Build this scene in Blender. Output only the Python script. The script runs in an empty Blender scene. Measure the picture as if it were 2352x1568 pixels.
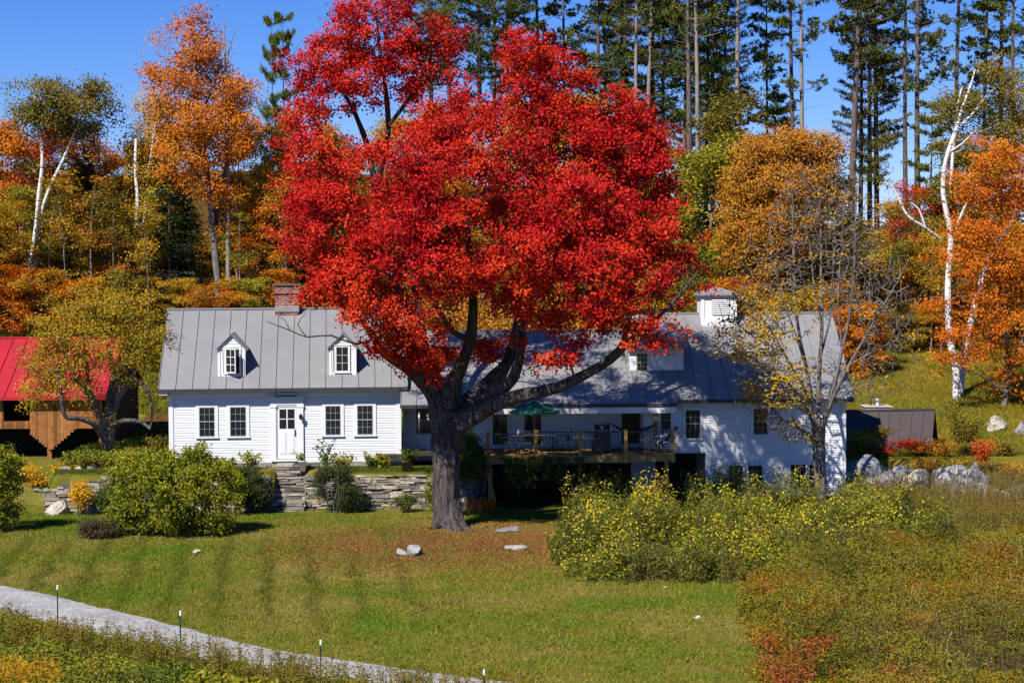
import bpy, bmesh, math, random
import numpy as np
from math import radians, sin, cos, pi, sqrt, atan2
from mathutils import Vector, Matrix, noise as mnoise
random.seed(7); RNG = np.random.default_rng(7)
SC = bpy.context.scene; COL = SC.collection

# ------------------------------------------------------------------ camera
FPX = 4480.0; PITCH = radians(2.48); ROLL = radians(0.3)
_f = Vector((0, cos(PITCH), -sin(PITCH))); _r = Vector((1, 0, 0)); _u = Vector((0, sin(PITCH), cos(PITCH)))
CR = _r*cos(ROLL) - _u*sin(ROLL); CU = _u*cos(ROLL) + _r*sin(ROLL); CAM = Vector((0, 0, 10))
cd = bpy.data.cameras.new('camera'); co = bpy.data.objects.new('camera', cd); COL.objects.link(co)
cd.sensor_width = 36; cd.lens = FPX/2352*36; cd.clip_start = 0.5; cd.clip_end = 6000
co.matrix_world = Matrix(((CR.x, CU.x, -_f.x, CAM.x), (CR.y, CU.y, -_f.y, CAM.y), (CR.z, CU.z, -_f.z, CAM.z), (0, 0, 0, 1)))
SC.camera = co

# ------------------------------------------------------------------ light
SUN_AZ = radians(36); SUN_EL = radians(46)          # sun stands behind the viewer, to the left
w = bpy.data.worlds.new('World'); SC.world = w; w.use_nodes = True
nt = w.node_tree; nt.nodes.clear()
sky = nt.nodes.new('ShaderNodeTexSky'); sky.sky_type = 'NISHITA'; sky.sun_disc = False
sky.sun_elevation = SUN_EL; sky.sun_rotation = radians(180) + SUN_AZ
sky.air_density = .75; sky.dust_density = 0.0; sky.ozone_density = 3.0; sky.altitude = 400
hs = nt.nodes.new('ShaderNodeHueSaturation'); hs.inputs['Saturation'].default_value = 1.32
bg = nt.nodes.new('ShaderNodeBackground'); bg.inputs['Strength'].default_value = 0.065
ow = nt.nodes.new('ShaderNodeOutputWorld')
tn = nt.nodes.new('ShaderNodeMix'); tn.data_type = 'RGBA'; tn.blend_type = 'MULTIPLY'; tn.inputs[0].default_value = 1; tn.inputs[7].default_value = (.95, 1.0, 1.45, 1)
nt.links.new(sky.outputs[0], hs.inputs['Color']); nt.links.new(hs.outputs[0], tn.inputs[6]); nt.links.new(tn.outputs[2], bg.inputs[0]); nt.links.new(bg.outputs[0], ow.inputs[0])
sl = bpy.data.lights.new('sun', 'SUN'); sl.energy = 4.9; sl.angle = radians(0.53); sl.color = (1.0, 0.95, 0.88)
so = bpy.data.objects.new('sun', sl); COL.objects.link(so)
SDIR = Vector((sin(SUN_AZ)*cos(SUN_EL), cos(SUN_AZ)*cos(SUN_EL), -sin(SUN_EL)))
so.rotation_euler = SDIR.to_track_quat('-Z', 'Y').to_euler(); so.location = (-30, -40, 60)
SC.view_settings.view_transform = 'Standard'; SC.view_settings.look = 'None'
SC.view_settings.exposure = 0.46; SC.view_settings.gamma = 1
SC.cycles.max_bounces = 6; SC.cycles.diffuse_bounces = 1; SC.cycles.transmission_bounces = 3; SC.cycles.transparent_max_bounces = 4
SC.cycles.glossy_bounces = 2; SC.cycles.caustics_reflective = False; SC.cycles.caustics_refractive = False

def P(px, py, d):
    v = _f + CR*((px-1176)/FPX) - CU*((py-784)/FPX)
    return CAM + v*(d/v.y)
def GP(px, py, z=0.0):
    v = _f + CR*((px-1176)/FPX) - CU*((py-784)/FPX)
    return CAM + v*((z-10)/v.z)
def XD(px, d): return (px-1176)/FPX*d*1.0035
PXM = lambda d: FPX/d

# ------------------------------------------------------------------ terrain height
def sm(a, b, x):
    t = np.clip((x-a)/(b-a), 0, 1); return t*t*(3-2*t)
def H(x, y):
    x = np.asarray(x, float); y = np.asarray(y, float)
    lawnramp = 1.3*sm(74, 86, y)
    terr = np.where(y > 77.3, 1.42, 0.0)
    k = sm(-18.2, -18.7, x) if False else np.clip((-18.3-x)/.5, 0, 1)
    left = terr*(1-k) + lawnramp*k
    mid = 0.1*sm(78, 80, y)
    right = 1.15*sm(80.5, 84.5, y)
    z = np.where(x < -1.75, left, np.where(x < 13.5, mid, right*np.clip((x-13.5)/0.8, 0, 1) + mid*(1-np.clip((x-13.5)/.8, 0, 1))))
    notch = (x > -9.62) & (x < -8.22) & (y > 77.3) & (y < 79.4)
    z = np.where(notch, np.clip((y-76.9)*.62-.2, 0, 1.3), z)
    back = sm(85.5, 88, y)
    z = z*(1-back) + 1.3*back
    hl = 5.9*np.clip((y-90)/25, 0, 1)**1.25 + 0.20*np.clip(y-115, 0, 50)
    hr = 4.0*np.clip((y-88)/32, 0, 1)**1.1 + 0.14*np.clip(y-120, 0, 50)
    m = np.clip((x+10)/22, 0, 1); m = m*m*(3-2*m)
    z = z + hl*(1-m) + hr*m
    z = z - 0.05*np.clip(y-190, 0, 400)
    z = z + 0.25*np.sin(x*.31+y*.17)*sm(95, 120, y)
    return z
def h(x, y): return float(H(x, y))

# ------------------------------------------------------------------ materials
def newmat(name):
    m = bpy.data.materials.new(name); m.use_nodes = True; n = m.node_tree; n.nodes.clear()
    o = n.nodes.new('ShaderNodeOutputMaterial'); return m, n, o
def N(n, t, **kw):
    a = n.nodes.new(t)
    for k, v in kw.items(): setattr(a, k, v)
    return a
def ramp(n, cols, fac=None, interp='LINEAR'):
    r = n.nodes.new('ShaderNodeValToRGB'); e = r.color_ramp; e.interpolation = interp
    while len(e.elements) > 1: e.elements.remove(e.elements[0])
    e.elements[0].position = cols[0][0]; e.elements[0].color = (*cols[0][1], 1)
    for p, c in cols[1:]:
        q = e.elements.new(p); q.color = (*c, 1)
    if fac is not None: n.links.new(fac, r.inputs[0])
    return r
def noise_tex(n, scale, detail=4, rough=.55, vec=None, dist=0):
    t = n.nodes.new('ShaderNodeTexNoise'); t.inputs['Scale'].default_value = scale; t.inputs['Detail'].default_value = detail
    t.inputs['Roughness'].default_value = rough; t.inputs['Distortion'].default_value = dist
    if vec is not None: n.links.new(vec, t.inputs['Vector'])
    return t
def mix(n, a, b, fac, mode='MIX'):
    m = n.nodes.new('ShaderNodeMix'); m.data_type = 'RGBA'; m.blend_type = mode
    for s, v in ((m.inputs[0], fac), (m.inputs[6], a), (m.inputs[7], b)):
        if isinstance(v, (int, float)): s.default_value = v
        elif isinstance(v, tuple): s.default_value = (*v, 1)
        else: n.links.new(v, s)
    return m.outputs[2]
def math_(n, op, a, b=None, c=None):
    m = n.nodes.new('ShaderNodeMath'); m.operation = op
    for i, v in enumerate((a, b, c)):
        if v is None: continue
        if isinstance(v, (int, float)): m.inputs[i].default_value = v
        else: n.links.new(v, m.inputs[i])
    return m.outputs[0]
def mat(name, col, rough=.6, var=.15, scale=6, metal=0, bump=0, bscale=30, spec=.3, col2=None, stretch=None, fine=0):
    m, n, o = newmat(name); g = N(n, 'ShaderNodeNewGeometry'); b = N(n, 'ShaderNodeBsdfPrincipled')
    vec = g.outputs['Position']
    if stretch:
        mp = N(n, 'ShaderNodeMapping'); mp.inputs['Scale'].default_value = stretch; n.links.new(vec, mp.inputs[0]); vec = mp.outputs[0]
    t = noise_tex(n, scale, 6, .6, vec)
    c1 = tuple(x*(1-var) for x in col); c2 = tuple(min(1, x*(1+var)) for x in (col2 or col))
    r = ramp(n, [(.3, c1), (.7, c2)], t.outputs[0])
    n.links.new(r.outputs[0], b.inputs['Base Color'])
    b.inputs['Roughness'].default_value = rough; b.inputs['Metallic'].default_value = metal; b.inputs['Specular IOR Level'].default_value = spec
    if bump:
        t2 = noise_tex(n, bscale, 5, .6, vec); bp = N(n, 'ShaderNodeBump'); bp.inputs['Strength'].default_value = bump; bp.inputs['Distance'].default_value = .05
        n.links.new(t2.outputs[0], bp.inputs['Height']); n.links.new(bp.outputs[0], b.inputs['Normal'])
    n.links.new(b.outputs[0], o.inputs[0]); return m
def leafmat(name, cols, cols2=None, nscale=.55, trans=.26, gloss=.012, objvar=0.0):
    """leaf colour from a per-leaf value; a second palette comes in by slow noise"""
    m, n, o = newmat(name); a = N(n, 'ShaderNodeAttribute', attribute_name='v')
    k = len(cols); r = ramp(n, [(i/(k-1), c) for i, c in enumerate(cols)], a.outputs['Fac']); c = r.outputs[0]
    if cols2:
        k = len(cols2); r2 = ramp(n, [(i/(k-1), q) for i, q in enumerate(cols2)], a.outputs['Fac'])
        tc = N(n, 'ShaderNodeTexCoord'); oi = N(n, 'ShaderNodeObjectInfo')
        ad = N(n, 'ShaderNodeVectorMath', operation='ADD'); n.links.new(tc.outputs['Object'], ad.inputs[0])
        sc = N(n, 'ShaderNodeVectorMath', operation='SCALE'); sc.inputs[0].default_value = (31, 17, 53); n.links.new(oi.outputs['Random'], sc.inputs['Scale'])
        n.links.new(sc.outputs[0], ad.inputs[1])
        t = noise_tex(n, nscale, 3, .6, ad.outputs[0]); f = ramp(n, [(.42, (0, 0, 0)), (.6, (1, 1, 1))], t.outputs[0])
        c = mix(n, c, r2.outputs[0], f.outputs[0])
    d = N(n, 'ShaderNodeBsdfDiffuse'); tr = N(n, 'ShaderNodeBsdfTranslucent'); g = N(n, 'ShaderNodeBsdfGlossy')
    g.inputs['Roughness'].default_value = .5; g.inputs['Color'].default_value = (.9, .9, .9, 1)
    n.links.new(c, d.inputs[0]); n.links.new(c, tr.inputs[0])
    ms = N(n, 'ShaderNodeMixShader'); ms.inputs[0].default_value = trans; n.links.new(d.outputs[0], ms.inputs[1]); n.links.new(tr.outputs[0], ms.inputs[2])
    m2 = N(n, 'ShaderNodeMixShader'); m2.inputs[0].default_value = gloss; n.links.new(ms.outputs[0], m2.inputs[1]); n.links.new(g.outputs[0], m2.inputs[2])
    n.links.new(m2.outputs[0], o.inputs[0]); return m
def barkmat(name, c1, c2, sc=14, bump=.7, stretch=(1, 1, .18), marks=None, dist=.08):
    m, n, o = newmat(name); tc = N(n, 'ShaderNodeTexCoord'); mp = N(n, 'ShaderNodeMapping'); mp.inputs['Scale'].default_value = stretch
    n.links.new(tc.outputs['Object'], mp.inputs[0]); t = noise_tex(n, sc, 6, .65, mp.outputs[0], .6)
    r = ramp(n, [(.35, c1), (.62, c2)], t.outputs[0]); c = r.outputs[0]
    if marks:
        mp2 = N(n, 'ShaderNodeMapping'); mp2.inputs['Scale'].default_value = (1.3, 1.3, 6); n.links.new(tc.outputs['Object'], mp2.inputs[0])
        t3 = noise_tex(n, 1.6, 4, .6, mp2.outputs[0]); f = ramp(n, [(.58, (0, 0, 0)), (.64, (1, 1, 1))], t3.outputs[0])
        c = mix(n, c, marks, f.outputs[0])
    b = N(n, 'ShaderNodeBsdfPrincipled'); b.inputs['Roughness'].default_value = .9; b.inputs['Specular IOR Level'].default_value = .15
    n.links.new(c, b.inputs['Base Color']); bp = N(n, 'ShaderNodeBump'); bp.inputs['Strength'].default_value = bump; bp.inputs['Distance'].default_value = dist
    n.links.new(t.outputs[0], bp.inputs['Height']); n.links.new(bp.outputs[0], b.inputs['Normal'])
    n.links.new(b.outputs[0], o.inputs[0]); return m
def islandmat(name, cols, rough=.85, bump=.5, bscale=12, var=.35, nsc=3):
    """stones / boards: one tone per loose piece (value attribute v) plus fine noise"""
    m, n, o = newmat(name); a = N(n, 'ShaderNodeAttribute', attribute_name='v'); k = len(cols)
    r = ramp(n, [(i/(k-1), c) for i, c in enumerate(cols)], a.outputs['Fac'])
    g = N(n, 'ShaderNodeNewGeometry'); t = noise_tex(n, nsc, 7, .7, g.outputs['Position'])
    f = ramp(n, [(.3, (1-var,)*3), (.7, (1+var,)*3)], t.outputs[0]); c = mix(n, r.outputs[0], f.outputs[0], 1.0, 'MULTIPLY')
    b = N(n, 'ShaderNodeBsdfPrincipled'); b.inputs['Roughness'].default_value = rough; b.inputs['Specular IOR Level'].default_value = .2
    n.links.new(c, b.inputs['Base Color'])
    if bump:
        t2 = noise_tex(n, bscale, 6, .65, g.outputs['Position']); bp = N(n, 'ShaderNodeBump'); bp.inputs['Strength'].default_value = bump; bp.inputs['Distance'].default_value = .04
        n.links.new(t2.outputs[0], bp.inputs['Height']); n.links.new(bp.outputs[0], b.inputs['Normal'])
    n.links.new(b.outputs[0], o.inputs[0]); return m

M = {}
M['white'] = mat('white_paint', (.78, .79, .80), .5, .035, 1.2)
M['siding'] = mat('white_clapboard', (.76, .775, .79), .55, .05, .9, stretch=(1, 1, 4))
M['roof'] = mat('grey_metal_roof', (.238, .234, .236), .45, .09, .8, spec=.35)
M['roofdark'] = mat('dark_metal_edge', (.05, .05, .055), .5)
M['redroof'] = mat('red_metal_roof', (.40, .022, .032), .55, .16, .8, spec=.2)
M['brownroof'] = mat('brown_metal_roof', (.058, .042, .042), .5, .1, .8, spec=.4)
def glassmat():
    m, n, o = newmat('window_glass'); b = N(n, 'ShaderNodeBsdfPrincipled'); b.inputs['Base Color'].default_value = (.016, .02, .024, 1)
    b.inputs['Roughness'].default_value = .06; b.inputs['Specular IOR Level'].default_value = .6
    g = N(n, 'ShaderNodeNewGeometry'); t = noise_tex(n, 1.6, 2, .5, g.outputs['Position']); bp = N(n, 'ShaderNodeBump'); bp.inputs['Strength'].default_value = .12
    n.links.new(t.outputs[0], bp.inputs['Height']); n.links.new(bp.outputs[0], b.inputs['Normal']); n.links.new(b.outputs[0], o.inputs[0]); return m
M['glass'] = glassmat()
M['sash'] = mat('grey_sash', (.30, .33, .35), .5)
M['dark'] = mat('interior_shade_colour', (.02, .02, .022), .9)  # near-black colour painted in for the shade inside openings
M['black'] = mat('black_metal', (.02, .02, .022), .45, spec=.5)
M['steel'] = mat('pale_steel', (.55, .56, .58), .3, metal=.8)
M['brick'] = None
M['conc'] = mat('grey_concrete', (.28, .27, .25), .9, .2, 5, bump=.3)
M['stone'] = islandmat('dry_stone', [(.07, .065, .06), (.20, .18, .15), (.36, .31, .23), (.13, .125, .12), (.46, .40, .30), (.22, .20, .18)])
M['rock'] = islandmat('weathered_rock', [(.22, .215, .21), (.34, .33, .31)], bump=.9, bscale=6, var=.45, nsc=2.2)
M['palerock'] = islandmat('pale_rock', [(.42, .38, .31), (.5, .45, .37)], bump=.7, bscale=6, var=.3)
M['slate'] = islandmat('grey_slab', [(.09, .085, .085), (.17, .16, .16)], bump=.8, bscale=14)
M['wood'] = islandmat('orange_boards', [(.20, .065, .018), (.38, .15, .04), (.13, .05, .02), (.42, .20, .07)], bump=.3, nsc=5, var=.4)
M['deck'] = islandmat('deck_timber', [(.36, .19, .05), (.48, .27, .08)], bump=.2, nsc=6, var=.35)
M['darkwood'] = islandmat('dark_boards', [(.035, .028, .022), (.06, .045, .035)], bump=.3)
M['green'] = mat('green_canvas', (.01, .10, .06), .8, .15)
M['sling'] = mat('dark_sling_fabric', (.05, .055, .06), .8, .2)
M['terracotta'] = mat('brown_pot', (.16, .085, .06), .8, .25, 5)
M['gravel'] = None
M['postgreen'] = mat('green_post_paint', (.012, .045, .03), .5)
M['maplebark'] = barkmat('maple_bark', (.018, .015, .014), (.175, .15, .138), 10, 1.0, (1, 1, .14), dist=.22)
M['greybark'] = barkmat('grey_bark', (.10, .085, .075), (.25, .22, .20), 10, .6)
M['barebark'] = barkmat('bare_tree_bark', (.085, .07, .062), (.24, .21, .185), 10, .7)
M['applebark'] = barkmat('apple_bark', (.06, .05, .045), (.19, .165, .15), 10, .8)
M['birchbark'] = barkmat('birch_bark', (.62, .58, .54), (.80, .77, .73), 4, .25, (1, 1, 3), marks=(.05, .045, .04))
M['pinebark'] = barkmat('pine_bark', (.07, .05, .045), (.20, .15, .135), 8, .7)
M['palepine'] = barkmat('pale_pine_bark', (.16, .135, .12), (.34, .29, .26), 8, .5)
M['darkbark'] = barkmat('dark_bark', (.035, .03, .027), (.10, .085, .075), 10, .7)

L = {}
L['red'] = leafmat('red_maple_leaves', [(.16, .003, .004), (.42, .004, .007), (.56, .008, .009), (.64, .03, .010)],
                   [(.26, .006, .004), (.58, .016, .007), (.70, .045, .010), (.72, .11, .012)], .38, .22, .012)
L['orange'] = leafmat('orange_leaves', [(.42, .085, .006), (.66, .16, .01), (.72, .24, .015), (.55, .30, .02)], [(.40, .09, .006), (.64, .19, .010), (.58, .30, .015)], .35)
L['brightorange'] = leafmat('bright_orange_leaves', [(.42, .09, .005), (.66, .17, .008), (.74, .26, .012)], [(.45, .08, .004), (.70, .15, .006), (.64, .32, .02)], .5)
L['rust'] = leafmat('rust_leaves', [(.24, .08, .008), (.44, .15, .012), (.54, .24, .02), (.32, .20, .02)], [(.48, .15, .012), (.62, .27, .02), (.28, .23, .03)], .4)
L['gold'] = leafmat('gold_leaves', [(.34, .20, .012), (.52, .30, .015), (.58, .38, .02), (.28, .24, .02)], [(.46, .18, .01), (.60, .30, .015), (.3, .22, .02)], .4)
L['yellowgreen'] = leafmat('yellow_green_leaves', [(.14, .14, .012), (.27, .25, .018), (.42, .36, .02), (.52, .42, .03)], [(.10, .12, .012), (.22, .22, .015), (.40, .30, .02)], .4)
L['olive'] = leafmat('olive_leaves', [(.07, .08, .012), (.15, .14, .016), (.25, .19, .02), (.34, .21, .02)], [(.09, .10, .012), (.20, .15, .015), (.36, .17, .015)], .4)
L['crimson'] = leafmat('crimson_leaves', [(.38, .012, .012), (.60, .03, .02), (.66, .08, .02)], [(.55, .08, .012), (.66, .14, .015)], .4)
L['brown'] = leafmat('brown_leaves', [(.14, .06, .02), (.26, .11, .03), (.34, .14, .03)], [(.34, .10, .02), (.20, .11, .03)], .5)
L['green'] = leafmat('green_leaves', [(.035, .06, .010), (.07, .11, .014), (.12, .17, .02)], [(.06, .08, .012), (.15, .16, .02)], .8)
L['darkgreen'] = leafmat('dark_green_leaves', [(.02, .035, .010), (.045, .065, .016), (.07, .085, .02)], None, trans=.15)
L['goldbright'] = leafmat('bright_gold_leaves', [(.50, .26, .01), (.74, .42, .012), (.80, .50, .03)], [(.70, .26, .01), (.6, .40, .02)], .9)
L['spruce'] = leafmat('spruce_needles', [(.010, .020, .008), (.022, .036, .012), (.035, .045, .015)], None, trans=.1)
L['pine'] = leafmat('pine_needles', [(.03, .055, .012), (.085, .125, .018), (.17, .19, .025)], [(.06, .09, .014), (.22, .20, .024)], .5, trans=.15)
L['pineyellow'] = leafmat('yellowing_pine_needles', [(.04, .07, .015), (.10, .12, .018), (.20, .17, .02)], [(.05, .08, .02), (.26, .14, .015)], .6, trans=.15)
L['bush'] = leafmat('shrub_leaves', [(.035, .055, .005), (.12, .15, .007), (.28, .28, .010), (.52, .43, .012)], [(.06, .09, .006), (.18, .20, .008), (.42, .34, .012)], 1.1, trans=.25)
L['apple'] = leafmat('apple_leaves', [(.14, .13, .010), (.30, .24, .012), (.46, .31, .014), (.58, .28, .014)], [(.16, .15, .010), (.42, .24, .012), (.60, .25, .014)], .6)
L['purplebush'] = leafmat('purple_brown_leaves', [(.04, .03, .02), (.09, .055, .03), (.10, .10, .02)], None)
L['flowerstem'] = leafmat('wildflower_leaves', [(.03, .055, .005), (.10, .14, .010), (.21, .23, .016), (.34, .32, .025)], [(.05, .06, .010), (.12, .12, .02), (.21, .16, .025)], .5, trans=.2)
L['petal'] = leafmat('yellow_petals', [(.52, .35, .008), (.74, .54, .012), (.82, .64, .03)], None, trans=.3)
L['brush'] = leafmat('brush_leaves', [(.07, .08, .006), (.16, .15, .008), (.26, .20, .010), (.33, .20, .012), (.36, .13, .014)],
                     [(.10, .11, .007), (.20, .19, .010), (.32, .24, .016), (.15, .18, .010)], .35, trans=.2)
L['meadow'] = leafmat('meadow_leaves', [(.07, .10, .010), (.15, .17, .014), (.24, .22, .02), (.26, .14, .02)],
                      [(.10, .15, .01), (.20, .26, .015), (.34, .34, .03)], .5, trans=.2)
L['drystem'] = leafmat('dry_stems', [(.08, .055, .035), (.16, .11, .06), (.26, .17, .08)], None, trans=.1)
L['straw'] = leafmat('straw_stalks', [(.24, .17, .06), (.42, .33, .14), (.52, .44, .22)], None, trans=.2)
L['redbrush'] = leafmat('red_undergrowth', [(.26, .04, .015), (.42, .07, .02), (.40, .16, .02)], [(.30, .14, .015), (.20, .08, .02)], .8)
L['fallen'] = leafmat('fallen_maple_leaves', [(.25, .06, .02), (.42, .12, .03), (.48, .22, .06), (.55, .06, .02)], None, trans=.1)

# position driven ground materials
def groundmats():
    m, n, o = newmat('grass_ground'); g = N(n, 'ShaderNodeNewGeometry'); a = N(n, 'ShaderNodeAttribute', attribute_name='zone')
    t1 = noise_tex(n, .35, 4, .6, g.outputs['Position']); t2 = noise_tex(n, 7, 6, .7, g.outputs['Position'])
    grass = ramp(n, [(.35, (.10, .105, .014)), (.5, (.17, .15, .02)), (.62, (.24, .18, .03))], t1.outputs[0]).outputs[0]
    litter = ramp(n, [(.35, (.05, .03, .012)), (.55, (.12, .07, .02)), (.68, (.22, .12, .02))], t2.outputs[0]).outputs[0]
    sp = N(n, 'ShaderNodeSeparateColor'); n.links.new(a.outputs['Color'], sp.inputs[0])
    c = mix(n, grass, litter, sp.outputs[0])
    f = ramp(n, [(.25, (.55, .55, .55)), (.75, (1.35, 1.35, 1.35))], t2.outputs[0]).outputs[0]; c = mix(n, c, f, 1., 'MULTIPLY')
    b = N(n, 'ShaderNodeBsdfDiffuse'); n.links.new(c, b.inputs[0])
    bp = N(n, 'ShaderNodeBump'); bp.inputs['Strength'].default_value = .6; bp.inputs['Distance'].default_value = .1; n.links.new(t2.outputs[0], bp.inputs['Height']); n.links.new(bp.outputs[0], b.inputs['Normal'])
    n.links.new(b.outputs[0], o.inputs[0]); M['ground'] = m
    # lawn: used for the sheet and for the blades standing on it
    m, n, o = newmat('mown_grass'); g = N(n, 'ShaderNodeNewGeometry'); pos = g.outputs['Position']
    xyz = N(n, 'ShaderNodeSeparateXYZ'); n.links.new(pos, xyz.inputs[0]); X, Y = xyz.outputs[0], xyz.outputs[1]
    t1 = noise_tex(n, .22, 4, .6, pos); t2 = noise_tex(n, .9, 5, .65, pos); t3 = noise_tex(n, 16, 4, .7, pos)
    c = ramp(n, [(.36, (.090, .150, .014)), (.46, (.140, .155, .022)), (.54, (.180, .165, .032)), (.64, (.215, .185, .048))], t1.outputs[0]).outputs[0]
    pt = ramp(n, [(.54, (0, 0, 0)), (.62, (.75, .75, .75))], t2.outputs[0]).outputs[0]; c = mix(n, c, (.115, .155, .013), pt)
    t5 = noise_tex(n, 2.2, 6, .7, pos); pt = ramp(n, [(.54, (0, 0, 0)), (.68, (.7, .7, .7))], t5.outputs[0]).outputs[0]; c = mix(n, c, (.24, .15, .045), pt)
    # mowing stripes run toward the house on the left half
    u = math_(n, 'MULTIPLY_ADD', Y, .124, X); wob = math_(n, 'MULTIPLY', noise_tex(n, .35, 4, .6, pos).outputs[0], 1.1); u = math_(n, 'ADD', u, wob)
    s = math_(n, 'SINE', math_(n, 'MULTIPLY', u, 2*pi/1.42)); s = ramp(n, [(.55, (0, 0, 0)), (.95, (1, 1, 1))], math_(n, 'MULTIPLY_ADD', s, .5, .5)).outputs[0]
    mx = ramp(n, [(.0, (1, 1, 1)), (.72, (1, 1, 1)), (.9, (0, 0, 0))], math_(n, 'MULTIPLY_ADD', X, 1/24., 22/24.)).outputs[0]
    my = ramp(n, [(.1, (0, 0, 0)), (.3, (1, 1, 1)), (.62, (1, 1, 1)), (.8, (0, 0, 0))], math_(n, 'MULTIPLY_ADD', Y, 1/30., -48/30.)).outputs[0]
    k = math_(n, 'MULTIPLY', math_(n, 'MULTIPLY', s, mx), my); k = math_(n, 'MULTIPLY', k, math_(n, 'MULTIPLY', t1.outputs[0], 1.05))
    c = mix(n, c, (.055, .075, .010), k)
    # leaf-strewn ground below the big maple
    vd = N(n, 'ShaderNodeVectorMath', operation='SUBTRACT'); n.links.new(pos, vd.inputs[0]); vd.inputs[1].default_value = (-1.0, 67.5, 0)
    vm = N(n, 'ShaderNodeVectorMath', operation='MULTIPLY'); n.links.new(vd.outputs[0], vm.inputs[0]); vm.inputs[1].default_value = (.16, .22, 0)
    ln = N(n, 'ShaderNodeVectorMath', operation='LENGTH'); n.links.new(vm.outputs[0], ln.inputs[0])
    q = math_(n, 'MULTIPLY', math_(n, 'SUBTRACT', 1.5, ln.outputs['Value']), 1.0); q = math_(n, 'MULTIPLY', q, ramp(n, [(.34, (0, 0, 0)), (.54, (1, 1, 1))], noise_tex(n, .8, 6, .75, pos).outputs[0]).outputs[0])
    q = math_(n, 'MINIMUM', math_(n, 'MAXIMUM', q, 0.), .85); c = mix(n, c, (.19, .095, .038), q)
    f = ramp(n, [(.25, (.5, .5, .5)), (.75, (1.5, 1.5, 1.5))], t3.outputs[0]).outputs[0]; c = mix(n, c, f, 1., 'MULTIPLY'); av = N(n, 'ShaderNodeAttribute', attribute_name='v'); c = mix(n, c, ramp(n, [(0, (.82, .80, .76)), (1, (1.62, 1.6, 1.5))], av.outputs['Fac']).outputs[0], 1., 'MULTIPLY')
    b = N(n, 'ShaderNodeBsdfDiffuse'); n.links.new(c, b.inputs[0]); n.links.new(b.outputs[0], o.inputs[0]); M['lawn'] = m
    m, n, o = newmat('gravel'); g = N(n, 'ShaderNodeNewGeometry')
    v = N(n, 'ShaderNodeTexVoronoi'); v.inputs['Scale'].default_value = 22; n.links.new(g.outputs['Position'], v.inputs[0])
    t = noise_tex(n, 1.2, 5, .6, g.outputs['Position']); sp = N(n, 'ShaderNodeSeparateColor'); n.links.new(v.outputs['Color'], sp.inputs[0])
    c = ramp(n, [(0, (.26, .25, .235)), (.5, (.38, .375, .365)), (1, (.56, .55, .53))], sp.outputs[0]).outputs[0]
    f = ramp(n, [(.35, (.8, .8, .8)), (.65, (1.12, 1.12, 1.12))], t.outputs[0]).outputs[0]; c = mix(n, c, f, 1., 'MULTIPLY')
    b = N(n, 'ShaderNodeBsdfDiffuse'); n.links.new(c, b.inputs[0]); bp = N(n, 'ShaderNodeBump'); bp.inputs['Distance'].default_value = .03
    n.links.new(v.outputs['Distance'], bp.inputs['Height']); n.links.new(bp.outputs[0], b.inputs['Normal']); n.links.new(b.outputs[0], o.inputs[0]); M['gravel'] = m
    m, n, o = newmat('red_brick'); tc = N(n, 'ShaderNodeTexCoord'); mp = N(n, 'ShaderNodeMapping'); mp.inputs['Rotation'].default_value = (pi/2, 0, 0)
    n.links.new(tc.outputs['Object'], mp.inputs[0]); bk = N(n, 'ShaderNodeTexBrick'); n.links.new(mp.outputs[0], bk.inputs[0])
    bk.inputs['Color1'].default_value = (.30, .075, .05, 1); bk.inputs['Color2'].default_value = (.20, .06, .05, 1); bk.inputs['Mortar'].default_value = (.42, .36, .33, 1)
    bk.inputs['Scale'].default_value = 1; bk.inputs['Brick Width'].default_value = .24; bk.inputs['Row Height'].default_value = .085; bk.inputs['Mortar Size'].default_value = .012
    t = noise_tex(n, 2.5, 5, .6, tc.outputs['Object']); f = ramp(n, [(.35, (.45, .4, .4)), (.6, (1.1, 1.1, 1.1))], t.outputs[0]).outputs[0]; c = mix(n, bk.outputs[0], f, 1., 'MULTIPLY')
    b = N(n, 'ShaderNodeBsdfDiffuse'); n.links.new(c, b.inputs[0]); n.links.new(b.outputs[0], o.inputs[0]); M['brick'] = m
groundmats()

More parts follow.
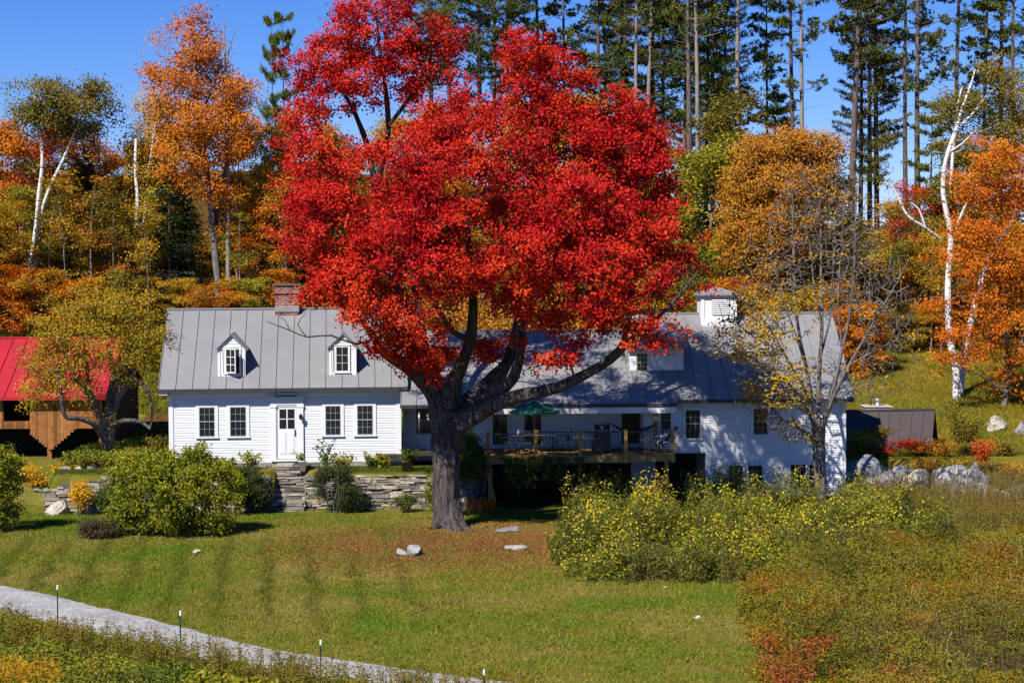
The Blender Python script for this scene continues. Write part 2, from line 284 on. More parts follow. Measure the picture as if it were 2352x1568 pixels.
# ------------------------------------------------------------------ object helpers
def tag(o, label=None, cat=None, group=None, kind=None):
    if label: o['label'] = label
    if cat: o['category'] = cat
    if group: o['group'] = group
    if kind: o['kind'] = kind
    return o
def thing(name, loc, label, cat, group=None):
    o = bpy.data.objects.new(name, None); COL.objects.link(o); o.location = loc; o.empty_display_size = .2
    return tag(o, label, cat, group)
def root_of(o):
    while o.parent: o = o.parent
    return o
class MB:
    def __init__(s, mx=None): s.v = []; s.f = []; s.m = []; s.val = []; s.sm = []; s.mx = mx; s.cur = .5
    def add(s, vs, fs, m=0, val=None, smooth=False):
        b = len(s.v)
        for p in vs:
            p = Vector(p)
            if s.mx is not None: p = s.mx @ p
            s.v.append(p)
        x = s.cur if val is None else val
        s.val += [x]*len(vs)
        for f in fs: s.f.append(tuple(i+b for i in f)); s.m.append(m); s.sm.append(smooth)
        return s
    def box(s, x0, x1, y0, y1, z0, z1, m=0, val=None, rot=None, c=None):
        vs = [Vector((x, y, z)) for z in (z0, z1) for y in (y0, y1) for x in (x0, x1)]
        if rot is not None:
            cc = Vector(c) if c else Vector(((x0+x1)/2, (y0+y1)/2, (z0+z1)/2)); vs = [rot @ (q-cc) + cc for q in vs]
        return s.add(vs, [(0, 2, 3, 1), (4, 5, 7, 6), (0, 1, 5, 4), (2, 6, 7, 3), (0, 4, 6, 2), (1, 3, 7, 5)], m, val)
    def prism(s, poly, axis, a, b, m=0, val=None):
        """extrude polygon (2D pairs) along axis 'x' (pairs y,z) or 'y' (pairs x,z)"""
        k = len(poly)
        f = (lambda p, t: (t, p[0], p[1])) if axis == 'x' else ((lambda p, t: (p[0], t, p[1])) if axis == 'y' else (lambda p, t: (p[0], p[1], t)))
        vs = [f(p, a) for p in poly] + [f(p, b) for p in poly]
        fs = [tuple(range(k)), tuple(range(2*k-1, k-1, -1))] + [(i, i+k, (i+1) % k+k, (i+1) % k) for i in range(k)]
        return s.add(vs, fs, m, val)
    def tube(s, pts, rad, n=8, m=0, val=None, smooth=True, cap=True, wob=0, seed=0, sub=1):
        pts = [Vector(p) for p in pts]
        if not hasattr(rad, '__len__'): rad = [rad]*len(pts)
        if sub > 1 and len(pts) > 2:
            P2, R2 = [], []
            for i in range(len(pts)-1):
                p0 = pts[max(i-1, 0)]; p1 = pts[i]; p2 = pts[i+1]; p3 = pts[min(i+2, len(pts)-1)]
                for k in range(sub):
                    t = k/sub; P2.append(.5*((2*p1)+(p2-p0)*t+(2*p0-5*p1+4*p2-p3)*t*t+(3*p1-p0-3*p2+p3)*t**3)); R2.append(rad[i]*(1-t)+rad[i+1]*t)
            P2.append(pts[-1]); R2.append(rad[-1]); pts, rad = P2, R2
        vs = []; d = (pts[1]-pts[0]).normalized(); ref = Vector((1, 0, 0)) if abs(d.x) < .8 else Vector((0, 1, 0)); e1 = d.cross(ref).normalized()
        for i, p in enumerate(pts):
            d = (pts[min(i+1, len(pts)-1)]-pts[max(i-1, 0)]).normalized(); e1 = (e1-d*e1.dot(d)).normalized(); e2 = d.cross(e1)
            for k in range(n):
                a = 2*pi*k/n; q = e1*cos(a)+e2*sin(a); r = rad[i]
                if wob: r *= 1+wob*mnoise.noise(p*1.3+q*1.1+Vector((seed, 0, 0)))*1.5+(wob*.75*mnoise.noise(Vector((q.x*4.5+seed, q.y*4.5, p.z*.55+q.z*4.5))) if n > 12 else 0)
                vs.append(p+q*r)
        fs = [(i*n+k, i*n+(k+1) % n, (i+1)*n+(k+1) % n, (i+1)*n+k) for i in range(len(pts)-1) for k in range(n)]
        if cap: fs += [tuple(range(n-1, -1, -1)), tuple(range((len(pts)-1)*n, len(pts)*n))]
        return s.add(vs, fs, m, val, smooth)
    def lathe(s, c, prof, n=16, m=0, val=None):
        c = Vector(c); vs = [c+Vector((r*cos(2*pi*k/n), r*sin(2*pi*k/n), z)) for r, z in prof for k in range(n)]
        fs = [(i*n+k, i*n+(k+1) % n, (i+1)*n+(k+1) % n, (i+1)*n+k) for i in range(len(prof)-1) for k in range(n)]
        return s.add(vs, fs, m, val, True)
    def build(s, name, mats, parent=None):
        me = bpy.data.meshes.new(name); off = Vector((0, 0, 0))
        if parent is not None: off = root_of(parent).location
        me.from_pydata([tuple(p-off) for p in s.v], [], s.f); me.update()
        for m in (mats if isinstance(mats, (list, tuple)) else [mats]): me.materials.append(m)
        me.polygons.foreach_set('material_index', s.m); me.polygons.foreach_set('use_smooth', s.sm)
        at = me.attributes.new('v', 'FLOAT', 'POINT'); at.data.foreach_set('value', s.val)
        o = bpy.data.objects.new(name, me); COL.objects.link(o)
        if parent is not None: o.parent = parent
        return o
def npmesh(name, verts, faces, mats, val=None, midx=None, parent=None, smooth=None):
    """verts (n,3), faces (k,q) arrays"""
    me = bpy.data.meshes.new(name); verts = np.asarray(verts, np.float32)
    if parent is not None: verts = verts - np.array(root_of(parent).location, np.float32)
    q = faces.shape[1]; me.vertices.add(len(verts)); me.vertices.foreach_set('co', verts.ravel())
    me.loops.add(faces.size); me.loops.foreach_set('vertex_index', faces.astype(np.int32).ravel())
    me.polygons.add(len(faces)); me.polygons.foreach_set('loop_start', np.arange(0, faces.size, q, dtype=np.int32))
    me.update(calc_edges=True)
    for m in (mats if isinstance(mats, (list, tuple)) else [mats]): me.materials.append(m)
    if midx is not None: me.polygons.foreach_set('material_index', np.asarray(midx, np.int32))
    me.polygons.foreach_set('use_smooth', np.full(len(faces), bool(smooth)))
    if val is not None:
        at = me.attributes.new('v', 'FLOAT', 'POINT'); at.data.foreach_set('value', np.asarray(val, np.float32))
    o = bpy.data.objects.new(name, me); COL.objects.link(o)
    if parent is not None: o.parent = parent
    return o
def copy_tree(o, parent=None):
    c = o.copy(); COL.objects.link(c); c.parent = parent
    for ch in o.children: copy_tree(ch, c)
    return c

# leaf quads ---------------------------------------------------------
def unit(a): return a/np.maximum(np.linalg.norm(a, axis=1, keepdims=True), 1e-6)
def leaf_quads(c, size, bias=(0, 0, .7), width=.75, out=None, outw=.3, along=None, fold=.18, rng=RNG):
    n = len(c); size = np.broadcast_to(size, (n,))[:, None]*rng.uniform(.65, 1.25, (n, 1))
    nm = rng.normal(size=(n, 3)); nm = unit(nm)+np.array(bias)
    if out is not None: nm = nm+out*outw
    nm = unit(nm)
    t = rng.normal(size=(n, 3)) if along is None else along+rng.normal(size=(n, 3))*.25
    t = unit(t-nm*(t*nm).sum(1, keepdims=True)); b = np.cross(nm, t)
    v = np.stack([c-t*size*.5, c+b*size*width*.5+nm*size*fold, c+t*size*.5, c-b*size*width*.5+nm*size*fold*.6], 1).reshape(-1, 3)
    f = np.arange(n*4).reshape(-1, 4); return v, f
class Cloud:
    def __init__(s): s.v = []; s.f = []; s.val = []; s.m = []; s.k = 0
    def add(s, v, f, val, m=0):
        s.v.append(v); s.f.append(f+s.k); s.k += len(v); s.val.append(np.repeat(val, len(v)//len(val)) if len(val) != len(v) else val); s.m.append(np.full(len(f), m))
    def leaves(s, c, size, m=0, val=None, **kw):
        v, f = leaf_quads(c, size, **kw)
        if val is None: val = RNG.random(len(c))
        s.add(v, f, np.asarray(val), m)
    def needles(s, a, b, wd, m=0, val=None):
        d = unit(b-a); r = unit(np.cross(d, RNG.normal(size=a.shape))); w_ = np.broadcast_to(wd, (len(a),))[:, None]
        v = np.stack([a-r*w_*.5, a+r*w_*.5, b+r*w_*.3, b-r*w_*.3], 1).reshape(-1, 3); f = np.arange(len(a)*4).reshape(-1, 4)
        s.add(v, f, RNG.random(len(a)) if val is None else val, m)
    def build(s, name, mats, parent=None):
        return npmesh(name, np.concatenate(s.v), np.concatenate(s.f), mats, np.concatenate(s.val), np.concatenate(s.m), parent)

def frustums(a, b, ra, rb, n):
    d = unit(b-a); ref = np.where(np.abs(d[:, :1]) < .8, [[1., 0, 0]], [[0, 1., 0]]); e1 = unit(np.cross(d, ref)); e2 = np.cross(d, e1)
    ang = np.arange(n)*2*pi/n; q = e1[:, None]*np.cos(ang)[None, :, None]+e2[:, None]*np.sin(ang)[None, :, None]
    v = np.concatenate([a[:, None]-d[:, None]*ra[:, None, None]*.4+q*ra[:, None, None], b[:, None]+q*rb[:, None, None]], 1).reshape(-1, 3)
    k = np.arange(n); base = np.stack([k, (k+1) % n, (k+1) % n+n, k+n], 1); f = (base[None]+(np.arange(len(a))*2*n)[:, None, None]).reshape(-1, 4)
    return v, f

def sample_lobes(lobes, n, shell=.5, rng=RNG):
    """lobes: (center Vector, rx, ry, rz)"""
    wt = np.array([l[1]*l[3]*(l[4] if len(l) > 4 else 1) for l in lobes]); wt = wt/wt.sum(); idx = rng.choice(len(lobes), n, p=wt)
    c = np.array([list(l[0]) for l in lobes])[idx]; r = np.array([[l[1], l[2], l[3]] for l in lobes])[idx]
    d = unit(rng.normal(size=(n, 3))); t = (shell**3+(1-shell**3)*rng.random((n, 1)))**(1/3)
    return c+d*r*t, d, idx

def grow(name_parent, limbs, clumps, twig=.012, bark=None, expo=.45, sides=10, wob=.12, rough=.10, capn=None, up=.15, name='trunk', minfrac=.12, seg=.5, flare=None):
    """limbs: list of (pts, radii).  Every clump centre is reached by a branch from the nearest wood."""
    pos = []; par = []; rad = []; sk = []
    mb = MB()
    for li, (pts, rs) in enumerate(limbs):
        mb.tube(pts, rs, n=sides if rs[0] > .06 else 6, wob=wob, seed=li*3.7, sub=4 if rs[0] > .06 else 2, cap=False)
        prev = -1
        if li > 0:
            dd = [(Vector(pts[0])-Vector(p)).length for p in pos]; prev = int(np.argmin(dd))
        for i in range(len(pts)-1):
            L_ = (Vector(pts[i+1])-Vector(pts[i])).length; k = max(1, int(L_/.5))
            for j in range(k):
                t = j/k; pos.append(list(Vector(pts[i]).lerp(Vector(pts[i+1]), t))); rad.append(rs[i]*(1-t)+rs[i+1]*t); par.append(prev); sk.append(1); prev = len(pos)-1
        pos.append(list(pts[-1])); rad.append(rs[-1]); par.append(prev); sk.append(1)
    n0 = len(pos); cap = n0+len(clumps)*14; A = np.zeros((cap, 3)); A[:n0] = pos; n = n0
    zmin = A[:n0, 2].min(); zr = A[:n0, 2].max()-zmin; blocked = np.zeros(cap, bool); blocked[:n0] = A[:n0, 2] < zmin+zr*minfrac
    d0 = np.min(np.linalg.norm(clumps[:, None]-A[None, :n0], axis=2), axis=1) if len(clumps)*n0 < 4e6 else RNG.random(len(clumps))
    for ci in np.argsort(d0):
        c = clumps[ci]; dv = A[:n]-c; dist = np.sqrt((dv**2).sum(1)); cost = dist+.45*np.maximum(0, dv[:, 2]+.1*dist)+blocked[:n]*50
        j = int(np.argmin(cost)); L_ = dist[j]
        if L_ < .05: continue
        k = min(12, max(1, int(L_/seg))); prev = j; a = A[j]; off = RNG.normal(size=3)*rough*L_
        for i in range(1, k+1):
            t = i/k; p = a*(1-t)+c*t+off*sin(pi*t)+np.array([0, 0, up*L_*sin(pi*t)*.5])+RNG.normal(size=3)*.03*L_*(i < k)
            A[n] = p; par.append(prev); rad.append(0); sk.append(0); prev = n; n += 1
    cnt = np.zeros(n); haschild = np.zeros(n, bool); par = np.array(par)
    for i in range(n-1, -1, -1):
        if not haschild[i]: cnt[i] += 1
        if par[i] >= 0: cnt[par[i]] += cnt[i]; haschild[par[i]] = True
    R = twig*cnt**expo; rad = np.array(rad)
    for i in range(n):
        if sk[i]: R[i] = rad[i]
        elif par[i] >= 0: R[i] = min(R[i], R[par[i]]*.85)
    e = np.array([i for i in range(n0, n)]); V0 = np.array([tuple(q) for q in mb.v]); F0_ = np.array(mb.f)
    if len(e):
        big = R[e] > .035; vs, fs, k = [V0], [F0_], len(V0)
        for sel, sd in ((e[big], 6), (e[~big], 4)):
            if len(sel) == 0: continue
            v, f = frustums(A[par[sel]], A[sel], R[par[sel]].clip(max=R[sel]*1.25), R[sel], sd); vs.append(v); fs.append(f+k); k += len(v)
        o2 = npmesh(name, np.concatenate(vs), np.concatenate(fs), bark, None, None, name_parent, smooth=True)
    else: npmesh(name, V0, F0_, bark, None, None, name_parent, smooth=True)
    return A[:n], R

def crown(parent, clumps, dirs, per, rad, size, mats, flat=.6, bias=(-.15, -.35, .6), name='crown', midx=None, width=.75, vfun=None):
    n = len(clumps); c = np.repeat(clumps, per, 0)+RNG.normal(size=(n*per, 3))*np.array([rad, rad, rad*flat])*.62
    cl = Cloud(); base = np.repeat(RNG.random(n)*.5, per); val = np.clip(base+RNG.random(n*per)*.6-.05, 0, 1)
    if vfun is not None: val = vfun(c, val)
    d = np.repeat(dirs, per, 0); v, f = leaf_quads(c, size, bias=bias, out=d, outw=.5, width=width)
    mi = 0
    cl.add(v, f, val, 0); o = cl.build(name, mats, parent)
    return o

def pxlimb(d, pts):
    """pts: (px,py,depth offset,half width px)"""
    return [P(p[0], p[1], d+p[2]) for p in pts], [p[3]/PXM(d+p[2]) for p in pts]
def pxlobe(d, l):
    k = PXM(d+l[4]); return (P(l[0], l[1], d+l[4]), l[2]/k, l[5], l[3]/k, l[6] if len(l) > 6 else 1)

#@@STRUCT
#@@OBJECTS
#@@PLANTS
# ================================================================== GROUND
def grid_sheet(name, xs, ys, zf, mats, zone=None, kind='structure', drop=None):
    X, Y = np.meshgrid(xs, ys); Z = zf(X, Y); v = np.stack([X, Y, Z], 2).reshape(-1, 3); nx = len(xs)
    i = np.arange((len(ys)-1)*(nx-1)); r = i//(nx-1); c = i % (nx-1); b = r*nx+c
    f = np.stack([b, b+1, b+nx+1, b+nx], 1)
    if drop is not None: f = f[drop(X.ravel()[b], Y.ravel()[b])]
    o = npmesh(name, v, f, mats, smooth=True)
    if zone is not None:
        a = o.data.attributes.new('zone', 'FLOAT_COLOR', 'POINT'); z = zone(X.ravel(), Y.ravel()); c4 = np.stack([z, z*0, z*0, z*0+1], 1); a.data.foreach_set('color', c4.astype(np.float32).ravel())
    return tag(o, kind=kind)
xs = np.unique(np.concatenate([[-2500, -900, -400, -200, -130, -90], np.arange(-60, 61, 1.0), [-9.64, -9.60, -8.24, -8.20, -19.4, -18.8, -18.2, -1.76, -1.74, 13.49, 13.9, 14.3], [90, 130, 200, 400, 900, 2500]]))
xs = xs[np.concatenate([[True], np.diff(xs) > 1e-6])]
ys = np.unique(np.concatenate([[-900, -200, -50, 0, 20], np.arange(30, 74, 2.0), np.arange(74, 92, .5), [77.29, 77.31], np.arange(92, 170, 1.5), np.arange(170, 230, 6), [260, 320, 500, 1000, 3000]]))
def zone(x, y):
    z = np.where(x < -18+0*y, sm(112, 118, y), np.where(x < 12, sm(90, 94, y), sm(112, 121, y)))
    return np.maximum(z, ((x > -1.75) & (x < 13.5) & (y > 77.5) & (y < 90))*1.0)
grid_sheet('ground', xs, ys, H, M['ground'], zone)
RU = [(-60, 1322), (0, 1343), (120, 1367), (420, 1440), (600, 1487), (870, 1527), (1100, 1560), (1300, 1578), (1500, 1590)]
RL = [(-60, 1392), (0, 1404), (120, 1432), (420, 1512), (600, 1556), (870, 1610), (1100, 1650), (1300, 1672), (1500, 1700)]
ru = [GP(*p) for p in RU]; rl = [GP(*p) for p in RL]
def road_y_upper(x): return np.interp(x, [p.x for p in ru], [p.y for p in ru])
def lawn_in(x, y): return (y > road_y_upper(x)+.1)
grid_sheet('lawn', np.arange(-34, 14.01, .5), np.unique(np.concatenate([np.arange(44, 77, .5), [77.25]])), lambda X, Y: H(X, Y)+.008+.03*np.sin(X*.9)*np.sin(Y*.7)*.3, M['lawn'], drop=lambda x, y: (y > road_y_upper(x)-.6))
# terrace lawn beside the house
grid_sheet('terrace_lawn', np.arange(-30, -1.8, .5), np.unique(np.concatenate([[77.25], np.arange(77.35, 86, .5)])), lambda X, Y: H(X, Y)+.01, M['lawn'], drop=lambda x, y: ~((x > -10.1) & (x < -7.9)) & ((x < -18.9) | (y > 77.3)) & ((y < 79.3) | (x < -14.9)))
def road():
    n = 90; vs = []; fs = []
    ux = np.array([p.x for p in ru]); uy = np.array([p.y for p in ru]); lx = np.array([p.x for p in rl]); ly = np.array([p.y for p in rl])
    T = np.linspace(0, 1, n)
    tt = np.linspace(0, 1, len(ux))
    for i, t in enumerate(T):
        a = np.array([np.interp(t, tt, ux), np.interp(t, tt, uy)]); b = np.array([np.interp(t, tt, lx), np.interp(t, tt, ly)])
        for k in range(7):
            s = k/6; q = a*(1-s)+b*s; e = .09*mnoise.noise(Vector((t*60, k, 3))) if k in (0, 6) else 0
            vs.append((q[0]+e, q[1]+e*1.5, .022+.02*sin(s*pi)-.012*(k in (0, 6))))
    for i in range(n-1):
        for k in range(6): fs.append((i*7+k, (i+1)*7+k, (i+1)*7+k+1, i*7+k+1))
    return tag(npmesh('gravel_road', np.array(vs), np.array(fs), M['gravel'], smooth=True), kind='structure')
road()

# ================================================================== FARMHOUSE
HOUSE = thing('farmhouse', (0, 80, 1.4), 'white clapboard farmhouse with grey metal roofs and dormers behind the red maple', 'house')
def blk(x0, y0, yaw): return Matrix.Translation((x0, y0, 0)) @ Matrix.Rotation(yaw, 4, 'Z')
A_M = blk(-14.03, 79.62, radians(4.8)); B_M = blk(-4.6, 80.9, radians(1.2)); C_M = blk(5.0, 80.0, radians(1.2))
def hit(px, py, mx, yl=0.0):
    """pixel -> (u, z) on the block's plane y_local = yl"""
    inv = mx.inverted(); o = inv @ CAM; v = inv.to_3x3() @ (P(px, py, 80)-CAM); t = (yl-o.y)/v.y; q = o+v*t; return q.x, q.z
def clap(mb, x0, x1, z0, z1, y=0.0, bh=.105, holes=()):
    """horizontal lapped boards facing -y, leaving rectangular holes out"""
    z = z0
    while z < z1-.01:
        zt = min(z+bh, z1); segs = [(x0, x1)]
        for hx0, hx1, hz0, hz1 in holes:
            if zt > hz0+.02 and z < hz1-.02:
                ns = []
                for a, b in segs:
                    if hx0 > a: ns.append((a, min(b, hx0)))
                    if hx1 < b: ns.append((max(a, hx1), b))
                segs = [q for q in ns if q[1]-q[0] > .02]
        for a, b in segs:
            mb.add([(a, y-.022, z), (b, y-.022, z), (b, y-.004, zt), (a, y-.004, zt), (a, y-.004, z), (b, y-.004, z)], [(0, 1, 2, 3), (4, 5, 1, 0)])
        z = zt
def window(mx, parent, u0, u1, z0, z1, y=-.035, cols=3, rows=2, trim=.11, double=True, sashm='white', tm='white', meet=True):
    mb = MB(mx); a, b, c, d = u0-trim, u1+trim, z0-.05, z1+trim
    mb.box(a, u0, y-.016, y+.03, c, d); mb.box(u1, b, y-.016, y+.03, c, d); mb.box(u0, u1, y-.016, y+.03, z1, d); mb.box(a-.02, b+.02, y-.05, y+.03, c-.045, c)
    mb.box(a-.01, b+.01, y-.04, y+.03, d, d+.02)
    f = mb.build('window', M[tm], parent)
    g = MB(mx); g.box(u0, u1, y+.012, y+.02, c, z1); g.build('pane', M['glass'], f)
    s = MB(mx); y0, y1 = y-.012, y+.01; zm = (z0+z1)/2; fr = .026
    s.box(u0, u0+fr, y0, y1, c, z1); s.box(u1-fr, u1, y0, y1, c, z1); s.box(u0+fr, u1-fr, y0, y1, z1-fr, z1); s.box(u0+fr, u1-fr, y0, y1, c, c+fr+.02)
    parts = [(c+fr+.02, zm-.02), (zm+.02, z1-fr)] if double else [(c+fr+.02, z1-fr)]
    if double: s.box(u0+fr, u1-fr, y0-.008, y1, zm-.02, zm+.02)
    t = .0065; xsx = [u0+fr+(u1-u0-2*fr)*i/cols for i in range(1, cols)]
    for lo, hi in parts:
        zs = [lo+(hi-lo)*i/rows for i in range(1, rows)]
        for x in xsx: s.box(x-t, x+t, y0+.004, y1-.004, lo, hi)
        for z in zs:
            prev = u0+fr
            for x in xsx+[u1-fr+t]: s.box(prev, x-t, y0+.004, y1-.004, z-t, z+t); prev = x+t
    s.build('sash', M['sash'] if double else M[sashm], f); return f
def roof_slab(mb, x0, x1, ye, ze, yr, zr, th=.10, pitch=.68, rib=True, m=0, me=1, back=1, backrun=None):
    """front slope from eave (ye,ze) to ridge (yr,zr) and the rear slope mirrored, panels with standing seams"""
    s = (zr-ze)/(yr-ye); br = backrun or (yr-ye); sides = [(ye, ze, 1)] + ([(yr+br, zr-s*br, -1)] if back else [])
    for (ey, ez, sg) in sides:
        poly = [(ey, ez), (yr, zr), (yr, zr-th), (ey+sg*.02, ez-th)] if sg > 0 else [(yr, zr), (ey, ez), (ey-.02, ez-th), (yr, zr-th)]
        mb.prism(poly, 'x', x0, x1, m)
        if rib:
            n = max(2, round((x1-x0-.2)/pitch)); nrm = Vector((0, -s*sg, 1)).normalized()
            for i in range(n+1):
                x = x0+.02+(x1-x0-.04)*i/n; a = Vector((0, ey, ez)); b = Vector((0, yr, zr)); hh = nrm*.045; w_ = .014
                vs = []
                for p in (a, b): vs += [(x-w_, p.y, p.z), (x+w_, p.y, p.z), (x+w_*.7, p.y+hh.y, p.z+hh.z), (x-w_*.7, p.y+hh.y, p.z+hh.z)]
                mb.add(vs, [(0, 1, 2, 3), (7, 6, 5, 4), (1, 5, 6, 2), (0, 3, 7, 4), (3, 2, 6, 7)], m)
    mb.box(x0-.01, x1+.01, yr-.09, yr+.09, zr-.02, zr+.055, m)
    mb.box(x0, x1, ye-.012, ye+.02, ze-th-.05, ze-.005, me)

# ---- west block (left): local u 0..9.43
W = 9.43; aw = []
win_px = [(457, 494), (528, 566), (747, 783), (820, 857)]; holes = []; wins = []
for a, b in win_px:
    u0, zt = hit(a, 935, A_M); u1, zb = hit(b, 1002, A_M); wins.append((u0, u1, 2.74, 3.92)); holes.append((u0-.05, u1+.05, 2.74-.03, 3.95))
du0, _ = hit(636, 940, A_M); du1, _ = hit(682, 940, A_M); holes.append((du0-.18, du1+.18, 1.5, 3.95))
mb = MB(A_M); clap(mb, 0, W, 1.72, 4.30, 0, holes=holes); wl = mb.build('front_wall', M['siding'], HOUSE)
mb = MB(A_M); mb.box(.0, W, .0, .14, 1.6, 4.62); mb.box(0, .14, .14, 8.0, 1.6, 4.62); mb.box(W-.14, W, .14, 8.0, 1.6, 4.62); mb.box(0, W, 8.0, 8.14, 1.6, 4.62)
for x in (0.0, W-.14): mb.prism([(0.1, 4.62), (8.0, 4.62), (4.05, 7.55)], 'x', x, x+.14)
mb.build('wall', M['siding'], HOUSE)
mb = MB(A_M); mb.box(-.05, W+.05, -.02, 8.1, 1.2, 1.6); mb.build('foundation', M['conc'], HOUSE)
mb = MB(A_M); mb.box(-.035, .15, -.045, .2, 1.6, 4.32); mb.box(W-.15, W+.035, -.045, .2, 1.6, 4.32); mb.box(-.03, W+.03, -.035, .03, 1.6, 1.72)
mb.box(-.04, W+.04, -.05, .03, 4.30, 4.56); mb.box(-.38, W+.3, -.42, .0, 4.555, 4.59); mb.box(-.38, -.04, -.42, .12, 4.46, 4.555)
mb.build('trim', M['white'], HOUSE)
mb = MB(A_M); roof_slab(mb, -.42, W+.32, -.46, 4.70, 4.05, 7.82, backrun=4.5); mb.build('roof', [M['roof'], M['roofdark']], HOUSE)
for i, (a, b, c, d) in enumerate(wins): window(A_M, HOUSE, a, b, c, d, trim=.13)
# frieze light over the door
fu0, fz0 = hit(632, 907, A_M); fu1, fz1 = hit(681, 898, A_M)
window(A_M, HOUSE, fu0, fu1, 4.38, 4.52, y=-.06, cols=3, rows=1, trim=.03, double=False, sashm='black')
# door with surround
mb = MB(A_M)
for x in (du0-.26, du1+.04): mb.box(x, x+.22, -.09, 0, 1.72, 3.98); mb.box(x-.03, x+.25, -.11, 0, 3.88, 3.98)
mb.box(du0-.26, du1+.26, -.09, 0, 3.98, 4.2); mb.box(du0-.34, du1+.34, -.19, 0, 4.2, 4.27); mb.box(du0-.40, du1+.40, -.25, 0, 4.27, 4.31)
mb.box(du0-.04, du0+.0, -.06, 0, 1.78, 3.98); mb.box(du1, du1+.04, -.06, 0, 1.78, 3.98); mb.box(du0, du1, -.06, 0, 3.9, 3.98)
mb.box(du0-.26, du1+.26, -.1, 0, 1.66, 1.74)
ds = mb.build('door_surround', M['white'], HOUSE)
mb = MB(A_M); mb.box(du0+.01, du1-.01, -.035, 0, 1.76, 3.9)
dm = (du0+du1)/2
for a, b in ((du0+.1, dm-.03), (dm+.03, du1-.1)): mb.box(a, b, -.045, -.034, 1.95, 2.85); mb.box(a+.04, b-.04, -.055, -.044, 1.99, 2.81)
door = mb.build('door', M['white'], HOUSE)
mb = MB(A_M)
for a, b in ((du0+.1, dm-.025), (dm+.025, du1-.1)):
    for c, d in ((3.0, 3.38), (3.42, 3.8)): mb.box(a, b, -.04, -.03, c, d)
mb.build('pane', M['glass'], door)
mb = MB(A_M); mb.box(du1-.11, du1-.075, -.085, -.05, 2.72, 2.95); mb.box(du1-.115, du1-.07, -.055, -.03, 2.70, 2.74); mb.box(du1-.115, du1-.07, -.055, -.03, 2.93, 2.97); mb.build('handle', M['black'], door)
lu, lz = hit(691, 955, A_M)
mb = MB(A_M); mb.box(lu-.02, lu+.02, -.10, -.09, lz+.02, lz+.1); mb.tube([(lu, -.1, lz+.08), (lu, -.2, lz+.12), (lu, -.22, lz+.06)], .012, 6); mb.lathe((lu, -.22, lz-.14), [(.02, 0), (.06, .03), (.07, .16), (.09, .18), (.02, .24), (0, .25)], 6)
mb.build('wall_lantern', M['black'], HOUSE)
